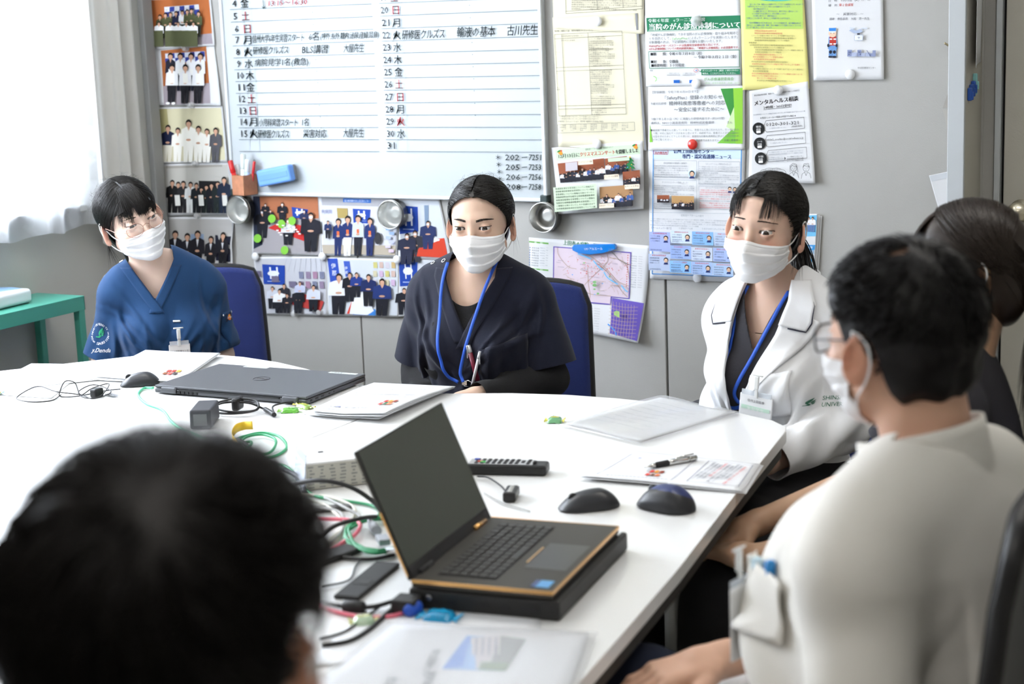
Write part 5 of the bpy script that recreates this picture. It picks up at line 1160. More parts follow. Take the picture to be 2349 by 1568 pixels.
 # pamphlets right of the person in the white coat
 for i in range(3):
  s = Sheet('pamphlet', ('blue and white pamphlet with drawn figures, front one of three beside the ponytail', 'pamphlet in the middle of the three beside the ponytail', 'white pamphlet at the back of the three beside the ponytail')[i], 'pamphlet', [(1812 + i * 4, 489 + i * 2), (1879 + i * 4, 489 + i * 3), (1869 + i * 4, 668 - i * 3), (1806 + i * 4, 672)], None, .012 - i * .004, (.001, .002), 'pamphlets beside the ponytail')
  if i == 0:
   s.rect([(1816, 493), (1877, 492), (1875, 540), (1814, 542)], (120, 196, 240), 3); s.rect([(1814, 560), (1874, 560), (1872, 572), (1813, 572)], (70, 160, 226), 3); s.rect([(1814, 592), (1872, 592), (1871, 598), (1813, 600)], (90, 180, 236), 2); s.rect([(1812, 630), (1870, 630), (1869, 638), (1811, 640)], (90, 180, 236), 2)
   for x in (1859, 1868): s.person(x, 530, 34, (240, 240, 244), (100, 130, 180), wd=.4)
   s.text(1850, 580, '170円', 9, (40, 150, 210), bold=1); s.lines(1856, 587, 16, 1, 5, 4, (60, 100, 160)); s.rect((1856, 604, 1870, 622), (210, 232, 246), 1); s.text(1857, 568, '転職', 6, (240, 250, 255))
  s.done()
 # papers by the post
 s = Sheet('paper_sheet', 'white paper with a folded top edge sticking out left of the post', 'paper', [(2132, 402), (2190, 390), (2192, 500), (2160, 500)], None, .004, (.001, .002), 'papers by the post'); s.rect([(2133, 403), (2190, 391), (2190, 404), (2138, 416)], (206, 210, 216), 3); s.done()
 s = Sheet('paper_sheet', 'narrow folded brown paper half hidden left of the post', 'paper', [(2186, 196), (2200, 196), (2200, 320), (2186, 320)], paper_mat('paper_tan', (.50, .47, .43)), .004, (0, 0), 'papers by the post', n=4); s.poly([(2163, 248), (2180, 200), (2181, 246)], (168, 164, 158)); s.poly([(2163, 250), (2181, 250), (2180, 318)], (180, 178, 172)); s.done()
 # curled note and clips on the side face of the post
 def side(v0, v1, curl):
  def fn(u, v): y = 4.485 + .13 * u; return Vector((-1.1135 + .004 + curl * (1 - u) ** 2 * .02 + .006 * v * u, y, v0 + (v1 - v0) * v + .012 * u))
  return fn
 b = MB(); b.grid(side(1.42, 1.80, 1), 10, 10); o = b.build('note_sheet', PAPER, smooth=True); solidify(o, .0005); props(o, 'curled white note hanging on the side face of the post', 'note', 'papers by the post')
 for i in range(4):
  b = MB(); z = 1.353 + .008 * i; y = 4.500 + .018 * i; b.box((-1.108, y, z), (.012, .010, .034 if i < 3 else .055), bev=.003); b.box((-1.101, y, z - .004), (.006, .006, .022), bev=.002)
  props(b.build('clip', mat('clip_blue', (.03, .10, .42), rough=.3) if i < 3 else mat('clip_teal', (.25, .55, .55), rough=.3)), ('front', 'middle', 'third')[i] + ' blue magnetic clip of the row on the side face of the post' if i < 3 else 'pale teal and white clip at the back end of the row on the post side', 'clip', 'magnetic clips on the post')
 b = MB(); p = on_y(2168, 105, WY - .02); b.tube(bez([(p[0] + .03, WY, p[2] - .002), (p[0] + .018, WY - .02, p[2] - .004), (p[0], WY - .028, p[2] + .008)], 6), .0028, 8); props(b.build('wall_hook', mat('hook_brass', (.45, .38, .25), rough=.3, metal=.9), smooth=True), 'small bent metal hook left of the post', 'hook')
 # long blue clip over the map
 c = on_y(1362, 570, WY - .02); a = on_y(1412, 566, WY - .02) - on_y(1312, 568, WY - .02); L_ = np.linalg.norm(a); Mx = Matrix.Translation((c[0], WY - .016, c[2])) @ Matrix.Rotation(-math.atan2(a[2], a[0]), 4, 'Y')
 b = MB(); pts = [(-.5 * L_, .006), (-.46 * L_, .013), (-.1 * L_, .014), (.46 * L_, .013), (.5 * L_, .008), (.49 * L_, -.004), (.2 * L_, -.014), (-.1 * L_, -.018), (-.35 * L_, -.014), (-.49 * L_, -.004)]
 b.prism(pts, -.006, .006, Mx @ Matrix.Rotation(math.radians(90), 4, 'X'), bev=.002); o = b.build('bulldog_clip', mat('clip_clear_blue', (.01, .22, .72), rough=.12, alpha=.88, coat=.6)); props(o, 'long translucent blue clip holding the top of the town map', 'clip')
 V, Fc = glyphs('UU アルエール'); w_ = V[:, 0].max(); V = (V - (w_ / 2, .3)) * .062 / w_; mesh_obj('lettering', xf(np.stack([V[:, 0], np.full(len(V), -.0066), V[:, 1] - .001], 1), np.array(Mx)), Fc, mat('ink_white', (.85, .88, .85)), o)
notices()
def magnets():
 W_ = (.80, .81, .83); G1 = 'white round magnets on the grey wall'
 for x, y, lb, dy in ((1371, 49, 'white round magnet at the top of the large cream paper', .009), (1597, 192, 'white round magnet at the foot of the green titled notice', .009), (1370, 330, 'white round magnet at the top of the December concert notice', .010), (1950, 171, 'white round magnet at the foot of the drone notice', .008), (1785, 207, 'white round magnet at the top of the hotline notice', .012), (1600, 637, 'white round magnet at the foot of the blue bordered poster', .008),
                         (586, 588, 'white round magnet at the left end of the seam between the lower photo rows', .009), (740, 588, 'white round magnet between the left and middle columns of the lower photos', .009), (911, 595, 'white round magnet between the middle and right columns of the lower photos', .009)): magnet(x, y, W_, lb, G1, WY - dy, .0145)
 magnet(1589, 331, (.62, .03, .02), 'red round magnet on the green shaped notice', 'red', WY - .009, .0155)
 C_ = 'clear push magnets holding the photos and notices'
 for x, y, lb in ((1597, 47, 'large clear magnet over the green title band'), (427, 111, 'clear magnet between the topmost and second photos left of the board'), (440, 241, 'clear magnet between the second and third photos left of the board'), (449, 374, 'clear magnet between the third and fourth photos left of the board'), (454, 494, 'clear magnet between the fourth and lowest photos left of the board'), (676, 719, 'clear magnet at the foot of the photo of a talk, left one'), (735, 715, 'clear magnet at the foot of the photo of a talk, right one')):
  magnet(x, y, W_, lb, C_, WY - .007, .017 if x == 1597 else .0115, 'push_magnet', True)
magnets()
def tins():
 st = mat('tin_steel', (.52, .52, .50), rough=.30, metal=1, bump=.05, bscale=300); sd = mat('tin_inner', (.45, .45, .43), rough=.36, metal=1)
 for i, (x, y, lb) in enumerate(((557, 480, 'round steel tin under the lower left corner of the whiteboard'), (905, 490, 'round steel tin in the middle under the whiteboard'), (1252, 497, 'round steel tin under the lower right corner of the whiteboard'))):
  c = on_y(x, y, WY - .02); t = thing('steel_tin', lb, 'tin', (c[0], WY - (.001 if i == 2 else .009), c[2]), 0, 'magnetic steel tins under the whiteboard')
  R90 = Matrix.Rotation(math.radians(90), 4, 'X'); b = MB()
  b.lathe([(.0001, 0), (.043, 0), (.046, .004), (.046, .036), (.0475, .038), (.0475, .042), (.0455, .043), (.0440, .042), (.0440, .008), (.030, .006), (.0285, .0085), (.012, .0075), (.0001, .0075)], 48, R90, cap=False); b.build('tin_body', st, t, smooth=False)
  b = MB(); b.tube([(.0466 * math.cos(a), .0466 * math.sin(a), .030) for a in np.linspace(0, 6.283, 40, endpoint=False)], .0010, 5, R90, closed=True); b.build('rolled_rim', st, t)
  if i == 1 or i == 0:
   b = MB(); b.lathe([(.0001, .0395), (.0435, .0395), (.0435, .0405), (.0001, .0405)], 40, R90, cap=False); b.build('clear_lid', mat('lid_clear', (.85, .88, .84), rough=.06, alpha=.16, coat=.6), t)
tins()
# ================================================================== TABLE AND WHAT LIES ON IT
TZ = .72
def table():
 wt = mat('tabletop_white', (.80, .80, .79), rough=.28, spec=.5, coat=.25, bump=.02, bscale=300); ed = mat('table_edge', (.55, .53, .50), rough=.5); dk = mat('table_under', (.035, .033, .03), rough=.7); lg = mat('table_leg', (.55, .56, .57), rough=.35, metal=.5)
 # outlines on the table plane: two round-ended halves that meet in a seam
 Rr = [(-2.117, 3.372), (-2.049, 3.390), (-1.92, 3.440), (-1.786, 3.468), (-1.66, 3.474), (-1.562, 3.467), (-1.45, 3.455), (-1.338, 3.434), (-1.25, 3.395), (-1.203, 3.350), (-1.191, 3.315), (-1.125, 2.885), (-1.046, 2.409), (-1.005, 2.107), (-.960, 1.75), (-.945, 1.55), (-1.0, 1.42), (-1.2, 1.30), (-1.6, 1.25), (-2.117, 1.30)]
 Lr = [(-2.121, 1.30), (-2.6, 1.32), (-3.0, 1.5), (-3.28, 1.8), (-3.40, 2.2), (-3.43, 2.7), (-3.41, 3.0), (-3.35, 3.219), (-3.209, 3.400), (-3.13, 3.50), (-3.062, 3.562), (-2.95, 3.592), (-2.824, 3.590), (-2.69, 3.560), (-2.569, 3.515), (-2.43, 3.450), (-2.318, 3.382), (-2.20, 3.310), (-2.150, 3.270), (-2.121, 3.245)]
 for nm, P, cx, cy, side in (('right', Rr, -1.6, 2.4, 'door'), ('left', Lr, -2.75, 2.4, 'window')):
  t = thing('meeting_table', 'white meeting table half with a curved far edge, on the %s side' % side, 'table', (cx, cy, 0), 0, 'two halves of the white meeting table')
  b = MB(); b.prism([(x - cx, y - cy) for x, y in P], TZ - .025, TZ, bev=.002); b.build('tabletop', wt, t)
  b = MB(); b.prism([((x - cx) * .985, (y - cy) * .985) for x, y in P], TZ - .055, TZ - .0255); b.build('under_frame', dk, t)
  for sx, sy in ((-1, -1), (1, -1), (-1, 1), (1, 1)):
   b = MB(); b.tube([(sx * .28, sy * .62, .03), (sx * .28, sy * .62, TZ - .05)], .025, 14); b.lathe([(.03, 0), (.03, .02), (.025, .03)], 16, Matrix.Translation((sx * .28, sy * .62, 0))); b.build('leg', lg, t)
table()
def tz(x, y, z=TZ): return on_z(x, y, z)
def quad_frame(q, z=TZ):
 """four pixels (TL,TR,BR,BL as seen) -> world corners on the table plane"""
 return [tz(x, y, z) for x, y in q]
class Flat(Sheet):
 """paper lying on the table; the same print calls, pixels traced onto the paper's plane"""
 def __init__(s, name, label, cat, q, z, m=None, group=None, bulge=.0, n=14, thick=.0006, lift=None, parent=None):
  s.z = z; s.P = np.array(quad_frame(q, z)); s.bulge = bulge; s.k = 0; s.V = []; s.F = []; s.C = []; s.nv = 0; s.lf = lift
  s.A = np.linalg.inv(np.stack([s.P[1] - s.P[0] + (s.P[2] - s.P[3]), s.P[3] - s.P[0] + (s.P[2] - s.P[1])], 1)[:2] / 2)
  b = MB(); P = s.P
  def fn(u, v): return s.lift(P[0] * (1 - u) * (1 - v) + P[1] * u * (1 - v) + P[2] * u * v + P[3] * (1 - u) * v, 0)
  b.grid(fn, n, n); s.o = b.build(name, m or PAPER, parent, smooth=True); solidify(s.o, thick, 1 if s.P[1][0] > s.P[0][0] else -1); props(s.o, label, cat, group)
  e = s.P[1] - s.P[0] + s.P[2] - s.P[3]; s.ux = e / np.linalg.norm(e); f_ = s.P[0] - s.P[3] + s.P[1] - s.P[2]; s.uy = f_ - s.ux * (f_ @ s.ux); s.uy /= np.linalg.norm(s.uy)
 def w(s, x, y): return tz(x, y, s.z)
 def lift(s, p, k):
  u, v = s.A @ (np.array(p) - s.P[0])[:2]; h = s.bulge * 4 * max(0, min(1, u)) * (1 - max(0, min(1, u))) * (.4 + .6 * max(0, min(1, v)))
  if s.lf: h += s.lf(u, v)
  return (p[0], p[1], s.z + .0006 + (k > 0) * .0007 + h + k * .00012)
 def st(s, u, v): P = s.P; return P[0] * (1 - u) * (1 - v) + P[1] * u * (1 - v) + P[2] * u * v + P[3] * (1 - u) * v
 def trect(s, u0, v0, u1, v1, col, n=5):
  s.k += 1; pts = [s.lift(s.st(u0 + (u1 - u0) * i / n, v0 + (v1 - v0) * j / n), s.k) for i in range(n + 1) for j in range(n + 1)]
  s._add(pts, [(i * (n + 1) + j, (i + 1) * (n + 1) + j, (i + 1) * (n + 1) + j + 1, i * (n + 1) + j + 1) for i in range(n) for j in range(n)], col)
 def tbox(s, u0, v0, u1, v1, t, col):
  for a in ((u0, v0, u1, v0 + t), (u0, v1 - t, u1, v1), (u0, v0, u0 + t, v1), (u1 - t, v0, u1, v1)): s.trect(*a, col, 3)
 def ttext(s, u, v, t, h, col=(60, 60, 66), W_=None, rot=0, bold=0):
  """baseline start in paper fractions; h in metres; rot in quarter turns"""
  s.k += 1; V, Fc = glyphs(t, 1)
  if not len(V): return
  ax, ay = (s.ux, s.uy) if rot == 0 else (s.uy, -s.ux) if rot == 1 else (-s.ux, -s.uy) if rot == 2 else (-s.uy, s.ux)
  o = s.st(u, v); sx = (W_ / V[:, 0].max()) if W_ else h
  s._add([s.lift(o + ax * v_[0] * sx + ay * v_[1] * h, s.k) for v_ in V], Fc, col)
def slide_page(s, u0, v0, u1, v1, rot, seed=0):
 """a handout page: a framed slide with title and picture, and a framed text block"""
 g_ = (180, 182, 190)
 s.tbox(u0, v0, u1, v1, .004, g_)
def papers():
 HN = 'handouts on the white table'
 # right stack under the pen
 for i, q in enumerate(([(1452, 1037), (1752, 1068), (1712, 1133), (1330, 1103)], [(1440, 1033), (1745, 1065), (1704, 1128), (1326, 1098)])):
  s = Flat('handout', ('lower handout under the printed one near the right table edge', 'printed handout under the black and silver pen near the right table edge')[i], 'paper', q, TZ + .0006 + .003 * i, group=HN, bulge=.002, lift=lambda u, v: .004 * max(0, v - .8) * 5 * (1 - u))
  if i:
   s.tbox(.07, .12, .55, .86, .005, (160, 162, 176)); s.tbox(.64, .10, .96, .86, .005, (150, 152, 168)); s.ttext(.16, .22, 'H', .012, (50, 70, 190), rot=3)
   s.ttext(.34, .30, '研修医の皆さんへ', .014, (50, 50, 56), W_=.085, rot=3)
   for k, c in enumerate(((200, 60, 50), (220, 150, 60), (150, 70, 50), (214, 80, 70), (120, 80, 60), (220, 120, 70))): s.trect(.36 + (k % 3) * .032, .60 + (k // 3) * .12, .385 + (k % 3) * .032, .68 + (k // 3) * .12, c, 2)
   for k in range(9): s.ttext(.69 + k * .028, .16 + (k % 3) * .03, '医療研修の手引きと日程の確認について'[:17 - k % 5], .007, (204, 70, 74) if k in (3, 8) else (80, 84, 100), W_=.13 - .01 * (k % 4), rot=3)
   for k in range(16): s.ttext(.16 + k * .024, .955, '会', .007, (110, 112, 120))
  s.done()
 # clear folder with pale paper
 cl = mat('folder_clear', (.78, .79, .80), rough=.2, alpha=.30, coat=.7, bump=.5, bscale=14)
 s = Flat('handout', 'pale grey sheet inside the clear folder on the far right of the table', 'paper', [(1515, 912), (1686, 947), (1471, 1013), (1296, 972)], TZ + .001, m=mat('paper_grey', (.70, .70, .69), rough=.8, var=.18, bscale=120), group=HN, lift=lambda u, v: .002 * math.sin(u * 5 + v * 3) ** 2)
 for k in range(8): s.ttext(.10 + .02 * (k % 3), .16 + k * .09, '検査結果一覧と説明資料のまとめ', .006, (150, 150, 154), W_=.15, rot=0)
 s.done()
 s = Flat('clear_folder', 'clear plastic folder lying on the far right of the table', 'folder', [(1515, 907), (1694, 946), (1470, 1018), (1285, 974)], TZ + .0055, m=cl, bulge=.001, lift=lambda u, v: .0012 * math.sin(u * 9 + v * 6) + .001)
 b = MB(); P = s.P; b.tube([tuple(P[3] + (0, 0, .001)), tuple(P[2] + (0, 0, .001))], .0012, 6); b.tube([tuple(P[2] + (0, 0, .001)), tuple(P[1] + (0, 0, .001))], .0010, 6); b.build('folder_edge', mat('folder_edge', (.75, .77, .80), rough=.2), s.o)
 # middle stack of curled handouts
 for i in range(7):
  dx, dy = (-26, -14, -4, 4, -2, 2, 0)[i], (6, 8, 4, 1, 5, 1, 0)[i]
  q = [(858 + dx, 878 + dy), (1043 + (dx > 0) * 2, 886 + dy * .5), (884 + dx, 958 + dy), (714 + dx * .8, 944 + dy)]
  lb = ('bottom sheet of the fanned handouts left of the open laptop', 'sheet one from the bottom of the fanned handouts', 'sheet two from the bottom of the fanned handouts', 'sheet in the middle of the fanned handouts', 'sheet two below the top of the fanned handouts', 'sheet just below the top of the fanned handouts', 'top printed sheet of the fanned handouts left of the open laptop')[i]
  s = Flat('handout', lb, 'paper', q, TZ + .0006 + .0022 * i, group=HN, lift=(lambda i: lambda u, v: (.0035 + .0012 * i) * max(0, u - .45) * 1.6 * max(0, v) + .0008 * i * math.sin(v * 3))(i))
  if i in (0, 1, 6):
   s.tbox(.10, .06, .93, .44, .006, (150, 152, 170)); s.tbox(.08, .50, .92, .93, .006, (150, 152, 170))
   for k in range(5): s.ttext(.86, .13 + k * .07, '医療面接と身体診察の基本について', .008, (190, 100, 110) if k == 3 else (84, 88, 120), W_=.13, rot=2)
   s.ttext(.64, .84, '地域医療研修の御案内', .012, (60, 60, 66), W_=.10, rot=2); s.ttext(.27, .84, 'H', .014, (50, 70, 190), rot=2)
   for k, c in enumerate(((200, 60, 50), (220, 150, 60), (150, 70, 50), (214, 80, 70), (60, 110, 80), (220, 120, 70))): s.trect(.68 + (k % 3) * .06, .64 + (k // 3) * .08, .73 + (k % 3) * .06, .70 + (k // 3) * .08, c, 2)
  s.done()
 # left stack before the person in blue scrubs
 for i in range(4):
  dx, dy = (-10, -5, 3, 0)[i], (6, 3, 1, 0)[i]; q = [(334 + dx, 803 + dy), (504 + dx, 812 + dy), (410 + dx, 878 + dy * .6), (215 + dx * 2, 864 + dy)]
  s = Flat('handout', ('bottom', 'second', 'third', 'top')[i] + ' sheet of the handouts before the person in blue scrubs', 'paper', q, TZ + .0032 + .0018 * i, group=HN, lift=(lambda i: lambda u, v: .003 * max(0, u - .6) * (1 + .6 * i))(i))
  if i == 3:
   s.tbox(.14, .10, .92, .46, .006, (150, 152, 170)); s.tbox(.10, .54, .90, .94, .006, (150, 152, 170))
   for k in range(5): s.ttext(.86, .16 + k * .065, '医療面接と身体診察の基本について', .008, (190, 100, 110) if k in (0, 3) else (84, 88, 120), W_=.13, rot=2)
   for k, c in enumerate(((200, 60, 50), (150, 60, 50), (220, 150, 60), (120, 70, 40), (214, 80, 70), (60, 50, 50))): s.trect(.70 + (k % 3) * .06, .66 + (k // 3) * .09, .75 + (k % 3) * .06, .73 + (k // 3) * .09, c, 2)
   s.ttext(.66, .86, '地域医療研修の御案内', .012, (60, 60, 66), W_=.08, rot=2); s.ttext(.26, .84, 'H', .014, (50, 70, 190), rot=2)
  s.done()
 s = Flat('handout', 'handout with faint figures left of the stack before the person in blue scrubs', 'paper', [(212, 829), (340, 813), (222, 872), (60, 890)], TZ + .0018, group=HN)
 for k in range(7): s.ttext(.84, .14 + k * .10, '令和七年度研修計画'[:9 - k % 3], .008, (150, 156, 190), W_=.07 + .01 * (k % 3), rot=2)
 s.done()
 s = Flat('handout', 'handout with faint diagrams at the far left table edge', 'paper', [(72, 834), (212, 836), (118, 914), (-60, 902)], TZ + .0006, group=HN)
 for k in range(9): s.ttext(.75, .12 + k * .09, '病棟日程表案'[:6 - k % 3], .008, (170, 175, 200), W_=.05 + .01 * (k % 3), rot=2)
 s.done()
 # near papers: clear folder with the hospital photo leaflet
 s = Flat('handout', 'plain handout under the leaflet at the near end of the table', 'paper', [(830, 1400), (1240, 1408), (1236, 1500), (700, 1530)], TZ + .0006, group=HN); s.done()
 s = Flat('leaflet', 'leaflet with a photo of a tall hospital building, near end of the table', 'leaflet', [(905, 1432), (1352, 1452), (1285, 1640), (640, 1640)], TZ + .003, group=None, bulge=.0)
 s.rect([(1072, 1459), (1208, 1468), (1158, 1541), (1014, 1536)], (150, 186, 232)); s.poly([(1078, 1464), (1150, 1460), (1146, 1534), (1092, 1536), (1090, 1510)], (206, 200, 204)); s.poly([(1150, 1460), (1208, 1468), (1160, 1541), (1120, 1536)], (150, 152, 150)); s.poly([(1014, 1536), (1072, 1459), (1082, 1462), (1070, 1500), (1062, 1530)], (120, 160, 226)); s.rect([(1104, 1520), (1170, 1522), (1158, 1541), (1098, 1538)], (130, 150, 120), 3)
 for k in range(9): s.rect([(1084 + k * 7.5, 1466), (1088 + k * 7.5, 1466), (1086 + k * 7.5, 1505), (1082 + k * 7.5, 1505)], (164, 160, 176) if k % 2 else (222, 216, 214), 2)
 s.ttext(.26, .62, '独立行政法人国立病院機構', .016, (110, 112, 120), W_=.15, rot=3); s.ttext(.33, .30, '信州上田医療センター', .014, (70, 72, 80), W_=.10, rot=3) ; s.ttext(.40, .55, '病院案内', .014, (90, 92, 100), W_=.07, rot=3)
 s.done()
 s = Flat('clear_folder', 'clear plastic folder over the leaflet with the hospital photo', 'folder', [(890, 1425), (1372, 1450), (1300, 1650), (610, 1650)], TZ + .008, m=mat('folder_clear2', (.85, .86, .88), rough=.12, alpha=.22, coat=.8, bump=.4, bscale=9), lift=lambda u, v: .001 * math.sin(u * 12))
 # thick spiral booklet hanging at the near table edge
 b = MB(); a = tz(1372, 1492); c = tz(1300, 1640); d = (c - a) / np.linalg.norm(c - a); Mx = Matrix.Translation((a[0] - .05, a[1], TZ))
 papers_z = TZ
papers()
def pen_on_paper():
 z = TZ + .012; a, b_ = tz(1478, 1071, z), tz(1597, 1049, z); d = (b_ - a); L = np.linalg.norm(d); b = MB(); P = lambda t: tuple(a + d * t)
 b.tube([P(0), P(.10), P(.13), P(.22)], [.0012, .0022, .0042, .0050], 16, None, 0); b.tube([P(.22), P(.23), P(.45), P(.46)], [.0050, .0057, .0060, .0056], 16, None, 1)
 b.tube([P(.46), P(.52), P(.80), P(.86)], [.0056, .0062, .0066, .0060], 16, None, 0); b.tube([P(.86), P(.87), P(1.0)], [.0060, .0058, .0052], 16, None, 0)
 o = b.build('pen', [mat('pen_chrome', (.70, .70, .68), rough=.15, metal=1), mat('pen_grip', (.02, .02, .022), rough=.6)]); props(o, 'black and silver ballpoint pen lying on the printed handout', 'pen')
 b = MB(); u = Vector(d).normalized(); b.tube([Vector(P(.60)) + Vector((0, 0, .0075)), Vector(P(.95)) + Vector((0, 0, .0085))], .0016, 6); b.build('pen_clip', MATS['pen_chrome'], o)
pen_on_paper()
def mouse(name, label, pa, pb, w, h, col, shape, z=TZ, two=None, group='computer mice on the table'):
 """pa: front end pixel, pb: rear end pixel"""
 a, b_ = tz(*pa, z), tz(*pb, z); c = (a + b_) / 2; d = b_ - a; L = np.linalg.norm(d); rz = math.atan2(d[1], d[0])
 t = thing(name, label, 'mouse', (c[0], c[1], z), rz, group)
 def f(P):
  x = P[:, 0] / (L / 2); zz = h * (.86 + .20 * x - .34 * x ** 2) if shape == 0 else h * (.98 - .55 * (x - .15) ** 2)
  wv = w / 2 * (1 - .10 * (1 - x ** 2) * (shape == 0)) * np.clip(1 - np.abs(x) ** 3.2 * .55, .1, 1)
  q = np.sqrt((P[:, 0] / (L / 2)) ** 4 + (P[:, 1] / wv) ** 4) ** .5
  top = P[:, 2] - zz * np.sqrt(np.clip(1 - (P[:, 1] / (wv * 1.12)) ** 2, .02, 1)) * np.sqrt(np.clip(1.05 - np.abs(x) ** 3, .03, 1))
  return smax(smax((q - 1) * min(wv.min(), .02), top * .8, .006), .001 - P[:, 2], .002)
 V, Q = sdf_mesh(f, (-L / 2 - .01, -w / 2 - .015, -.004), (L / 2 + .01, w / 2 + .015, h * 1.3), .0022)
 seam = V[Q].mean(1); top = seam[:, 2] > (h * .42 + seam[:, 0] * .10 if two is None else h * .62 - seam[:, 1] * .5)
 m1 = mat(name + '_top' + str(col), col, rough=.38, spec=.5, coat=.1) if two is None else mat('mouse_blue', two, rough=.4, coat=.2)
 m0 = mat('mouse_side', (.018, .019, .022), rough=.42)
 A, F_ = take(V, Q, ~top); np_obj('mouse_base', A, F_, m0, t); A, F_ = take(V, Q, top); np_obj('mouse_shell', A, F_, m1, t)
 b = MB(); b.lathe([(.004, -.0035), (.008, -.0035), (.009, 0), (.008, .0035), (.004, .0035)], 18, Matrix.Translation((-L * .24, 0, h * (.56 if shape == 0 else .66))) @ Matrix.Rotation(math.radians(90), 4, 'X')); b.build('scroll_wheel', m0, t, smooth=True)
 return t
mouse('computer_mouse', 'black computer mouse behind the open laptop, left one of two', (1277, 1172), (1422, 1158), .066, .040, (.020, .021, .025), 0)
mouse('computer_mouse', 'navy blue topped computer mouse right of the black one', (1467, 1152), (1590, 1178), .074, .046, (.02, .03, .10), 1, two=(.018, .032, .13))
mm_ = mouse('computer_mouse', 'black wired computer mouse left of the closed laptop', (272, 886), (369, 880), .060, .038, (.022, .023, .028), 0)
def cable(name, label, pts, r, m, cat='cable', group=None, closed=False, n=8, props_=True, parent=None):
 """pts: (px, py, height above table)"""
 P = bez([tz(x, y, TZ + h) for x, y, h in pts], n); b = MB(); b.tube(P, r, 8); o = b.build(name, m, parent, smooth=True)
 if props_: props(o, label, cat, group)
 return o
def cables():
 BK = mat('cable_black', (.012, .012, .013), rough=.45); GN = mat('cable_green', (.02, .30, .12), rough=.4); LG_ = mat('cable_grey', (.35, .35, .34), rough=.5); WH = mat('cable_cream', (.62, .60, .52), rough=.5); PK = mat('cable_pink', (.75, .16, .22), rough=.45)
 G = 'cables tangled on the table'
 r = .0014
 o = cable('mouse_cable', 'thin black mouse cable looped across the table at the far left', [(276, 892, .006), (240, 896, .003), (180, 908, .003), (140, 909, .002), (138, 896, .02), (150, 874, .045), (172, 878, .03), (185, 905, .004), (212, 890, .012), (250, 880, .014), (230, 908, .006), (195, 912, .006), (180, 898, .012), (215, 882, .016), (255, 898, .008), (215, 914, .006), (185, 905, .010), (130, 898, .02), (85, 886, .02), (38, 912, .0015), (70, 921, .0015), (118, 918, .0015), (140, 905, .003)], r, BK, group=G)
 t = tz(222, 900, TZ + .010); b = MB(); b.box(tuple(t), (.020, .030, .022), bev=.004); b.build('cable_tie', BK, o); b = MB(); c = tz(256, 905, TZ + .004); b.box(tuple(c), (.040, .016, .0012), Matrix.Translation(Vector(c)) @ Matrix.Rotation(-.3, 4, 'Z') @ Matrix.Translation(-Vector(c))); b.build('cable_label', mat('label_clear', (.25, .26, .27), rough=.2, alpha=.7), o)
 cable('network_cable', 'pale green network cable curving from the closed laptop towards the near head', [(352, 889, .006), (330, 890, .004), (317, 905, .003), (335, 925, .003), (372, 940, .003), (392, 965, .003), (415, 982, .003), (440, 992, .003), (480, 1010, .003)], .0030, mat('cable_pale_green', (.10, .52, .30), rough=.4), group=G)
 cable('network_cable', 'green network cable coiled beside the yellow label', [(530, 1010, .004), (560, 1000, .003), (600, 992, .003), (640, 1000, .003), (658, 1025, .003), (630, 1045, .003), (580, 1050, .003), (550, 1035, .003), (560, 1005, .006), (600, 996, .008), (632, 1008, .008), (622, 1035, .007), (585, 1042, .006), (560, 1028, .010), (545, 1018, .012), (575, 1012, .012), (572, 1022, .012), (545, 1035, .010)], .0030, GN, group=G)
 cable('network_cable', 'green network cable running under the white box to behind the open laptop', [(560, 1060, .004), (610, 1064, .004), (650, 1066, .006), (680, 1090, .006), (700, 1120, .004), (730, 1138, .004), (790, 1148, .004), (850, 1158, .004), (872, 1172, .004), (866, 1185, .004)], .0030, GN, group=G)
 coil = []
 for k in range(34):
  a = k * .62; rr_ = 62 + 7 * math.sin(k * 1.7); coil.append((868 + rr_ * math.cos(a) * 1.15, 1226 + rr_ * .62 * math.sin(a), .004 + .0012 * (k % 9)))
 cable('network_cable', 'thick coil of green network cable left of the open laptop', coil, .0028, GN, group=G)
 # power brick with its bundled lead
 a = tz(439, 948 + 40), tz(497, 950 + 40)
 c = tz(471, 972); t = thing('power_adapter', 'grey power adapter block with a bundled black lead', 'power adapter', (c[0], c[1], TZ), math.radians(118)); b = MB(); b.box((0, 0, .0225), (.105, .048, .043), bev=.005, seg=3); b.build('adapter_body', mat('adapter_grey', (.040, .042, .050), rough=.5), t)
 b = MB(); b.box((-.053, 0, .022), (.001, .030, .026)); b.build('rating_label', mat('label_grey', (.12, .125, .13), rough=.4), t)
 o = cable('adapter_lead', None, [(458, 944, .028), (475, 930, .022), (500, 925, .016), (560, 920, .020), (590, 925, .018), (588, 940, .010), (540, 948, .008), (495, 945, .008), (487, 928, .018), (540, 914, .030), (588, 920, .026), (586, 940, .014), (530, 944, .012), (492, 934, .018), (520, 922, .026), (570, 924, .022), (600, 935, .010), (615, 942, .008), (632, 950, .006)], .0025, BK, props_=False)
 o.parent = t; o.matrix_parent_inverse = Matrix(); o.matrix_world = Matrix.Identity(4); bpy.context.view_layer.update(); o.matrix_local = (Matrix.Translation(t.location) @ Matrix.Rotation(math.radians(118), 4, 'Z')).inverted()
 def child(bm, nm, m):
  k = bm.build(nm, m, t); k.matrix_local = (Matrix.Translation(t.location) @ Matrix.Rotation(math.radians(118), 4, 'Z')).inverted(); return k
 b = MB(); p = tz(545, 925, TZ + .020); b.box(tuple(p), (.018, .040, .030), Matrix.Translation(Vector(p)) @ Matrix.Rotation(.25, 4, 'Z') @ Matrix.Translation(-Vector(p)), bev=.006); child(b, 'hook_strap', BK)
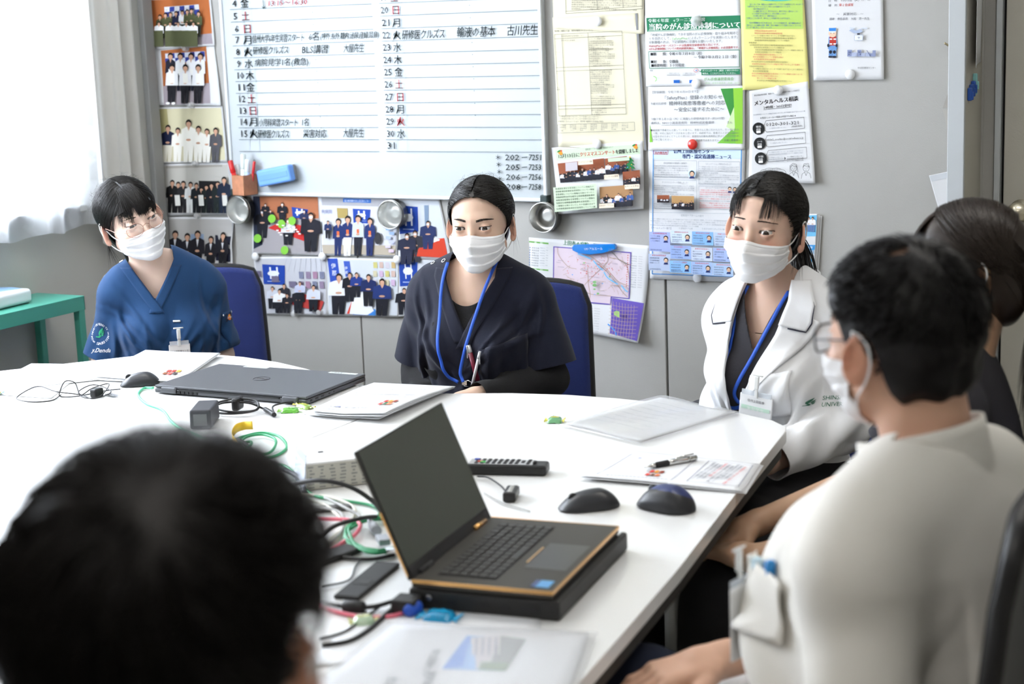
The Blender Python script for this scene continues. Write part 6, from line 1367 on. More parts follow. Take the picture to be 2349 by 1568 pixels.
 b = MB(); b.tube(bez([tz(608, 938, TZ + .008), tz(622, 946, TZ + .007), tz(629, 951, TZ + .007)], 4), .0055, 10); b.tube(bez([tz(629, 948, TZ + .012), tz(626, 932, TZ + .010), tz(650, 924, TZ + .008), tz(680, 921, TZ + .008), tz(700, 917, TZ + .008), tz(697, 910, TZ + .010), tz(682, 912, TZ + .010)], 6), .0022, 8); b.tube([tz(690, 912, TZ + .010), tz(668, 914, TZ + .010)], .0050, 10); child(b, 'charging_plug', BK)
 # yellow label on the grey lead
 cable('power_cable', 'dark grey cable under the yellow paper label', [(545, 1006, .010), (562, 1016, .012), (575, 1030, .008), (584, 1052, .004), (600, 1080, .003)], .0042, mat('cable_dark_grey', (.06, .065, .08), rough=.5), group=G)
 b = MB(); P = [tz(545, 1018, TZ + .012), tz(533, 1000, TZ + .020), tz(541, 982, TZ + .035), tz(560, 975, TZ + .04), tz(580, 974, TZ + .045)]; Q = bez(P, 6)
 vs = [[b.bm.verts.new(tuple(p + (0, 0, -.010))), b.bm.verts.new(tuple(p + (.004, -.006, .010)))] for p in Q]
 for a_, c_ in zip(vs, vs[1:]): b.bm.faces.new((a_[0], a_[1], c_[1], c_[0])).smooth = True
 o = b.build('paper_label', mat('label_yellow', (.80, .52, .03), rough=.6)); solidify(o, .0005); props(o, 'yellow paper label wrapped on the grey cable', 'label')
 # tangle between the box and the laptop
 for i, (lb, pts, rr_, m) in enumerate([
  ('thick black cable arching from the near head to the laptop lid', [(640, 1120, .03), (690, 1106, .055), (740, 1102, .065), (800, 1115, .055), (850, 1145, .03), (880, 1180, .012), (900, 1200, .006)], .0042, BK),
  ('black cable running into the coil under the laptop lid', [(735, 1232, .02), (770, 1205, .03), (830, 1188, .028), (870, 1186, .012), (900, 1200, .006)], .0040, BK),
  ('black cable under the green coil', [(745, 1268, .006), (790, 1278, .005), (850, 1282, .005), (905, 1272, .005)], .0036, BK),
  ('grey black cable beside the white box', [(610, 1070, .01), (650, 1075, .016), (690, 1098, .010), (700, 1130, .004)], .0046, mat('cable_dark_grey', (.06, .065, .08))),
  ('cream cable curving below the white box', [(690, 1132, .004), (740, 1136, .006), (790, 1150, .008), (815, 1170, .006), (800, 1200, .004), (760, 1235, .003), (740, 1262, .003)], .0030, WH),
  ('cream cable looping nearest the pink cable', [(690, 1148, .004), (730, 1150, .006), (765, 1172, .008), (790, 1205, .006), (770, 1240, .004), (745, 1255, .003)], .0030, WH),
  ('pale grey cable lying over the cream ones', [(700, 1160, .008), (750, 1165, .010), (785, 1180, .010), (785, 1215, .008), (760, 1245, .006)], .0030, LG_),
  ('pale grey cable ending at the white connector', [(745, 1140, .010), (800, 1168, .014), (822, 1180, .012), (830, 1192, .010)], .0028, LG_),
  ('pink cable bent sharply beside the coil', [(720, 1188, .008), (765, 1190, .010), (800, 1192, .012), (826, 1202, .014), (815, 1225, .010), (785, 1245, .008), (752, 1268, .006)], .0036, PK),
  ('pink cable running to the blue connector', [(730, 1386, .004), (770, 1402, .004), (830, 1414, .004), (890, 1414, .004), (936, 1402, .006)], .0034, PK),
  ('thin dark cable below the black remote', [(1095, 1092, .006), (1120, 1095, .008), (1150, 1115, .010), (1165, 1135, .010)], .0018, BK),
  ('thin cable behind the combination lock', [(1110, 1130, .004), (1150, 1152, .004), (1175, 1160, .004), (1215, 1172, .004)], .0014, LG_),
  ('thin black cable leading to the black ferrite block', [(742, 1345, .004), (800, 1330, .004), (815, 1300, .004), (830, 1280, .004)], .0018, BK),
  ('black cable with a ferrite block running under the laptop stand', [(740, 1382, .005), (800, 1391, .008), (860, 1390, .010), (930, 1368, .012), (985, 1345, .016), (1010, 1335, .018)], .0038, BK),
  ('black cable from the laptop to the near papers', [(990, 1342, .014), (930, 1372, .008), (890, 1405, .005), (845, 1445, .004), (800, 1470, .004), (740, 1480, .004)], .0040, BK),
  ('thin black cable crossing the pink one', [(870, 1392, .006), (830, 1420, .004), (790, 1448, .003), (735, 1465, .003)], .0022, BK)]):
  cable('cable', lb, pts, rr_, m, group=G)
 b = MB(); a, c = tz(786, 1389, TZ + .009), tz(838, 1393, TZ + .009); b.tube([a, a + (c - a) * .08, a + (c - a) * .92, c], [.006, .0095, .0095, .006], 14); props(b.build('ferrite_block', BK, smooth=True), 'black ferrite block on the cable at the near left of the laptop', 'ferrite')
 b = MB(); a, c = tz(846, 1192, TZ + .014), tz(880, 1240, TZ + .014); d = (c - a); b.tube([a, a + d * .3, a + d * .55], [.0035, .0085, .0095], 12, None, 0); b.box((0, 0, 0), (.036, .020, .011), Matrix.Translation(Vector(a + d * .95)) @ Matrix.Rotation(math.atan2(d[1], d[0]), 4, 'Z'), bev=.002, mi=0); b.box((0, 0, 0), (.016, .015, .006), Matrix.Translation(Vector(a + d * 1.42)) @ Matrix.Rotation(math.atan2(d[1], d[0]), 4, 'Z'), mi=1)
 props(b.build('display_connector', [mat('connector_grey', (.36, .38, .42), rough=.4), MATS['pen_chrome']]), 'grey display connector lying on the green coil', 'connector')
 b = MB(); a, c = tz(930, 1404, TZ + .010), tz(962, 1388, TZ + .012); b.tube([a, a + (c - a) * .2, a + (c - a) * .8, c], [.005, .011, .012, .008], 14); props(b.build('blue_connector', mat('connector_blue', (.02, .09, .50), rough=.35), smooth=True), 'blue round connector on the end of the pink cable', 'connector')
cables()
def candy(label, pa, pb, w, col, col2, z=TZ, tw=True):
 a, b_ = tz(*pa, z), tz(*pb, z); c = (a + b_) / 2; d = b_ - a; L = np.linalg.norm(d); rz = math.atan2(d[1], d[0]); r_ = np.random.RandomState(abs(int(pa[0])))
 t = thing('wrapped_sweet', label, 'sweet', (c[0], c[1], z), rz, 'wrapped sweets on the table'); m1 = mat('wrap%s' % (col,), col, rough=.16, coat=.7, bump=.8, bscale=120); m2 = mat('wrap%s' % (col2,), col2, rough=.16, coat=.7, bump=.8, bscale=120)
 b = MB()
 def fn(u, v):
  x = (u - .5) * L * .72; e = abs(2 * u - 1); k = math.sqrt(max(0, 1 - e ** 4)); y = (v - .5) * w * (.8 + .2 * k) ; h = w * .36 * k * max(0, 1 - (2 * v - 1) ** 4) ** .5
  return Vector((x, y, .001 + h + .0008 * r_.normal() * k))
 b.grid(fn, 14, 10); b.grid(lambda u, v: Vector(((u - .5) * L * .72, (v - .5) * w * .98, .0006)), 4, 4); b.build('wrapper', m1, t, smooth=True)
 for sd in (-1, 1):
  b = MB(); b.grid(lambda u, v: Vector((sd * (L * .35 + u * L * .15), (v - .5) * w * (.35 + .75 * u), .002 + .004 * u * math.sin(v * 9) ** 2 + .002)), 4, 8, smooth=False); solidify(b.build('wrapper_end', m2, t), .0003)
 b = MB(); b.grid(lambda u, v: Vector(((u - .5) * L * .40, (v - .5) * w * .34, .0016 + w * .36 * math.sqrt(max(0, 1 - (.4 * (2 * u - 1)) ** 4)) * max(0, 1 - (.34 * (2 * v - 1)) ** 4) ** .5)), 8, 4); b.build('wrapper_print', m2, t, smooth=True)
candy('bright green wrapped sweet behind the bundled black lead', (638, 946), (694, 944), .026, (.12, .46, .04), (.32, .62, .12)); candy('smaller green and yellow wrapped sweet right of the bright green one', (680, 930), (716, 940), .022, (.30, .48, .12), (.65, .58, .10))
candy('green and yellow wrapped sweet at the corner of the clear folder', (1250, 968), (1296, 968), .030, (.16, .42, .20), (.70, .62, .08)); candy('bright blue wrapped sweet in front of the laptop stand', (962, 1416), (1056, 1424), .034, (.01, .32, .62), (.02, .42, .75))
candy('pale green wrapped sweet between the black cables at the near end', (800, 1432), (870, 1426), .030, (.45, .62, .42), (.65, .66, .28)); candy('yellow tipped sweet at the left edge of the view', (-26, 906), (6, 906), .022, (.62, .50, .06), (.10, .35, .55))
def remote():
 z = TZ; a, b_ = tz(1068, 1086, z), tz(1251, 1090, z); d = b_ - a; L = np.linalg.norm(d); c = (a + b_) / 2; rz = math.atan2(d[1], d[0])
 t = thing('remote_control', 'black remote control with a grey keypad behind the laptop lid', 'remote control', (c[0] , c[1] + .012, z), rz)
 b = MB(); b.box((0, 0, .011), (L, .044, .021), bev=.006, seg=3); b.build('remote_body', mat('remote_black', (.014, .014, .015), rough=.4), t)
 b = MB(); b.box((-.012, 0, .0222), (L * .80, .036, .0012), bev=.0004); b.build('keypad_plate', mat('remote_grey', (.42, .43, .44), rough=.45), t)
 bt_ = mat('remote_button', (.03, .03, .035), rough=.5); cs = [mat('rb%d' % i, c_, rough=.4) for i, c_ in enumerate(((.02, .08, .5), (.55, .06, .04), (.05, .55, .10)))]
 n = 0; me = None
 for i in range(11):
  for j in range(4):
   x = L * .34 - i * L * .072; y = -.013 + j * .0087
   if i in (0, 2) and j in (0, 3): continue
   if me is None: b = MB(); b.box((0, 0, 0), (.0065, .0055, .002), bev=.0006); o = b.build('key', bt_, t); me = o.data
   else: o = bpy.data.objects.new('key', me); link(o, t)
   if i > 6 and j == 3: o = o
   o.location = (x, y, .0236)
 for k, (x, y) in enumerate(((-L * .40, .012), (-L * .34, -.004), (-L * .30, -.008))): b = MB(); b.box((x, y, .0240), (.010, .007, .0022), bev=.0006); b.build('key', cs[k], t)
remote()
def lock():
 a, b_ = tz(1164, 1160), tz(1182, 1128); d = b_ - a; c = (a + b_) / 2; t = thing('combination_lock', 'small black combination lock with silver number wheels behind the laptop', 'lock', (c[0], c[1], TZ), math.atan2(d[1], d[0]))
 b = MB(); b.box((0, 0, .010), (.055, .024, .019), bev=.004); b.build('lock_body', mat('lock_black', (.015, .015, .016), rough=.35), t); wm = mat('lock_wheel', (.55, .55, .53), rough=.3, metal=.7)
 for i in range(4): b = MB(); b.lathe([(.006, -.0035), (.0085, -.003), (.0085, .003), (.006, .0035)], 10, Matrix.Translation((-.016 + i * .0105, 0, .0125)) @ Matrix.Rotation(math.radians(90), 4, 'Y')); b.build('number_wheel', wm, t)
lock()
def frame_from(p0, p1, z):
 """x axis from p0 to p1"""
 a, b_ = tz(*p0, z), tz(*p1, z); return a, b_, np.linalg.norm(b_ - a), math.atan2((b_ - a)[1], (b_ - a)[0])
def closed_laptop():
 z = TZ; A = tz(355, 897, z + .006); B = tz(703, 925, z + .006); C_ = tz(766, 866, z + .006)
 ux = (B - A); w = np.linalg.norm(ux); rz = math.atan2(ux[1], ux[0]); dp = abs(np.dot(C_ - B, (-math.sin(rz), math.cos(rz), 0)))
 c = A + ux / 2; t = thing('laptop', 'closed dark grey laptop with two asset labels on its lid', 'laptop', (c[0], c[1], z), rz)
 gm = mat('laptop_grey', (.095, .098, .108), rough=.45, metal=.3, bump=.05, bscale=900); dk = mat('laptop_dark', (.012, .012, .014), rough=.5)
 b = MB(); b.box((0, dp / 2, .0085), (w, dp, .011), bev=.003, seg=3); b.build('base', gm, t)
 b = MB(); b.box((0, dp / 2 + .001, .0185), (w, dp - .002, .007), bev=.0025, seg=3); b.build('lid', gm, t)
 for sx in (-1, 1):
  b = MB(); b.box((sx * w * .40, .002, .0115), (w * .10, .014, .016), bev=.004, seg=3); b.build('hinge', gm, t)
 b = MB(); b.box((0, -.0005, .0135), (w * .66, .004, .004)); b.build('hinge_gap', dk, t); me = None
 for i in range(6):
  if me is None: b = MB(); b.box((0, 0, 0), (.0095, .004, .0065)); o = b.build('vent', dk, t); me = o.data
  else: o = bpy.data.objects.new('vent', me); link(o, t)
  o.location = (-w * .36 + i * .0125, -.0008, .0085)
 b = MB(); b.tube([(.021 * math.cos(a), .021 * math.sin(a), 0) for a in np.linspace(0, 6.283, 32, endpoint=False)], .0008, 5, Matrix.Translation((.0, dp * .52, .0222)), closed=True); o = b.build('round_emblem', mat('emblem_dark', (.02, .02, .024), rough=.15, metal=.9), t)
 V, Fc = glyphs('DELL'); V = (V - (V[:, 0].max() / 2, .35)) * .015; mesh_obj('lettering', np.stack([-V[:, 0], -V[:, 1], np.full(len(V), 0.0)], 1) + np.array([0, dp * .52, .0224]), Fc, MATS['emblem_dark'], o)
 for x0, w_ in ((-w * .22, .072), (w * .37, .080)):
  b = MB(); b.box((x0, dp - .012, .0222), (w_, .014, .0005)); o = b.build('asset_label', mat('label_silver', (.62, .66, .64), rough=.4), t)
  V, Fc = glyphs('CPN-0' + ('42 保守対象' if x0 < 0 else '17 医局備品')); V = (V - (V[:, 0].max() / 2, .35)) * .0085; mesh_obj('lettering', np.stack([-V[:, 0], -V[:, 1], np.full(len(V), 0.)], 1) + np.array([x0, dp - .012, .0227]), Fc, mat('ink_dark', (.03, .03, .035)), o)
 for i, (y, l) in enumerate(((.02, .009), (.045, .012), (.07, .011), (.10, .006), (.12, .003))):
  b = MB(); b.box((w / 2, y, .009), (.0012, l, .0045 if i < 3 else .003)); b.build('port', dk, t)
closed_laptop()
def open_laptop():
 """black laptop with copper edges on a thicker black docked one"""
 H2 = .047                                   # height of the deck
 A = tz(952, 1322, TZ + H2); B = tz(1252, 1366, TZ + H2); C_ = tz(1422, 1218, TZ + H2)       # rear-left, near-left (front) , front-right as seen
 B = tz(1255, 1366, TZ + H2); C_ = tz(1420, 1207, TZ + H2); D_ = tz(1130, 1178, TZ + H2)
 us = (C_ - B) + (D_ - A); us = us / np.linalg.norm(us); r0 = np.array([us[1], -us[0], 0]); ud = r0 * np.sign(np.dot(r0, B - A)); ln = .226; wd = .335
 A = (A + B + C_ + D_) / 4 - us * wd / 2 - ud * ln / 2
 bk = mat('laptop_black', (.062, .056, .046), rough=.5, metal=.4); cop = mat('copper_edge', (.75, .42, .16), rough=.22, metal=1); key = mat('key_black', (.040, .038, .034), rough=.45); dk = mat('laptop_dark', (.012, .012, .014)); glass = mat('screen_dark', (.012, .024, .015), rough=.08, spec=.6, coat=.6)  # screen_dark: the green tint puts the screen's reflection into its base colour
 rz = math.atan2(us[1], us[0]); ex = Vector((math.cos(rz), math.sin(rz), 0)); ey = Vector((-ex.y, ex.x, 0))        # local x along hinge, local -y towards the user side
 org = A; s_ = 1 if np.dot(ud, (ey.x, ey.y, 0)) > 0 else -1
 # lower, thicker machine
 t = thing('dark_laptop', 'thick black closed laptop used as a stand under the open one', 'laptop', (org[0], org[1], TZ), rz)
 b = MB(); b.box((wd / 2 + .008, s_ * ln * .51, .0165), (wd + .018, ln + .016, .031), bev=.004, seg=2); b.build('lower_body', mat('stand_black', (.016, .016, .016), rough=.5), t)
 for i, (y, l, h_) in enumerate(((.04, .012, .006), (.065, .012, .006), (.12, .014, .006), (.15, .014, .006), (.19, .030, .008), (.235, .004, .004))): b = MB(); b.box((-.0013, s_ * y, .016), (.0015, l, h_)); b.build('port', dk, t)
 for i, y in enumerate((.010, .028)): b = MB(); b.lathe([(.0045, -.001), (.0045, .001), (.003, .0012)], 12, Matrix.Translation((-.0018, s_ * y, .020)) @ Matrix.Rotation(math.radians(-90), 4, 'Y')); b.build('screw', mat('screw', (.4, .4, .4), metal=1, rough=.3), t)
 b = MB(); b.box((wd + .004, s_ * ln * .93, .0324), (.022, .034, .0006)); b.build('sticker', mat('sticker_white', (.75, .77, .78), rough=.4), t)
 b = MB(); b.box((-.020, s_ * .0, .0135), (.038, .040, .024), Matrix.Rotation(0, 4, 'Z'), bev=.004) ; b.build('battery_slab', mat('stand_black', (.016, .016, .016)), t)
 # upper machine
 t = thing('laptop', 'open black laptop with copper edges and a dark screen', 'laptop', (org[0], org[1], TZ + .0335), rz)
 b = MB(); b.box((wd / 2, s_ * ln / 2, .0065), (wd, ln, .012), bev=.0015); b.build('base', bk, t)
 for c, d in (((wd / 2, s_ * (ln + .0), .010), (wd + .001, .002, .006)), ((0, s_ * ln / 2, .010), (.002, ln, .006)), ((wd, s_ * ln / 2, .010), (.002, ln, .006)), ((wd / 2, 0, .010), (wd, .002, .005))):
  b = MB(); b.box(c, d, bev=.0006); b.build('copper_edge', cop, t)
 D0 = .0127; kw = wd * .80; me = None
 b = MB(); b.box((wd / 2 , s_ * ln * .345, D0 - .0002), (kw + .008, ln * .43, .0008)); b.build('key_well', mat('keywell', (.008, .008, .008), rough=.6), t)
 rows = 6; cols = 15; px_, py_ = kw / cols, ln * .42 / rows
 for r_ in range(rows):
  for c in range(cols):
   if r_ == 5 and 4 < c < 9: continue
   if me is None: b = MB(); b.box((0, 0, .0012), (px_ * .84, py_ * .82, .0016), bev=.0007); o = b.build('key', key, t); me = o.data
   else: o = bpy.data.objects.new('key', me); link(o, t)
   o.location = (wd / 2 - kw / 2 + (c + .5) * px_, s_ * (ln * .135 + (r_ + .5) * py_), D0)
 b = MB(); b.box((wd / 2 - kw / 2 + 7 * px_, s_ * (ln * .135 + 5.5 * py_), D0 + .0012), (px_ * 3.84, py_ * .82, .0016), bev=.0007); b.build('space_bar', key, t)
 b = MB(); b.box((wd / 2 - .01, s_ * ln * .80, D0), (.125, ln * .30, .0006), bev=.0002); b.build('touchpad', mat('touchpad', (.046, .043, .038), rough=.3), t)
 b = MB(); b.box((wd * .47, s_ * ln * .635, D0 + .0006), (.078, .003, .0006)); b.build('copper_line', cop, t)
 b = MB(); b.box((.030, s_ * ln * .90, D0 + .0002), (.030, .022, .0006)); b.build('sticker', mat('sticker_blue', (.10, .38, .75), rough=.3), t); b = MB(); b.box((.030, s_ * ln * .84, D0 + .0003), (.028, .008, .0006)); b.build('sticker', mat('sticker_navy', (.04, .08, .25), rough=.3), t)
 # lid: top corners traced from the photograph
 tl = org + us * 0; hz = TZ + .0335 + .012
 # lid plane solved from the far top corner
 best = None
 for an in np.linspace(88, 135, 95):
  for hh in np.linspace(.19, .27, 41):
   up = np.array([0, 0, 1]) * math.sin(math.radians(an)) - ud * math.cos(math.radians(an)) * -1 * -1
   up = np.array([0, 0, math.sin(math.radians(an))]) + ud * math.cos(math.radians(an))
   p1 = A + np.array([0, 0, hz - A[2]]) + up * hh; p2 = p1 + us * wd
   e = 0
   for p, q in ((p1, (816, 1035)), (p2, (1015, 922))):
    c = RW.T @ (p - np.array([0, 0, CH])); e += (CX + F * c[0] / c[2] - q[0]) ** 2 + (CY + F * c[1] / c[2] - q[1]) ** 2
   if best is None or e < best[0]: best = (e, an, hh)
 e, an, hh = best; print('LID', best, 'deck w', wd, 'deck d', ln)
 g = bpy.data.objects.new('lid', None); link(g, t); g.location = (0, 0, .012); g.rotation_euler = (0, 0, 0)
 ca, sa = math.cos(math.radians(an)), math.sin(math.radians(an))
 Mx = Matrix(((1, 0, 0, 0), (0, s_ * ca, s_ * sa * -1 * -1, 0), (0, sa, -ca, 0), (0, 0, 0, 1)))      # local: x hinge, y up the lid, z towards the user
 b = MB(); b.box((wd / 2, hh / 2, -.0035), (wd, hh, .005), Mx, bev=.001); b.build('lid_shell', bk, g)
 b = MB(); b.box((wd / 2, hh / 2 + .004, .0002), (wd - .006, hh - .012, .0012), Mx); b.build('screen', glass, g)
 b = MB(); b.box((wd / 2, hh * .045, .0012), (wd - .006, hh * .09, .0008), Mx); b.build('chin_bezel', dk, g)
 for c, d in (((.001, hh / 2, -.0008), (.0018, hh, .002)), ((wd - .001, hh / 2, -.0008), (.0018, hh, .002)), ((wd / 2, hh - .001, -.0008), (wd, .0018, .002))): b = MB(); b.box(c, d, Mx); b.build('rubber_rim', dk, g)
 for x, c, d in ((0, (-.0012, hh * .28, -.003), (.0012, hh * .50, .003)),): b = MB(); b.box(c, d, Mx); b.build('copper_edge', cop, g)
 for x in (.16, .84): b = MB(); b.tube([(wd * x - .025, 0, .002), (wd * x + .025, 0, .002)], .005, 12); b.build('hinge', cop if x > .5 else dk, g)
open_laptop()
def white_box():
 """white box with a punched grey front, behind the laptop lid"""
 A = tz(702, 1126, TZ); B = tz(860, 1108, TZ); ux = B - A; w = .30; ux = ux / np.linalg.norm(ux); rz = math.atan2(ux[1], ux[0]); t = thing('white_box', 'white box with a grey patterned front left of the laptop lid', 'box', (A[0], A[1], TZ), rz)
 b = MB(); b.box((w / 2, .10, .0275), (w, .20, .053), bev=.002); b.build('box_body', mat('box_white', (.80, .80, .80), rough=.4), t)
 b = MB(); b.box((w / 2, -.0008, .026), (w - .004, .0016, .048)); o = b.build('front_plate', mat('front_beige', (.50, .49, .43), rough=.6), t); me = None; r_ = random.Random(3)
 for i in range(14):
  for j in range(7):
   if me is None: b = MB(); b.box((0, 0, 0), (.0095, .001, .0028)); k = b.build('slot', mat('slot_grey', (.26, .26, .25), rough=.7), o); me = k.data
   else: k = bpy.data.objects.new('slot', me); link(k, o)
   k.location = (.012 + i * .0205 + r_.uniform(-.002, .002), -.0018, .006 + j * .0066); k.scale = (r_.choice([.5, 1, 1.2]), 1, 1)
 b = MB(); b.box((-.004, .05, .036), (.0016, .11, .070), Matrix.Rotation(.10, 4, 'Y')); b.build('side_flap', mat('clear_flap', (.62, .68, .80), rough=.15, alpha=.55), t)
 b = MB(); b.box((.045, .075, .0546), (.010, .006, .002)); b.build('small_mark', mat('ink_dark', (.03, .03, .035)), t)
white_box()
def straps():
 A = tz(772, 1365), tz(838, 1371), tz(900, 1318), tz(862, 1290)
 t = MB(); P = [tz(772, 1364), tz(839, 1371), tz(912, 1310), tz(850, 1300)]; c = sum(P) / 4; d = P[2] - P[1]; rz = math.atan2(d[1], d[0]); b = MB(); b.box((0, 0, .004), (np.linalg.norm(d) + .04, .042, .007), Matrix.Translation((c[0], c[1], TZ)) @ Matrix.Rotation(rz, 4, 'Z'), bev=.002)
 o = b.build('flat_bar', mat('bar_black', (.022, .022, .023), rough=.6)); props(o, 'flat black bar sticking out left of the laptop stand', 'bar')
 b = MB(); b.box((-.02, 0, .0078), (.022, .026, .0012), Matrix.Translation((c[0], c[1], TZ)) @ Matrix.Rotation(rz, 4, 'Z')); b.build('raised_plate', mat('stand_black', (.016, .016, .016)), o)
 P = [tz(738, 1290), tz(800, 1268)]; c = sum(P) / 2; d = P[1] - P[0]; b = MB(); b.box((0, 0, .006), (.09, .040, .010), Matrix.Translation((c[0], c[1], TZ)) @ Matrix.Rotation(math.atan2(d[1], d[0]), 4, 'Z'), bev=.003); props(b.build('usb_hub', mat('bar_black', (.022, .022, .023)), None), 'small black hub box left of the green coil', 'hub')
 b = MB(); P = [tz(690, 1175), tz(800, 1168)]; c = sum(P) / 2; d = P[1] - P[0]; b.box((0, 0, .005), (.10, .020, .008), Matrix.Translation((c[0], c[1], TZ)) @ Matrix.Rotation(math.atan2(d[1], d[0]), 4, 'Z'), bev=.002); props(b.build('adapter_stick', mat('bar_grey', (.10, .10, .10), rough=.5), None), 'dark grey stick under the cream cables', 'adapter')
straps()
# ================================================================== FURNITURE
GC = 'blue mesh office chairs round the table'
chair('office_chair', 'blue mesh office chair behind the person in blue scrubs', (-3.295, 3.90, 0), math.radians(30))
chair('office_chair', 'blue mesh office chair behind the person in dark navy scrubs', (-2.25, 3.92, 0), math.radians(10))
chair('office_chair', 'blue mesh office chair with armrests under the person in the white coat with piping', (-1.33, 3.71, 0), math.radians(-8), arms=True)
chair('office_chair', 'blue mesh office chair behind the person in charcoal scrubs', (-.72, 3.04, 0), math.radians(-82), arms=True)
chair('office_chair', 'black office chair behind the man in the white coat, bottom right', (-.597, 2.044, 0), math.radians(-102), fabric=(.012, .012, .0125), zt=1.04)
chair('office_chair', 'office chair under the out-of-focus person in the left foreground', (-.62, .68, 0), math.radians(-145))
def cart():
 gm = mat('cart_green', (.075, .36, .27), rough=.38, spec=.5, var=.12, bscale=40)
 z = .78; x1, y1 = -3.752, 3.987; w, l = .20, 1.05
 t = thing('side_table', 'green painted metal side table by the window wall', 'table', (x1 - w / 2, y1 - l / 2, 0))
 b = MB(); b.box((0, 0, z - .003), (w, l, .006), bev=.0015); b.build('top_plate', gm, t)
 for c, d in (((w / 2 - .002, 0, z - .024), (.004, l, .042)), ((-w / 2 + .002, 0, z - .024), (.004, l, .042)), ((0, l / 2 - .002, z - .024), (w, .004, .042)), ((0, -l / 2 + .002, z - .024), (w, .004, .042))): b = MB(); b.box(c, d, bev=.001); b.build('apron', gm, t)
 for sx in (-1, 1):
  for sy in (-1, 1): b = MB(); b.box((sx * (w / 2 - .014), sy * (l / 2 - .014), (z - .04) / 2), (.026, .026, z - .04), bev=.003); b.build('leg', gm, t)
 b = MB(); b.box((0, 0, .18), (w - .05, l - .05, .012), bev=.002); b.build('lower_shelf', gm, t)
 # binder lying on it
 A = on_z(84, 693, z); g = thing('ring_binder', 'white and blue binder with a yellow spine label lying on the green table', 'binder', (A[0] - .075, A[1] - .17, z), math.radians(2))
 def f(P): return smin(rbox(P, (0, 0, .024), (.075, .16, .022), .012), ell(P, (0, .02, .030), (.07, .15, .026)), .01)
 V, Q = sdf_mesh(f, (-.10, -.20, -.005), (.10, .20, .08), .004); c = V[Q].mean(1); top = (c[:, 2] > .036) & (c[:, 0] < .045)
 a_, b_ = take(V, Q, ~top); np_obj('binder_case', a_, b_, mat('binder_white', (.74, .77, .78), rough=.3), g); a_, b_ = take(V, Q, top); np_obj('binder_cover', a_, b_, mat('binder_blue', (.30, .52, .80), rough=.3), g)
 b = MB(); b.box((.0762, -.075, .014), (.0012, .17, .018)); o = b.build('spine_label', mat('label_bright_yellow', (.80, .72, .02), rough=.5), g)
 V, Fc = glyphs('医療に関する書籍'); V = (V - (V[:, 0].max() / 2, .38)) * .016; mesh_obj('lettering', np.stack([np.full(len(V), .0771), V[:, 0] - .075, V[:, 1] + .014], 1), Fc, mat('ink_dark', (.03, .03, .035)), o)
cart()
def garment(s, root, name, m, g, hem, folds, neck, zmin=.45, sl=(.062, .078), h=.0045, cut_extra=None, seed=1, elbow=False, thick=.002, ky=.03, rects=()):
 """top with sleeves.  hem: sleeve length along the upper arm (or None for long sleeves)"""
 arms = [arm_pts(s, -1), arm_pts(s, 1)]
 def slv(P):
  out = None
  for A in arms:
   sh, el, wr = A
   if hem is not None:
    ax = (el - sh) / np.linalg.norm(el - sh); e2 = sh + ax * (hem + .03)
    d = cap(P, sh, e2, sl[0], sl[1])
   else:
    d = cap(P, sh, el, sl[0], sl[1]); d = smin(d, cap(P, el, wr + (wr - el) * .15, sl[1], sl[2]), .02)
   out = d if out is None else np.minimum(out, d)
  return out
 def f(P):
  d = smin(cloth_torso(P, s, g), slv(P), ky)
  return d + folds(P)
 lo = np.minimum.reduce([a for A in arms for a in A]) - .16; hi = np.maximum.reduce([a for A in arms for a in A]) + .16
 lo = np.minimum(lo, [-.3, -.25, zmin - .02]); hi = np.maximum(hi, [.3, .22, s['sz'] + .16]); lo[2] = max(zmin - .03, 0)
 if hem is not None: lo[1] = max(lo[1], -.30)
 V, Q = sdf_mesh(f, lo, hi, h)
 Vf = V.astype(f32)
 g1 = neck(V)
 gz = V[:, 2] - zmin
 gs = np.full(len(V), 1.0); ts = cloth_torso(Vf, s, g)
 for A in arms:
  sh, el, wr = A
  if hem is not None:
   ax = (el - sh) / np.linalg.norm(el - sh); t = (V - sh) @ ax; near = cap(Vf, sh, sh + ax * (hem + .05), sl[0], sl[1]) < ts + .004
   gs = np.where(near, np.minimum(gs, hem - t), gs)
  else:
   ax = (wr - el) / np.linalg.norm(wr - el); t = (V - wr) @ ax; near = (cap(Vf, el, wr + ax * .05, sl[1], sl[2]) < .015) & (ts > .01)
   gs = np.where(near, np.minimum(gs, -.01 - t), gs)
 gg = np.minimum(np.minimum(g1, gz), gs)
 if cut_extra is not None: gg = np.minimum(gg, cut_extra(V))
 V2, F2 = clip_mesh(V, Q, gg)
 o = np_obj(name, V2, F2, m, root); solidify(o, thick, -1)
 return o, V2, F2, f, gg
def surf_patch(f, pts_fn, nu, nv, dirv, off=.001, name='patch', m=None, parent=None, thick=.0008, start=.12):
 """a sheet laid on the surface f: grid points marched along dirv"""
 P = np.array([[pts_fn(i / nu, j / nv) for j in range(nv + 1)] for i in range(nu + 1)], float).reshape(-1, 3)
 d = nz(dirv); P = P - d * start; A = P.astype(f32)
 for _ in range(40): A = A + (d * np.clip(f(A), -.02, .02)[:, None] * .85).astype(f32)
 e = .002; G = np.stack([f(A + np.array(o, f32) * e) - f(A - np.array(o, f32) * e) for o in np.eye(3)], 1); G /= np.linalg.norm(G, axis=1)[:, None] + 1e-9
 V = A + G * off; idx = np.arange((nu + 1) * (nv + 1)).reshape(nu + 1, nv + 1)
 Q = np.stack([idx[:-1, :-1], idx[1:, :-1], idx[1:, 1:], idx[:-1, 1:]], -1).reshape(-1, 4)
 if name is None: return V
 o = np_obj(name, V, Q, m, parent); solidify(o, thick, 0); return o
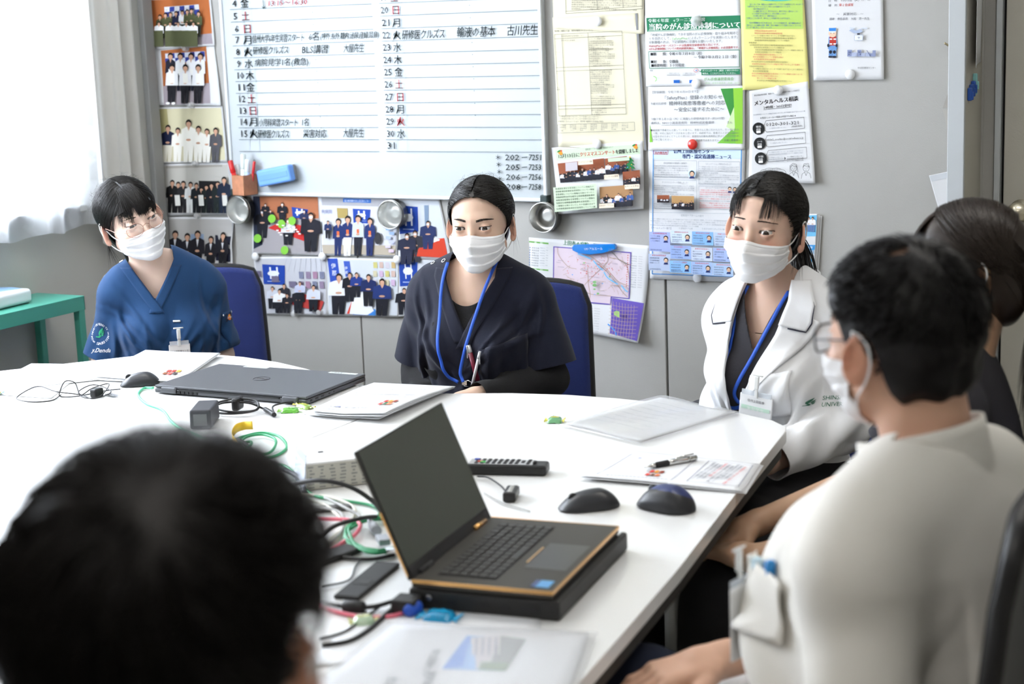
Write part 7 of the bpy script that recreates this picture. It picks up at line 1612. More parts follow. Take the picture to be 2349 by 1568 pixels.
def march(f, P, dirv, off=.001, start=.12):
 P = np.atleast_2d(np.array(P, float)); d = nz(dirv); A = (P - d * start).astype(f32)
 for _ in range(40): A = A + (d * np.clip(f(A), -.02, .02)[:, None] * .85).astype(f32)
 return A.astype(float) - d * off
def trousers(s, root, m, g=.014, h=.007, seed=4, low=.10):
 def f(P):
  d = ell(P, (0, .01, .50), (s['sw'] * .98 + g, .145 + g, .11))
  for sd in (0, 1):
   hip, kn, an = s['legs'][sd]
   l = cap(P, hip, kn, .078 + g, .056 + g); l = smin(l, cap(P, kn, np.array(an) - (0, 0, .02), .058 + g, .045 + g * 1.5), .03); d = smin(d, l, .035)
  return d + .003 * fsum(P, seed, 30, 5)
 allp = np.array([p for L in s['legs'] for p in L]); lo = allp.min(0) - .12; hi = allp.max(0) + .16; lo[2] = .02; hi[2] = .66
 lo[0] = min(lo[0], -.25); hi[0] = max(hi[0], .25); hi[1] = max(hi[1], .2)
 V, Q = sdf_mesh(f, lo, hi, h); V, Fq = clip_mesh(V, Q, V[:, 2] - low)
 o = np_obj('trousers', V, Fq, m, root); return o
def shoes(s, root, m):
 for L in s['legs']:
  hip, kn, an = [np.array(p, float) for p in L]; fd = nz(np.array([kn[0] - hip[0], kn[1] - hip[1], 0]) + np.array([0, -.2, 0]))
  def f(P):
   d = cap(P, an * (1, 1, 0) + (0, .0, .045) + fd * -.02, an * (1, 1, 0) + (0, 0, .04) + fd * .05, .042, .043)
   d = smin(d, cap(P, an * (1, 1, 0) + (0, 0, .04) + fd * .05, an * (1, 1, 0) + (0, 0, .034) + fd * .15, .042, .030), .02)
   return smax(d, .003 - P[:, 2], .003)
  c = an * (1, 1, 0); V, Q = sdf_mesh(f, c - (.22, .22, 0), c + (.22, .22, .12), .006); np_obj('shoe', V, Q, m, root)
def vneck(zv, slope, r, zs, cy=.012, fx=0.0, wmax=.085):
 """keep function of a V neckline: V bottom at zv, back of the neck a ring of radius r"""
 def g(V):
  x = V[:, 0] - fx; y = V[:, 1] - cy; z = V[:, 2]
  w = np.clip((z - zv) * slope, -1, wmax); gf = np.abs(x) - w
  fr = y < .015
  rad = np.sqrt((x / 1.25) ** 2 + (y / .9) ** 2) - r
  gc = np.where(z > zs, rad, 1.0)
  return np.where(fr, np.minimum(gf, np.where(z > zs, np.maximum(gc, gf), 1)), np.minimum(gc, 1))
 return g
def rings(f, pts, dirv, root, m, name='snap_ring', r=.0055, t=.0011):
 for p in pts:
  c = march(f, [p], dirv, .0012)[0]; e = .003
  G = np.array([(f((c + o * e)[None].astype(f32)) - f((c - o * e)[None].astype(f32)))[0] for o in np.eye(3)]); G = nz(G)
  Mx = Matrix.Translation(Vector(c)) @ Vector(G).to_track_quat('Z', 'Y').to_matrix().to_4x4()
  b = MB(); b.tube([(r * math.cos(a), r * math.sin(a), 0) for a in np.linspace(0, 2 * math.pi, 20, endpoint=False)], t, 6, Mx, closed=True); b.build(name, m, root, smooth=True)
def lanyard(root, f, left, right, m, w=.0085, name='lanyard', dirv=(0, 1, 0)):
 b = MB()
 for pts in (left, right):
  P = march(f, bez(pts, 8), dirv, .004); n = len(P); L = []; R = []
  for i in range(n):
   t = nz(P[min(i + 1, n - 1)] - P[max(i - 1, 0)]); sd = nz(np.cross(t, (0, -1, 0))); L.append(P[i] + sd * w * .5); R.append(P[i] - sd * w * .5)
  vs = [[b.bm.verts.new(l), b.bm.verts.new(r_)] for l, r_ in zip(L, R)]
  for a, c in zip(vs, vs[1:]): b.bm.faces.new((a[0], a[1], c[1], c[0])).smooth = True
 o = b.build(name, m, root); solidify(o, .0012, 0); return o
SKIN_M = mat('skin', (.72, .49, .38), bump=.12, bscale=500, **SKIN)
HAIR_M = mat('hair', (.0075, .0062, .0058), rough=.42, spec=.55)
def legs_std(k=.10, kz=.50, ky=-.42, fy=-.44, hz=.50, spread=.09):
 return [[(-spread, -.02, hz), (-k - .02, ky, kz), (-k, fy, .085)], [(spread, -.02, hz), (k + .02, ky, kz), (k, fy, .085)]]
def place(px, py, y, dy=0): return on_y(px, py, y)
# ---- woman in the middle, dark navy scrubs over a black undershirt, blue lanyard
def woman_middle():
 rz = math.radians(9)
 r = thing('person', 'person in dark navy scrubs over black sleeves, blue lanyard and centre-parted hair', 'person', (-2.23, 3.855, 0), rz)
 s = dict(sw=.160, sz=.915, bust=1, nr=.047, lean=.03)
 s['hm'] = hmat((.037, -.082, 1.078), 5, 4, 0.0); s['head'] = dict(w=1.02, up=.0052, lo=.0034, browc=(.032, .022, .017), nbrow=330, bth=.0050, arch=.0046, inner=.0004, brow=.0185)
 s['arms'] = [[(-.138, -.005, .875), (-.200, .02, .655), (-.10, -.20, .60)], [(.138, -.005, .875), (.190, -.02, .660), (.060, -.23, .650)]]
 s['legs'] = legs_std(); s['skin'] = (.75, .53, .41); s['blush'] = .3
 s['hands'] = [((-.08, -.225, .598), (.5, -.7, -.1), (0, 0, 1), -1, .5), ((.045, -.245, .648), (-.55, -.7, -.15), (0, 0, 1), 1, .5)]
 s['hbox'] = [((-.14, -.36, .52), (.13, -.19, .70))]
 build_body(s, r, SKIN_M)
 add_eyes(s, r, gaze=(0, -2)); add_mask(s, r, seed=1)
 hm = s['hm']
 # hair: centre parting, drawn back tightly behind the ears
 V, Fc = hair_cap(([0, 12, 30, 50, 66, 78, 84, 104, 116, 180], [.078, .080, .068, .044, .018, -.012, .004, .022, -.07, -.085]), grow=-.004, disp=.0008,
                     extra=lambda P, d: smin(d, ell(P, (0, .055, -.03), (.058, .05, .065)), .03))
 o = np_obj('hair', xf(V, hm), Fc, HAIR_M, r)
 H = Hair(2); T = np.array([0, .112, -.035])
 for i in range(2100):
  sd = 1 if i % 2 else -1; u = H.rs.rand()
  if u < .5:            # from the hairline
   ph = math.radians(H.rs.uniform(2, 82)); zh = np.interp(math.degrees(ph), [0, 12, 30, 50, 66, 78, 84], [.080, .082, .070, .046, .020, -.010, -.02])
   zh += H.rs.uniform(0, .035) * (H.rs.rand() < .6); d = nz(np.array([sd * math.sin(ph) * .075, -math.cos(ph) * .09, zh - .03]));
  else:                 # from the parting
   t = H.rs.rand(); a = math.radians(48 + 95 * t); d = np.array([sd * .02, -math.cos(a), math.sin(a)])
  p0 = hpt(d, -.001); tt = T + np.array([H.rs.normal() * .012, H.rs.normal() * .004, H.rs.normal() * .018])
  side = nz(np.array([sd * 1.25, -.25 + .9 * (p0[1] + .09) / .18, .15 + 2.2 * (p0[2] - .03) / .1 * .55]))
  p1 = hpt(side, .012); p2 = hpt((sd * .8, .75, -.0 + (p0[2] - .03) * 4), .010)
  H.strand([p0, p1, p2, tt], r=H.rs.uniform(.0005, .0011), seg=14, push=H.rs.uniform(-.003, .0016))
 for i in range(500):
  sd = 1 if i % 2 else -1; t = H.rs.rand(); a = math.radians(42 + 60 * t); H.strand([hpt((sd * .03, -math.cos(a), math.sin(a)), 0), hpt((sd * .9, -.85 + t * .5, .75), .010), hpt((sd * 1.2, -.1 + .3 * t, .05 + H.rs.normal() * .1), .008), T + H.rs.normal(size=3) * (.012, .004, .018)], r=H.rs.uniform(.0005, .001), seg=14, push=H.rs.uniform(-.003, .001))
 H.fill(T, 600)
 for i in range(60):       # flyaways
  d = nz((H.rs.normal() * .8, H.rs.uniform(-.6, .8), 1)); p0 = hpt(d, -.003); p1 = hpt(d + H.rs.normal(size=3) * .15, .010); p2 = hpt(d + H.rs.normal(size=3) * .3 + (0, .3, 0), .014)
  H.strand([p0, p1, p2], r=.00022, seg=8)
 for sd in (-1, 1):
  for i in range(6):
   p0 = hpt((sd, -.25 + H.rs.normal() * .06, .1), 0); x = H.rs.normal() * .004
   H.strand([p0, p0 + (sd * .008, -.002, -.04), np.array([sd * (.085 + x), .02, -.07 + H.rs.normal() * .012])], r=.00028, seg=10)
 np_obj('hair_strands', xf(H.mesh()[0], hm), H.mesh()[1], HAIR_M, r)
 V, Q = sdf_mesh(lambda P: ell(P, (0, .125, -.04), (.033, .030, .036)) + .0015 * np.sin(P[:, 0] * 700 + P[:, 2] * 300), (-.06, .07, -.1), (.06, .18, .02), .004)
 np_obj('hair_bun', xf(V, hm), Q, HAIR_M, r)
 # clothes
 navy = mat('scrub_dark_navy', (.0085, .0105, .024), rough=.85, bump=.35, bscale=700, sheen=.12, spec=.3); blk = mat('undershirt_black', (.012, .012, .013), rough=.95, bump=.4, bscale=500)
 def folds(P):
  z = P[:, 2]; x = P[:, 0]
  d = .0035 * fsum(P, 31, 26, 5, (1, 1, .35))
  d = d + .004 * (1 - np.abs(np.sin(x * 42 + z * 16 + 1.2 * np.sin(z * 14)))) * np.clip((.88 - z) / .1, 0, 1)
  for sd in (-1, 1): d = d + .005 * np.sin((sd * x * .8 - z) * 62 + 1.5) * np.exp(-((x - sd * .155) / .045) ** 2 - ((z - .80) / .07) ** 2)
  return d + creases(P, 3, 16) + creases(P, 9, 8, .165, .84, -60, -95, .06, .005)
 nk = vneck(.802, .50, .070, .905, cy=-.018, wmax=.066, fx=.004)
 o, V, Fc, f, gg = garment(s, r, 'scrub_top', navy, .012, .190, folds, nk, sl=(.058, .080), zmin=.47, h=.0042)
 # crossed V bands
 def band(sg, off, nm, z0):
  def fn(u, v):
   z = z0 + (.955 - z0) * u ** .9; w = min((z - .802) * .50, .066); return (.004 + sg * (max(w, -.03) + .001 + .036 * v), -.1, z)
  return surf_patch(f, fn, 40, 5, (0, 1, 0), off, nm, navy, r, .0016)
 band(-1, .0022, 'neck_band', .775); band(1, .0042, 'neck_band', .760)
 garment(s, r, 'undershirt', blk, .004, None, lambda P: .0025 * fsum(P, 8, 55, 5) + .0028 * np.sin(fsum(P, 9, 25, 3) * 5), lambda V: np.where((V[:, 1] < .03) & (V[:, 2] > .86), np.maximum(np.sqrt(((V[:, 0]) / 1.0) ** 2 + ((V[:, 2] - .955) / 1.25) ** 2) - .072, -1), np.where(V[:, 2] > .93, np.sqrt(V[:, 0] ** 2 + V[:, 1] ** 2) - .07, 1)), sl=(.044, .046, .034), zmin=.5, h=.005, thick=.001, cut_extra=lambda V: np.where((V[:, 2] > .80) & (V[:, 1] < .0) & (np.abs(V[:, 0]) < .09) | (np.abs(V[:, 0]) > .14) & (V[:, 2] < .765) | (V[:, 2] < .70), 1, -1))
 rings(f, [(-.118, -.05, .99), (-.082, -.06, .99)], (0, .35, -1), r, mat('snap_white', (.8, .8, .82), rough=.35))
 # chest pocket with a bound upper edge
 surf_patch(f, lambda u, v: (.050 + .105 * u, -.1, .655 + .105 * v + .030 * u * v), 14, 14, (0, 1, 0), .003, 'chest_pocket', navy, r)
 blue = mat('lanyard_blue', (.012, .085, .50), rough=.6, bump=.3, bscale=900)
 ln = lanyard(r, lambda P: f(P) - .006, [(-.060, -.03, .972), (-.066, -.1, .93), (-.066, -.1, .85), (-.056, -.1, .75), (-.040, -.1, .69), (-.012, -.1, .672)], [(.073, -.02, .985), (.062, -.1, .94), (.035, -.1, .84), (.010, -.1, .75), (-.004, -.1, .70), (.004, -.1, .674)], blue)
 cl = march(f, [(.012, -.1, .668)], (0, 1, 0), .006)[0]
 b = MB(); b.tube([cl + (x, 0, z) for x, z in ((-.014, .006), (.004, .009), (.012, .004), (.012, -.008), (-.010, -.006))], .0016, 6, closed=True); b.box(tuple(cl + (-.008, .001, .002)), (.014, .005, .012), bev=.001)
 b.build('lanyard_hook', mat('chrome', (.75, .75, .76), rough=.18, metal=1), ln, smooth=False)
 trousers(s, r, navy); shoes(s, r, mat('shoe_white', (.7, .7, .7), rough=.5))
 shirt_f = f
 Mr = Matrix.Translation((-2.23, 3.855, 0)) @ Matrix.Rotation(rz, 4, 'Z')
 def pen(name, label, p0, tl, col, capc, rr=.0052, cz=.7):
  a = march(shirt_f, [p0], (0, 1, 0), .011)[0]; b = MB(); ax = nz(tl); e = a - ax * .095
  b.tube([e, a - ax * .02], rr, 12, Mr, 0); b.tube([a - ax * .02, a - ax * .018, a], [rr * 1.02, rr * 1.1, rr * .95], 12, Mr, 1)
  b.box(tuple(a + np.array([0, -rr * 1.2, -.016])), (.0025, .002, .034), Mr, bev=.0008, mi=1)
  o = b.build(name, [mat('pen_' + name + '_a' + str(col), col, rough=.3), mat('pen_b' + str(capc), capc, rough=.25, metal=.6)], None)
  props(o, label, 'pen', 'pens in the chest pocket of the dark navy scrubs')
 pen('pen', 'dark red pen with a chrome top in the chest pocket of the dark navy scrubs', (.022, -.1, .772), (-.25, 0, 1), (.16, .012, .03), (.6, .6, .62), .0062)
 pen('pen', 'slim silver pen right of the dark red one in the dark navy scrubs', (.060, -.1, .760), (.28, 0, 1), (.6, .6, .62), (.7, .7, .72), .0038)
woman_middle()
# ---- woman on the left, blue scrubs, round glasses
def loc_of(root, rz, p):
 c, s_ = math.cos(rz), math.sin(rz); x, y = p[0] - root[0], p[1] - root[1]
 return (c * x + s_ * y, -s_ * x + c * y, p[2])
def glasses(s, root, m, lens, rx=.0215, rz=.0185, cy=-.0955, cz=-.006, rr=.0008, sq=2.0, tr=.0008):
 hm = s['hm']; g = None
 for sd in (-1, 1):
  b = MB(); pts = []
  for a in np.linspace(0, 2 * math.pi, 36, endpoint=False):
   ca, sa = math.cos(a), math.sin(a); e = 2 / sq
   pts.append((sd * .0335 + math.copysign(abs(ca) ** e, ca) * rx, cy + abs(sd * .0335 + ca * rx) ** 2 * 4.0 - .002, cz + math.copysign(abs(sa) ** e, sa) * rz))
  b.tube([xf(np.array([p]), hm)[0] for p in pts], rr, 6, closed=True)
  # temple
  b.tube([xf(np.array([p]), hm)[0] for p in bez([(sd * (.0335 + rx), pts[0][1], cz + .004), (sd * .073, -.07, cz + .006), (sd * .0815, .005, .004), (sd * .081, .035, -.012)], 6)], tr, 6)
  if g is None:
   b.tube([xf(np.array([p]), hm)[0] for p in bez([(-.0335 + rx, cy - .001, cz + .003), (0, cy - .004, cz + .008), (.0335 - rx, cy - .001, cz + .003)], 5)], rr, 6)
   for q in (-1, 1): b.tube([xf(np.array([p]), hm)[0] for p in bez([(q * (.0335 - rx + .001), cy, cz - .003), (q * .011, cy + .006, cz - .004), (q * .0095, cy + .009, cz - .010)], 4)], rr * .8, 5)
  o = b.build('glasses' if g is None else 'temple', m, root if g is None else g, smooth=True); g = g or o
  b = MB(); n = len(pts); c = np.mean(np.array(pts), 0)
  vs = [b.bm.verts.new(xf(np.array([p]), hm)[0]) for p in pts]; cv = b.bm.verts.new(xf(c[None] + (0, -.0015, 0), hm)[0])
  for i in range(n): b.bm.faces.new((vs[i], vs[(i + 1) % n], cv)).smooth = True
  b.build('lens', lens, g)
 return g
LENS_M = mat('lens_glass', (1, 1, 1), rough=.02, alpha=.10, spec=.8)
def text_on(f, text, size, org, ux, uz, dirv, name, m, parent, res=2, off=.0012, skew=0.0, ring=None):
 """lettering laid on a garment; ring=(radius, start angle): round a circle"""
 Vs, Fs = [], []; n = 0
 if ring:
  R, a0, step = ring
  for i, ch in enumerate(text):
   V, Fc = glyphs(ch, 1); V = (V - (.3, 0)) * size; a = a0 - i * step
   x = V[:, 0] * math.cos(a - math.pi / 2) - (V[:, 1] + R) * math.sin(a - math.pi / 2); z = V[:, 0] * math.sin(a - math.pi / 2) + (V[:, 1] + R) * math.cos(a - math.pi / 2)
   Vs.append(np.stack([x, z], 1)); Fs += [tuple(q + n for q in t) for t in Fc]; n += len(V)
  V = np.concatenate(Vs)
 else:
  V, Fs = glyphs(text, res); V = V * size; V = V + np.stack([V[:, 1] * skew, 0 * V[:, 0]], 1)
 P = np.array(org) + V[:, :1] * np.array(ux) + V[:, 1:] * np.array(uz)
 A = march(f, P, dirv, off)
 return mesh_obj(name, A, [tuple(t) for t in Fs], m, parent)
def poly_on(f, pts, org, ux, uz, dirv, name, m, parent, off=.0012, sub=1):
 P = np.array([np.array(org) + np.array(ux) * p[0] + np.array(uz) * p[1] for p in pts])
 A = march(f, P, dirv, off); return mesh_obj(name, A, [tuple(range(len(pts)))], m, parent)
WING = [[(-.3, -.55), (-.05, -.62), (.15, -.45), (.12, -.2), (.0, -.05), (.2, .15), (.45, .55), (.62, 1.0), (.2, .7), (-.12, .35), (-.22, .0), (-.08, -.3), (-.3, -.42), (-.55, -.38), (-.6, -.5)],
  [(.1, -.05), (.55, .25), (.72, .6), (.35, .3)], [(.14, -.25), (.5, -.05), (.68, .22), (.3, .05)], [(.2, -.42), (.45, -.3), (.58, -.08), (.3, -.2)]]
def badge(root, f, p, dirv, label_lines, w=.060, h=.092, bar=(.05, .30, .08), clip_h=.05, off=.004, tilt=0):
 """card in a clear holder, hanging from a white clip; p: top centre of the holder"""
 c = march(f, [p], dirv, off)[0]; Rm = Matrix.Translation(Vector(c)) @ Matrix.Rotation(tilt, 4, 'Y')
 b = MB(); b.box((0, 0, -h / 2), (w, .003, h), Rm, bev=.002); g = b.build('badge', mat('badge_white', (.82, .83, .84), rough=.25), root)
 b = MB(); b.box((0, -.002, .004), (w * .9, .0016, .012), Rm, bev=.0006); b.build('holder_tab', mat('clear_plastic', (.75, .80, .86), rough=.1, alpha=.45), g)
 b = MB(); b.box((0, -.006, clip_h * .62), (.011, .006, .030), Rm, bev=.002); b.box((0, -.004, clip_h * .2), (.008, .003, .030), Rm, bev=.001)
 b.tube([(x * .014, -.006, clip_h * .95) for x in np.linspace(-1, 1, 5)], .002, 6, Rm); b.build('badge_clip', mat('clip_white', (.72, .73, .72), rough=.3), g)
 b = MB(); b.box((0, -.0022, -h * .50), (w * .86, .0006, h * .14), Rm); b.build('colour_bar', mat('badge_bar' + str(bar), bar, rough=.4), g)
 ink = mat('ink_dark', (.03, .03, .035), rough=.6)
 for i, (t, sz, zz) in enumerate(label_lines):
  V, Fc = glyphs(t); V = V * sz; V = V - (V[:, 0].max() / 2, 0)
  A = np.stack([V[:, 0], np.full(len(V), -.0026), V[:, 1] + zz], 1)
  mesh_obj('lettering', xf(A, Rm), Fc, mat('ink_white', (.85, .88, .85)) if i == 1 else ink, g)
 return g
def woman_left():
 rz = math.radians(46); root = (-3.30, 3.83, 0)
 r = thing('person', 'person in blue scrubs with round glasses, head tilted, at the left end', 'person', root, rz)
 s = dict(sw=.148, sz=.890, bust=1, nr=.046, lean=.05)
 R = np.array(rotm(math.radians(3), math.radians(-19), math.radians(17)))
 em = np.array([-.058, -.165, 1.066]); hp = em - hmat((0, 0, 0), 17, 3, -19)[:3, :3] @ np.array([0, -.0735, -.001])
 s['hm'] = hmat(hp, 17, 3, -19); s['head'] = dict(w=1.03, up=.0044, lo=.0026, nbrow=70, browc=(.05, .035, .03), brow=.020)
 s['arms'] = [[(-.122, -.02, .836), (-.180, .0, .640), (-.12, -.22, .60)], [(.118, -.02, .840), (.155, -.04, .640), (.02, -.25, .61)]]
 s['legs'] = legs_std(); s['skin'] = (.78, .58, .48); s['blush'] = .35
 s['hands'] = [((-.10, -.245, .598), (.5, -.7, -.1), (0, 0, 1), -1, .5), ((.0, -.275, .608), (-.55, -.7, -.1), (0, 0, 1), 1, .5)]
 s['hbox'] = [((-.20, -.40, .50), (.15, -.21, .68))]
 build_body(s, r, SKIN_M); add_eyes(s, r, gaze=(4, 3)); add_mask(s, r, seed=4, top=-.028, side=(-.030, -.080))
 hm = s['hm']
 V, Fc = hair_cap(([0, 25, 45, 55, 70, 84, 100, 116, 180], [.050, .046, .036, .020, -.005, -.022, .016, -.07, -.095]), grow=-.001, disp=.0012,
                     extra=lambda P, d: smin(d, ell(P, (0, .055, -.035), (.062, .052, .070)), .03))
 np_obj('hair', xf(V, hm), Fc, HAIR_M, r)
 H = Hair(5); T = np.array([0, .108, -.075])
 for i in range(1900):
  sd = 1 if i % 2 else -1; t = H.rs.rand(); a = math.radians(60 + 85 * t); d = np.array([sd * .03 - .06, -math.cos(a), math.sin(a)])
  p0 = hpt(d, -.001); side = nz(np.array([sd * 1.25, -.30 + 1.0 * t + H.rs.normal() * .12, .35 + H.rs.normal() * .2])); p1 = hpt(side, .016)
  p2 = hpt((sd * .9, .65, -.6 + H.rs.normal() * .25), .008)
  H.strand([p0, p1, p2, T + H.rs.normal(size=3) * (.012, .006, .015)], r=H.rs.uniform(.0005, .0011), seg=14, push=H.rs.uniform(-.002, .004))
 H.fill((.0, .09, -.09), 1400)
 for i in range(900):      # fringe swept over the brow
  x0 = H.rs.uniform(-.048, .048); cl = H.rs.choice([-.052, -.040, -.028, .002, .012, .020, .030, .040, .050, .056], p=[.05, .06, .05, .14, .16, .16, .14, .10, .08, .06])
  xe = cl + H.rs.normal() * .004; ze = .018 + .10 * (abs(xe - .015)) ** 1.2 * .2 + H.rs.normal() * .004
  if xe < -.02: ze = .000 + H.rs.uniform(-.004, .02)
  if xe > .035: ze = .010 + H.rs.normal() * .003
  p0 = hpt((x0 * 6, -.40 + H.rs.normal() * .12, 1), .001); p3 = np.array([xe, .014 - .099 * math.sqrt(max(.05, 1 - (xe / .082) ** 2)) - H.rs.uniform(0, .004), ze])
  p1 = hpt((x0 * 9, -1.0, 1.0), .012); p2 = np.array([(xe * 1.7 + x0 * .3) / 2, p3[1] * .98 - .012, .058])
  H.strand([p0, p1, p2, p3], r=H.rs.uniform(.0004, .0008), seg=12, push=-.003)
 for i in range(800):
  sd = 1 if H.rs.rand() < .35 else -1; t = H.rs.rand(); a = math.radians(45 + 60 * t); H.strand([hpt((sd * .03 - .06, -math.cos(a), math.sin(a)), 0), hpt((sd * .8, -1.0 + t * .6 + H.rs.normal() * .1, .85), .013), hpt((sd * 1.2, -.35 + .4 * t, -.05 + H.rs.normal() * .15), .008), hpt((sd * .9, .5, -.75 + H.rs.normal() * .15), .004)], r=H.rs.uniform(.0005, .001), seg=14, push=H.rs.uniform(-.002, .003))
 for i in range(60):
  d = nz((H.rs.normal() * .8, H.rs.uniform(-.6, .8), 1)); p0 = hpt(d, -.002); H.strand([p0, hpt(d + H.rs.normal(size=3) * .15, .012), hpt(d + H.rs.normal(size=3) * .3 + (0, .3, 0), .018)], r=.00024, seg=8)
 for i in range(24):
  z = H.rs.uniform(-.08, -.14); H.strand([(-.078, .02, -.02), (-.085 + H.rs.normal() * .004, .03, -.06), (-.075 + H.rs.normal() * .012, .03 + H.rs.normal() * .01, z)], r=.00028, seg=8)
 np_obj('hair_strands', xf(H.mesh()[0], hm), H.mesh()[1], HAIR_M, r)
 V, Q = sdf_mesh(lambda P: smin(ell(P, (0, .120, -.08), (.026, .024, .026)), cap(P, (0, .125, -.09), (-.01, .11, -.19), .020, .006), .01) + .0015 * np.sin(P[:, 0] * 800), (-.07, .05, -.21), (.06, .17, -.03), .004)
 np_obj('ponytail', xf(V, hm), Q, HAIR_M, r)
 glasses(s, r, mat('rose_metal', (.45, .25, .20), rough=.25, metal=1), LENS_M, rx=.0235, rz=.0195, cy=-.101, cz=-.010)
 blue = mat('scrub_blue', (.0095, .045, .125), rough=.85, bump=.35, bscale=700, sheen=.08, spec=.3)
 def folds(P):
  z = P[:, 2]; x = P[:, 0]
  d = .0035 * fsum(P, 77, 26, 5, (1, 1, .35)) + .0045 * (1 - np.abs(np.sin(x * 36 - z * 15 + 1.4 * np.sin(z * 13 + 1)))) * np.clip((.85 - z) / .1, 0, 1)
  for sd in (-1, 1): d = d + .005 * np.sin((sd * x * .7 - z) * 60) * np.exp(-((x - sd * .15) / .045) ** 2 - ((z - .77) / .07) ** 2)
  return d + creases(P, 5, 16, .105, .77) + creases(P, 6, 8, .15, .80, -60, -95, .06, .005)
 nk = vneck(.838, .62, .068, .875, cy=-.03, wmax=.066, fx=-.033)
 o, V, Fc, f, gg = garment(s, r, 'scrub_top', blue, .011, .185, folds, nk, sl=(.050, .074), ky=.05, zmin=.47, h=.0042)
 def band(sg, off):
  def fn(u, v):
   z = .800 + (.925 - .800) * u ** .9; w = min((z - .838) * .62, .066); return (-.033 + sg * (max(w, -.022) + .001 + .030 * v), -.1, z)
  surf_patch(f, fn, 30, 5, (0, 1, 0), off, 'neck_band', blue, r, .0016)
 band(1, .0022); band(-1, .0038)
 rings(f, [(-.160, -.04, .99), (-.112, -.05, .99)], (0, .35, -1), r, mat('snap_white', (.8, .8, .82), rough=.35))
 badge(r, f, (.020, -.12, .712), (0, 1, 0), [('信州上田医療センター', .0062, -.022), ('研修医', .0075, -.049), ('内科', .014, -.075)], clip_h=.05)
 b = MB(); b.tube([march(f, [(.020 + x, -.12, .775)], (0, 1, 0), .004)[0] for x in np.linspace(-.01, .01, 6)], .003, 6); b.build('clip_loop', mat('clip_white', (.72, .73, .72)), r)
 # pocket over the chest and sleeve pocket with snaps, woven patch
 dv = nz((-.85, .55, 0)); ar = [np.array(a) for a in s['arms'][1]]
 ux = np.array([.55, .85, 0]); ux = nz(ux); wp = ar[0] * .45 + ar[1] * .55
 pk = surf_patch(f, lambda u, v: tuple(wp + np.array([.08, -.05, 0]) + ux * (u * .075 - .045) + np.array([0, 0, v * .10 - .055])), 8, 8, dv, .0028, 'sleeve_pocket', blue, r)
 c0 = wp + np.array([.08, -.05, .028]) + ux * -.012
 poly_on(f, [(-.016, -.012), (.016, -.012), (.016, .012), (-.016, .012)], c0, ux, (0, 0, 1), dv, 'woven_patch', mat('patch_navy', (.01, .012, .04), rough=.8), r, .0045)
 aa = np.linspace(0, 2 * math.pi, 20, endpoint=False)
 poly_on(f, [(.009 * math.cos(a), .009 * math.sin(a)) for a in aa], c0, ux, (0, 0, 1), dv, 'woven_emblem', mat('patch_orange', (.80, .22, .03), rough=.8), r, .0052)
 poly_on(f, [(.005 * math.cos(a), .0055 * math.sin(a)) for a in aa], c0, ux, (0, 0, 1), dv, 'woven_emblem', mat('patch_yellow', (.85, .55, .05), rough=.8), r, .0056)
 text_on(f, 'Dickies', .0085, c0 + ux * -.0145 + (0, 0, -.003), ux, (0, 0, 1), dv, 'lettering', mat('thread_white', (.8, .8, .82), rough=.8), r, off=.0062, skew=.25)
 for q in (-.038, .024):
  cc = march(f, [wp + np.array([.08, -.05, .037]) + ux * q], dv, .004)[0]; b = MB(); b.lathe([(.004, -.001), (.004, .0005), (.002, .0015)], 14, Matrix.Translation(Vector(cc)) @ Vector((.85, -.55, 0)).to_track_quat('Z', 'Y').to_matrix().to_4x4()); b.build('snap', mat('chrome', (.75, .75, .76), rough=.18, metal=1), r)
 # embroidered emblem on the other sleeve
 tw = mat('thread_white', (.8, .8, .82)); tg = mat('thread_green', (.02, .32, .14), rough=.7)
 dv = nz((.80, .60, 0)); ux = nz((.60, -.80, 0)); al = [np.array(a) for a in s['arms'][0]]; c = al[0] * .50 + al[1] * .50 + np.array([-.05, -.06, -.0]) + ux * -.008
 text_on(f, 'SHINSHU UNIVERSITY ∞ RESIDENTS ∞ ', .0098, c, ux, (0, 0, 1), dv, 'lettering', tw, r, ring=(.0245, math.radians(215), 2 * math.pi / 33))
 for w in WING: poly_on(f, [(p[0] * .019, p[1] * .019) for p in w], c, ux, (0, 0, 1), dv, 'emblem', tg, r, .0018)
 text_on(f, 'y.Denda', .017, c + ux * -.020 + (0, 0, -.052), ux, (0, 0, 1), dv, 'lettering', tw, r, skew=.35)
 trousers(s, r, blue); shoes(s, r, mat('shoe_white', (.7, .7, .7), rough=.5))
woman_left()
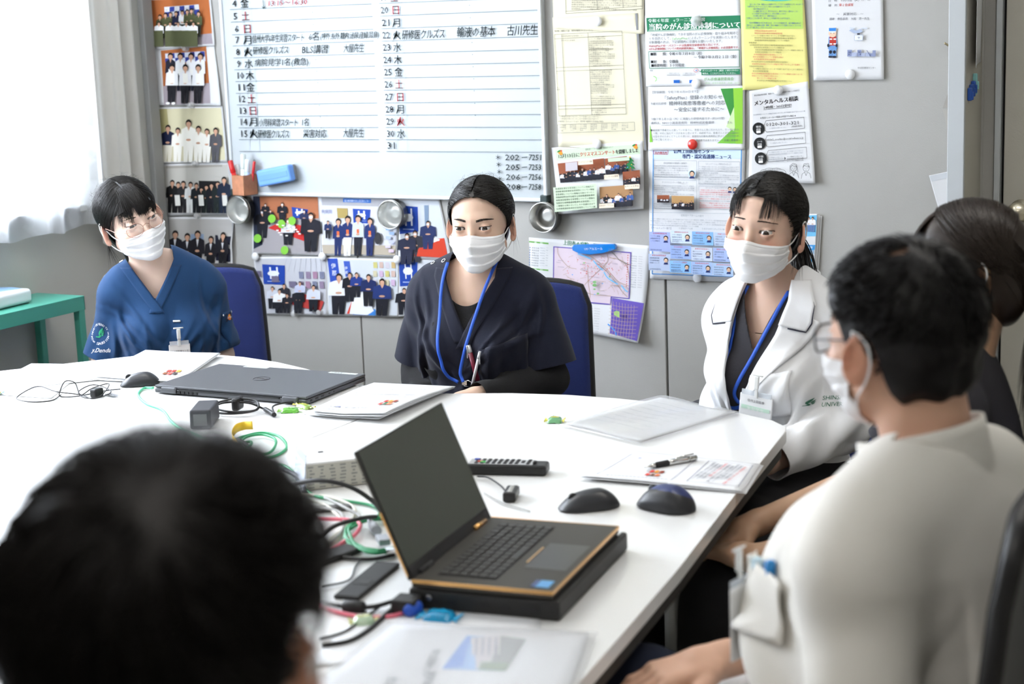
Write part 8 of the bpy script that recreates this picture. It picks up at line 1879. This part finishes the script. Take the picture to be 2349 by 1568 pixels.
# ---- woman on the right, white coat with navy piping over dark scrubs
def woman_right():
 rz = math.radians(-8); root = (-1.32, 3.667, 0)
 r = thing('person', 'smiling person in white coat with navy piping, face turned to the left', 'person', root, rz)
 s = dict(sw=.146, sz=.930, bust=1, nr=.044, lean=.03)
 yaw, pit, rol = 6, 2, 7
 em = np.array([.010, -.165, 1.115]); hp = em - hmat((0, 0, 0), yaw, pit, rol)[:3, :3] @ np.array([0, -.0735, -.001])
 s['hm'] = hmat(hp, yaw, pit, rol); s['head'] = dict(w=1.04, up=.0064, lo=.0018, nbrow=130, arch=.0030, inner=.0042, bth=.0026, browc=(.07, .045, .03), brow=.0205)
 s['arms'] = [[(-.122, -.01, .885), (-.172, .015, .660), (-.10, -.24, .60)], [(.126, -.01, .885), (.180, -.06, .668), (.115, -.29, .635)]]
 s['legs'] = [[(-.09, -.02, .50), (-.14, -.42, .50), (-.12, -.44, .085)], [(.09, -.02, .50), (.13, -.42, .50), (.12, -.42, .085)]]
 s['skin'] = (.76, .53, .42); s['blush'] = .9
 s['hands'] = [((-.08, -.27, .598), (.6, -.6, -.1), (0, 0, 1), -1, .5), ((.10, -.315, .63), (-.6, -.6, -.2), (0, 0, 1), 1, .5)]
 s['hbox'] = [((-.13, -.44, .52), (.17, -.25, .68))]
 build_body(s, r, SKIN_M); add_eyes(s, r, gaze=(5, -1)); add_mask(s, r, seed=7, top=-.024, side=(-.030, -.080))
 hm = s['hm']
 V, Fc = hair_cap(([0, 15, 35, 52, 66, 78, 84, 104, 118, 180], [.076, .074, .060, .036, .010, -.020, .004, .022, -.055, -.085]), grow=-.003, disp=.0008,
                     extra=lambda P, d: smin(d, ell(P, (0, .055, -.03), (.058, .05, .065)), .03))
 np_obj('hair', xf(V, hm), Fc, HAIR_M, r)
 H = Hair(22); T = np.array([.004, .112, -.045])
 for i in range(2000):
  sd = 1 if i % 2 else -1; u = H.rs.rand(); pk_ = -.012
  if u < .45:
   ph = math.radians(H.rs.uniform(4, 84)); zh = np.interp(math.degrees(ph), [0, 15, 35, 52, 66, 78, 84], [.080, .078, .064, .040, .014, -.016, -.02]) + H.rs.uniform(0, .035)
   d = np.array([sd * math.sin(ph) * .075 + pk_, -math.cos(ph) * .09, zh - .03])
  else:
   t = H.rs.rand(); a = math.radians(48 + 95 * t); d = np.array([sd * .02 + pk_ * 10 * 0 - .08, -math.cos(a), math.sin(a)])
  p0 = hpt(d, -.002); side = nz(np.array([sd * 1.25, -.25 + .9 * (p0[1] + .09) / .18, .15 + 1.2 * (p0[2] - .03) / .1]))
  H.strand([p0, hpt(side, .013), hpt((sd * .8, .75, (p0[2] - .03) * 4), .010), T + H.rs.normal(size=3) * (.012, .004, .018)], r=H.rs.uniform(.0005, .0011), seg=14, push=H.rs.uniform(-.003, .0016))
 for i in range(600):
  sd = 1 if i % 2 else -1; t = H.rs.rand(); a = math.radians(42 + 60 * t); H.strand([hpt((sd * .03 - .07, -math.cos(a), math.sin(a)), 0), hpt((sd * .9, -.85 + t * .5, .75), .011), hpt((sd * 1.2, -.1 + .3 * t, .05 + H.rs.normal() * .1), .008), T + H.rs.normal(size=3) * (.012, .004, .018)], r=H.rs.uniform(.0005, .001), seg=14, push=H.rs.uniform(-.003, .001))
 H.fill(T, 900)
 # thin parted fringe
 for i in range(170):
  k = H.rs.choice([0, 1, 2, 3, 4, 5]); xe = [-.058, -.048, -.036, .020, .034, .052][k] + H.rs.normal() * .0042; ze = [.012, .016, .020, .020, .014, .030][k] + H.rs.normal() * .004
  p0 = hpt((-.12 + H.rs.normal() * .10, -.48, 1), .001); p1 = hpt(((-.25 if k < 3 else .35) + xe * 9, -1.0, .9), .013)
  p3 = np.array([xe, .014 - .096 * math.sqrt(max(.05, 1 - (xe / .083) ** 2)) - H.rs.uniform(0, .004), ze]); p2 = p3 * (1.12, 1.03, 1) + (0, -.004, .035)
  H.strand([p0, p1, p2, p3], r=H.rs.uniform(.0002, .0004), seg=12, push=-.003)
 for i in range(34):
  x = H.rs.normal() * .005; H.strand([hpt((1, -.15, .3), 0), np.array([.088, .0, -.0]), np.array([.086 + x, .005, -.06]), np.array([.080 + x * 2, .02, -.105 + H.rs.normal() * .015])], r=.0003, seg=10)
 for i in range(520):      # ponytail falling behind the shoulder
  a = H.rs.normal(size=3); j = a * (.010, .006, .010)
  H.strand([T + j, T + (.02, .05, -.02) + j, np.array([.055, .12, -.15]) + j * 1.6, np.array([.085, .07, -.235]) + a * (.012, .010, .02)], r=H.rs.uniform(.0008, .0015), seg=12, R=np.array([.01] * 3))
 np_obj('hair_strands', xf(H.mesh()[0], hm), H.mesh()[1], HAIR_M, r)
 # dark scrub under the coat
 grey = mat('scrub_charcoal', (.022, .021, .027), rough=.88, bump=.35, bscale=700)
 nk = vneck(.838, .42, .066, .91, cy=-.018, wmax=.064, fx=-.008)
 garment(s, r, 'scrub_top', grey, .009, .10, lambda P: .002 * fsum(P, 3, 30, 5), nk, sl=(.05, .055), zmin=.46, h=.0055, thick=.001, cut_extra=lambda V: .088 - np.abs(V[:, 0] + .01))
 white = mat('coat_white', (.80, .81, .83), rough=.8, bump=.22, bscale=800)
 def folds(P):
  z = P[:, 2]; x = P[:, 0]
  d = .0042 * fsum(P, 51, 24, 5, (1, 1, .4)) + .004 * (1 - np.abs(np.sin(x * 30 + z * 22 + 1.5 * np.sin(z * 12)))) * np.clip((.86 - z) / .1, 0, 1)
  for sd in (-1, 1): d = d + .006 * np.sin((z * 1.0 - P[:, 1] * .9) * 62 + sd) * np.exp(-((np.abs(x) - .21) / .06) ** 2 - ((z - .70) / .09) ** 2)
  return d + creases(P, 15, 14, .11, .78, -50, -120, .09, .0055, .010)
 zt = [.42, .60, .73, .80, .88, .95, 1.0]
 xl = lambda z: np.interp(z, zt, [-.075, -.060, -.052, -.062, -.074, -.066, -.058]); xr = lambda z: np.interp(z, zt, [.02, -.015, -.020, .012, .045, .060, .054])
 def nk2(V):
  x, y, z = V.T; fr = np.maximum(xl(z) - x, x - xr(z)); rad = np.sqrt((x / 1.15) ** 2 + ((y + .005) / .9) ** 2) - .068
  bk = np.where(z > .955, rad, 1)
  return np.where(y < .012, fr, bk)
 o, V, Fc, f, gg = garment(s, r, 'white_coat', white, .019, None, folds, nk2, sl=(.056, .054, .050), zmin=.40, h=.0045, thick=.0022)
 # lapels and collar with a navy edge
 navy = mat('piping_navy', (.010, .009, .03), rough=.7)
 for sd, xe in ((-1, xl), (1, xr)):
  ow = lambda z: np.interp(z, [.70, .745, .80, .86, .895, .905], [.0, .022, .052, .078, .092, .060])
  surf_patch(f, lambda u, v: (xe(.70 + .205 * v) + sd * (-.002 + (ow(.70 + .205 * v) + .002) * u), -.1, .70 + .205 * v + .012 * u * v), 8, 30, (0, 1, 0), .0045, 'lapel', white, r, .0022)
  ow2 = lambda z: np.interp(z, [.898, .915, .95, .985, 1.0], [.058, .066, .060, .040, .030])
  surf_patch(f, lambda u, v: (xe(.898 + .092 * v) + sd * (-.003 + (ow2(.898 + .092 * v) + .003) * u), -.1, .898 + .092 * v - .012 * u * (1 - v)), 8, 20, (0, 1, 0), .0075, 'collar', white, r, .0024)
  b = MB(); pts = [(xe(.898) + sd * q, -.1, .898 - .012 * q / .06) for q in np.linspace(.02, .058, 4)] + [(xe(z) + sd * ow2(z), -.1, z - .012 * (1 - (z - .898) / .092)) for z in np.linspace(.902, .988, 14)]
  b.tube(list(march(f, pts, (0, 1, 0), .0085)), .0015, 6); b.build('piping', navy, r, smooth=True)
 # back collar
 def bc(u, v):
  a = math.radians(-100 + 200 * u); return Vector((.083 * math.sin(a), .012 + .062 * math.cos(a) - .004 * v, .955 + .038 * v + .012 * math.cos(a)))
 b = MB(); b.grid(bc, 24, 4); solidify(b.build('collar_stand', white, r, smooth=True), .003)
 # pockets, buttons
 surf_patch(f, lambda u, v: (.002 + .098 * u, -.1, .690 + .100 * v + .018 * u), 12, 12, (0, 1, 0), .003, 'chest_pocket', white, r, .0015)
 pw = surf_patch(f, lambda u, v: (.085 + .13 * u, -.1, .515 + .055 * v - .0 * u), 12, 6, (0, 1, 0), .004, 'pocket_flap', white, r, .002)
 bt = mat('button_white', (.72, .72, .70), rough=.25)
 for z, x in ((.52, .045), (.60, .018)):
  c = march(f, [(x, -.1, z)], (0, 1, 0), .003)[0]; b = MB(); Mx = Matrix.Translation(Vector(c)) @ Matrix.Rotation(math.radians(90), 4, 'X')
  b.lathe([(.0045, .0), (.0075, .0), (.0085, .0015), (.0085, .003), (.006, .0022), (.0001, .0022)], 20, Mx, cap=False); b.build('button', bt, r)
 blue = mat('lanyard_blue', (.012, .085, .50), rough=.6, bump=.3, bscale=900)
 fs = lambda P: np.minimum(cloth_torso(P, s, .006), f(P) + .010)
 lanyard(r, fs, [(-.058, -.05, .975), (-.072, -.1, .91), (-.070, -.1, .84), (-.072, -.1, .78), (-.078, -.1, .74), (-.068, -.1, .712), (-.045, -.1, .708), (-.022, -.1, .718)], [(.050, -.05, .97), (.030, -.1, .91), (.004, -.1, .85), (-.026, -.1, .78), (-.040, -.1, .745), (-.032, -.1, .725), (-.014, -.1, .722)], blue)
 badge(r, f, (.030, -.12, .752), (0, 1, 0), [('信州上田医療', .0070, -.016), ('実習学生', .011, -.037), ('医学科', .008, -.054)], w=.082, h=.060, bar=(.55, .75, .62), off=.012, tilt=math.radians(6))
 dg = mat('print_green', (.015, .16, .09));
 for w in WING: poly_on(f, [(-p[0] * .013 + 0, p[1] * .011) for p in w], (.130, -.1, .735), (-1, 0, .1), (0, 0, 1), (0, 1, 0), 'emblem', dg, r, .0018)
 text_on(f, 'SHINSHU', .0125, (.148, -.1, .738), (1, 0, .05), (0, 0, 1), (0, 1, 0), 'lettering', dg, r); text_on(f, 'UNIVERSITY', .0125, (.148, -.1, .724), (1, 0, .05), (0, 0, 1), (0, 1, 0), 'lettering', dg, r)
 blk = mat('trouser_black', (.010, .010, .012), rough=.9, bump=.3, bscale=400); trousers(s, r, blk, g=.022); shoes(s, r, mat('shoe_black', (.015, .015, .015), rough=.45))
woman_right()
# ---- the three people on the near side, seen from behind
def woman_back():
 root = (-.755, 3.04, 0); rz = math.radians(-80); L = lambda *p: loc_of(root, rz, p)
 r = thing('person', 'person in charcoal scrubs with a ponytail, seated behind the man in the white coat', 'person', root, rz)
 s = dict(sw=.165, sz=.925, nr=.047, lean=.03, hres=.003)
 hp = np.array(L(-.765, 3.085, 1.118)); s['hm'] = hmat(hp, 4, 4, -6); s['head'] = dict(w=1.02); s['skin'] = (.60, .38, .25)
 s['arms'] = [[(-.150, .0, .885), L(-.96, 3.15, .68), L(-1.13, 2.975, .622)], [(.150, .0, .885), L(-.905, 2.83, .66), L(-1.07, 2.80, .612)]]
 s['legs'] = [[(-.09, -.02, .50), (-.16, -.42, .50), (-.15, -.44, .085)], [(.09, -.02, .50), (.12, -.42, .50), (.12, -.44, .085)]]
 s['hands'] = [(L(-1.08, 2.803, .612), tuple(np.array(L(-1.20, 2.875, .60)) - L(-1.08, 2.80, .612)), (0, 0, 1), 1, .55, .14), (L(-1.14, 2.96, .618), tuple(np.array(L(-1.19, 2.875, .592)) - L(-1.13, 2.96, .618)), (0, 0, 1), -1, .6, .12)]
 a = np.array([h_[0] for h_ in s['hands']]); s['hbox'] = [(tuple(np.min(a, 0) - (.12, .22, .06)), tuple(np.max(a, 0) + (.12, .03, .07)))]
 build_body(s, r, SKIN_M); add_eyes(s, r, brow=False); add_mask(s, r, nu=40, nv=50); hm = s['hm']
 brown = mat('hair_brown', (.018, .010, .006), rough=.40, spec=.55)
 V, Fc = hair_cap(([0, 25, 45, 60, 74, 86, 96, 110, 122, 180], [.045, .042, .030, .01, -.015, -.03, .000, .006, -.10, -.16]), grow=.004, disp=.0012, extra=lambda P, d: smin(d, ell(P, (0, .064, -.04), (.062, .048, .072)), .03))
 np_obj('hair', xf(V, hm), Fc, brown, r)
 H = Hair(32); T = np.array([0, .122, -.045])
 for i in range(1300):
  sd = 1 if i % 2 else -1; t = H.rs.rand(); a_ = math.radians(55 + 90 * t); d = np.array([sd * .03, -math.cos(a_), math.sin(a_)])
  H.strand([hpt(d, .003), hpt((sd * 1.25, -.45 + 1.1 * t + H.rs.normal() * .12, .30 + H.rs.normal() * .2), .022), hpt((sd * .9, .7, -.35 + H.rs.normal() * .3), .014), T + H.rs.normal(size=3) * (.014, .006, .02)], r=H.rs.uniform(.0006, .0012), seg=14, push=H.rs.uniform(.002, .008))
 for i in range(200):
  x = H.rs.uniform(-.05, .05); H.strand([hpt((x * 5, -.4, 1), .003), hpt((x * 10, -1, .9), .014), np.array([x * 1.2, -.098, .06]), np.array([x * 1.1, -.092, .02 + H.rs.normal() * .006])], r=.0006, seg=10, push=0)
 for i in range(700):
  a_ = H.rs.normal(size=3); j = a_ * (.012, .008, .010)
  H.strand([T + j, T + (0, .035, .005) + j, np.array([-.0, .135, -.14]) + j * 1.8, np.array([-.005, .11, -.28]) + a_ * (.016, .012, .03)], r=H.rs.uniform(.0010, .0018), seg=12, R=np.array([.01] * 3))
 np_obj('hair_strands', xf(H.mesh()[0], hm), H.mesh()[1], brown, r)
 ch = mat('scrub_charcoal', (.022, .021, .027), rough=.88, bump=.35, bscale=700)
 o, V, Fc, f, gg = garment(s, r, 'scrub_top', ch, .012, .20, lambda P: .005 * fsum(P, 12, 22, 5, (1, 1, .4)) + .003 * np.sin(fsum(P, 13, 18, 3) * 4), vneck(.80, .5, .066, .90, cy=-.018, wmax=.064), sl=(.058, .078), zmin=.47, h=.005)
 badge(r, f, (.06, -.12, .84), (0, 1, 0), [('医療センター', .006, -.022), ('看護部', .0075, -.049)])
 trousers(s, r, mat('trouser_black', (.010, .010, .012)), g=.026); shoes(s, r, mat('shoe_white', (.7, .7, .7)))
def man_coat():
 root = (-.545, 2.06, 0); rz = math.radians(-102); L = lambda *p: loc_of(root, rz, p)
 r = thing('person', 'man with thinning black hair, glasses and white coat, seen from behind at the right', 'person', root, rz)
 s = dict(sw=.205, sz=.985, nr=.060, lean=.02, dep=1.2, belly=1, hres=.0032)
 hp = np.array(L(-.598, 2.085, 1.186)); s['hm'] = hmat(hp, -17, 4, 2); s['head'] = dict(w=1.10); s['skin'] = (.70, .43, .31)
 s['arms'] = [[(-.175, .0, .915), L(-.66, 2.33, .71), L(-.885, 2.19, .668)], [(.175, .0, .915), L(-.53, 1.81, .67), L(-.70, 1.80, .60)]]
 s['legs'] = [[(-.10, -.02, .50), tuple(np.array(L(-1.06, 2.29, .545))), (-.14, -.56, .085)], [(.10, -.02, .50), (.16, -.50, .53), (.15, -.50, .085)]]
 s['hands'] = [(L(-.72, 1.805, .598), (-.1, -.9, -.1), (0, 0, 1), 1, .5, .12), (L(-.895, 2.18, .666), tuple(np.array(L(-1.0, 2.06, .65)) - L(-.895, 2.18, .666)), (0, 0, 1), -1, .5, .12, 1.08)]
 a = np.array([h_[0] for h_ in s['hands']]); s['hbox'] = [tuple(map(tuple, (p - (.13, .24, .07), p + (.13, .03, .08)))) for p in a]
 s['blo'] = (-.5, -.75, 0)
 build_body(s, r, SKIN_M); add_eyes(s, r, brow=False); add_mask(s, r, nu=40, nv=50, side=(-.026, -.085)); hm = s['hm']
 blk = mat('hair_black', (.008, .0075, .008), rough=.55, spec=.28)
 R2 = HR * np.array([1.06, 1.02, 1.0])
 bald = nz((.35, .35, 1.0)); b2 = nz((-.25, .10, 1.0))
 def hole(V):
  d = (V - HC) / np.linalg.norm(V - HC, axis=1)[:, None]; n_ = fsum(V.astype(f32), 6, 160, 5)
  return .984 - d @ bald + .010 * n_
 V, Fc = hair_cap(([0, 20, 40, 55, 68, 78, 86, 104, 116, 135, 180], [.072, .072, .060, .045, .030, -.02, .015, .020, -.06, -.092, -.102]), grow=.003, disp=.0030, fr=120, R=R2,
                     extra=lambda P, d: smin(d, ell(P, (0, .048, -.035), (.070, .052, .060)), .03), hole=hole)
 np_obj('hair', xf(V, hm), Fc, blk, r)
 H = Hair(42)
 for i in range(3600):
  d = nz(H.rs.normal(size=3));
  if d[2] < -.75 or (d[1] < -.35 and d[2] < .42) or (abs(d[0]) > .8 and d[1] < .15 and d[2] < .0): continue
  if d @ bald > .955 and H.rs.rand() < .45: continue
  p0 = hpt(d, -.001, R2); wh = nz((0, .5, 1)); t = d - wh * (d @ wh); t = t / (np.linalg.norm(t) + .1) + np.array([0, -.45, -.1]); lift = H.rs.uniform(.004, .013)
  p1 = hpt(d + t * .16, lift, R2); p2 = hpt(d + t * .38 + H.rs.normal(size=3) * .08, lift * .9, R2)
  if d[2] < -.1: p2 = p0 + (p2 - p0) * .5
  H.strand([p0, p1, p2], r=H.rs.uniform(.0007, .0013), seg=6, push=.0)
 np_obj('hair_strands', xf(H.mesh()[0], hm), H.mesh()[1], blk, r)
 glasses(s, r, mat('frame_black', (.02, .02, .025), rough=.3), LENS_M, rx=.026, rz=.0175, cy=-.104, cz=-.006, rr=.0016, sq=3.2, tr=.0016)
 cream = mat('coat_cream', (.76, .735, .68), rough=.85, bump=.2, bscale=600)
 def folds(P):
  z = P[:, 2]; x = P[:, 0]
  y = P[:, 1]; return .012 * np.sin(y * 34 + z * 21 + 1.5 * np.sin(z * 11 + y * 7)) * np.clip((.93 - z) / .1, 0, 1) * (np.abs(x) > .12) + .006 * fsum(P, 14, 15, 5, (1, 1, .5)) + .013 * (1 - np.abs(np.sin(x * 17 + z * 10 + 1.6 * np.sin(z * 9)))) * np.clip((.93 - z) / .12, 0, 1)
 def nk(V):
  x, y, z = V.T; fr = np.abs(x) - np.clip((z - .83) * .42, -1, .07); rad = np.sqrt((x / 1.1) ** 2 + ((y + .02) / 1.0) ** 2) - .085
  return np.where(y < -.01, fr, np.where(z > 1.02, rad, 1))
 o, V, Fc, f, gg = garment(s, r, 'white_coat', cream, .026, .31, folds, nk, sl=(.068, .082), zmin=.44, h=.006, thick=.003)
 def bc(u, v):
  a_ = math.radians(-125 + 250 * u); k = 1 + .08 * (1 - v)
  return Vector((.088 * k * math.sin(a_), -.008 + .080 * k * math.cos(a_) - .016 * v, .992 + .080 * v + .020 * math.cos(a_)))
 b = MB(); b.grid(bc, 30, 6); solidify(b.build('collar', cream, r, smooth=True), .006)
 white = mat('coat_white', (.80, .81, .83))
 pkp = lambda u, v: (.055 + .10 * u, -.1, .800 + .085 * v + .006 * u)
 surf_patch(f, pkp, 10, 10, (0, 1, 0), .010, 'chest_pocket', cream, r, .002)
 badge(r, f, (.10, -.15, .855), (0, 1, 0), [('医療センター', .006, -.022), ('部長', .0075, -.049)], w=.062, h=.100, bar=(.25, .5, .25), off=.018)
 Mr = Matrix.Translation(root) @ Matrix.Rotation(rz, 4, 'Z')
 P_ = [("white pen with a blue cap, rightmost in the man's coat pocket", .125, (.75, .76, .78), (.02, .22, .55)), ("pale blue marker in the middle of the man's coat pocket", .103, (.35, .55, .70), (.55, .72, .80)), ("short grey capped pen, leftmost in the man's coat pocket", .075, (.5, .5, .48), (.62, .61, .56))]
 for i, (lb, x, c1, c2) in enumerate(P_):
  a_ = march(f, [(x, -.2, .905 - .008 * i)], (0, 1, 0), .014)[0]; b = MB()
  b.tube([a_ - (0, 0, .09), a_ - (0, 0, .03)], .0055, 12, Mr); b.tube([a_ - (0, 0, .03), a_ - (0, 0, .028), a_ - (0, 0, .002), a_], [.0055, .0068, .0068, .004], 12, Mr, 1)
  b.box(tuple(a_ + np.array([0, -.009, -.02])), (.003, .002, .035), Mr, mi=1, bev=.0008)
  props(b.build('pen', [mat('mp%d' % i, c1, rough=.4), mat('mq%d' % i, c2, rough=.3)]), lb, 'pen', "pens in the man's coat pocket")
 nv = mat('trouser_navy', (.010, .016, .038), rough=.9, bump=.3, bscale=400); trousers(s, r, nv, g=.020); shoes(s, r, mat('shoe_black', (.015, .015, .015)))
 # coat skirt over the lap
 def fl(P):
  d = ell(P, (0, .0, .52), (.215, .165, .115))
  for sd in (0, 1):
   hip, kn, an = s['legs'][sd]; hip = np.array(hip); kn = np.array(kn)
   d = smin(d, cap(P, hip, hip + (kn - hip) * .74, .108, .092), .04)
  return d + .005 * fsum(P, 15, 20, 5)
 V, Q = sdf_mesh(fl, (-.4, -.6, .38), (.4, .25, .72), .008)
 kn = [np.array(L_[1]) for L_ in s['legs']]; ycut = -.44
 V, Fq = clip_mesh(V, Q, np.minimum(V[:, 1] - ycut, V[:, 2] - .50)); solidify(np_obj('coat_skirt', V, Fq, white, r), .003)
def person_front():
 root = (-.630, .690, 0); rz = math.radians(-145);
 r = thing('person', 'out-of-focus dark-haired person in the left foreground, seen from behind', 'person', root, rz)
 L = lambda *p: loc_of(root, rz, p)
 s = dict(sw=.185, sz=1.045, nr=.056, lean=.04, dep=1.1, hres=.004)
 s['hm'] = hmat(np.array(L(-.674, .775, 1.228)), -20, 2, 0); s['head'] = dict(w=1.03); s['skin'] = (.72, .42, .28)
 s['arms'] = [[(-.17, -.02, .985), (-.235, -.03, .76), (-.12, -.28, .635)], [(.17, -.02, .985), (.235, -.03, .76), (.12, -.28, .635)]]
 s['legs'] = [[(-.10, -.02, .50), (-.12, -.44, .53), (-.12, -.44, .085)], [(.10, -.02, .50), (.12, -.44, .53), (.12, -.44, .085)]]
 s['hands'] = [((-.115, -.295, .63), (.35, -.9, -.05), (0, 0, 1), -1, .4, .12), ((.115, -.295, .63), (-.35, -.9, -.05), (0, 0, 1), 1, .4, .12)]
 s['hbox'] = [((-.22, -.47, .53), (.22, -.27, .72))]
 build_body(s, r, SKIN_M); add_eyes(s, r, brow=False); add_mask(s, r, nu=36, nv=44); hm = s['hm']
 dk = mat('hair_dark', (.0065, .0052, .005), rough=.55, spec=.22); R2 = HR * np.array([1.07, 1.06, 1.04])
 V, Fc = hair_cap(([0, 25, 45, 60, 72, 80, 88, 104, 116, 135, 180], [.040, .040, .030, .012, .0, -.01, .022, .028, -.055, -.085, -.092]), grow=.006, disp=.0022, fr=80, R=R2,
                     extra=lambda P, d: smin(d, ell(P, (0, .052, -.035), (.076, .058, .062)), .03))
 np_obj('hair', xf(V, hm), Fc, dk, r); H = Hair(52); wh = nz((-.25, .62, .75))
 for i in range(5200):
  d = nz(H.rs.normal(size=3))
  if d[2] < -.75 or (d[1] < -.3 and d[2] < .1) or (abs(d[0]) > .7 and -.35 < d[1] < .40 and d[2] < .12): continue
  p0 = hpt(d, .003, R2); t = d - wh * (d @ wh); t = t / (np.linalg.norm(t) + .1) + np.cross(wh, d) * .35; lf = H.rs.uniform(.006, .017)
  H.strand([p0, hpt(d + t * .2, lf, R2), hpt(d + t * .5 + H.rs.normal(size=3) * .06, lf, R2), hpt(d + t * .75 + H.rs.normal(size=3) * .08, lf * .9, R2)], r=H.rs.uniform(.0007, .0013), seg=8, push=.002)
 np_obj('hair_strands', xf(H.mesh()[0], hm), H.mesh()[1], dk, r)
 glasses(s, r, mat('frame_grey', (.35, .33, .30), rough=.3, metal=.6), LENS_M, rx=.024, rz=.017, cy=-.102, cz=-.006, rr=.0012, sq=2.6, tr=.0013)
 wh_ = mat('shirt_white', (.72, .73, .75), rough=.85)
 garment(s, r, 'white_coat', wh_, .020, None, lambda P: .005 * fsum(P, 16, 18, 5), vneck(.90, .5, .075, 1.05, cy=-.02, wmax=.07), sl=(.070, .058, .045), zmin=.42, h=.008, thick=.003)
 trousers(s, r, mat('trouser_navy', (.010, .016, .038)), g=.02, h=.009); shoes(s, r, mat('shoe_black', (.015, .015, .015)))
woman_back(); man_coat(); person_front()
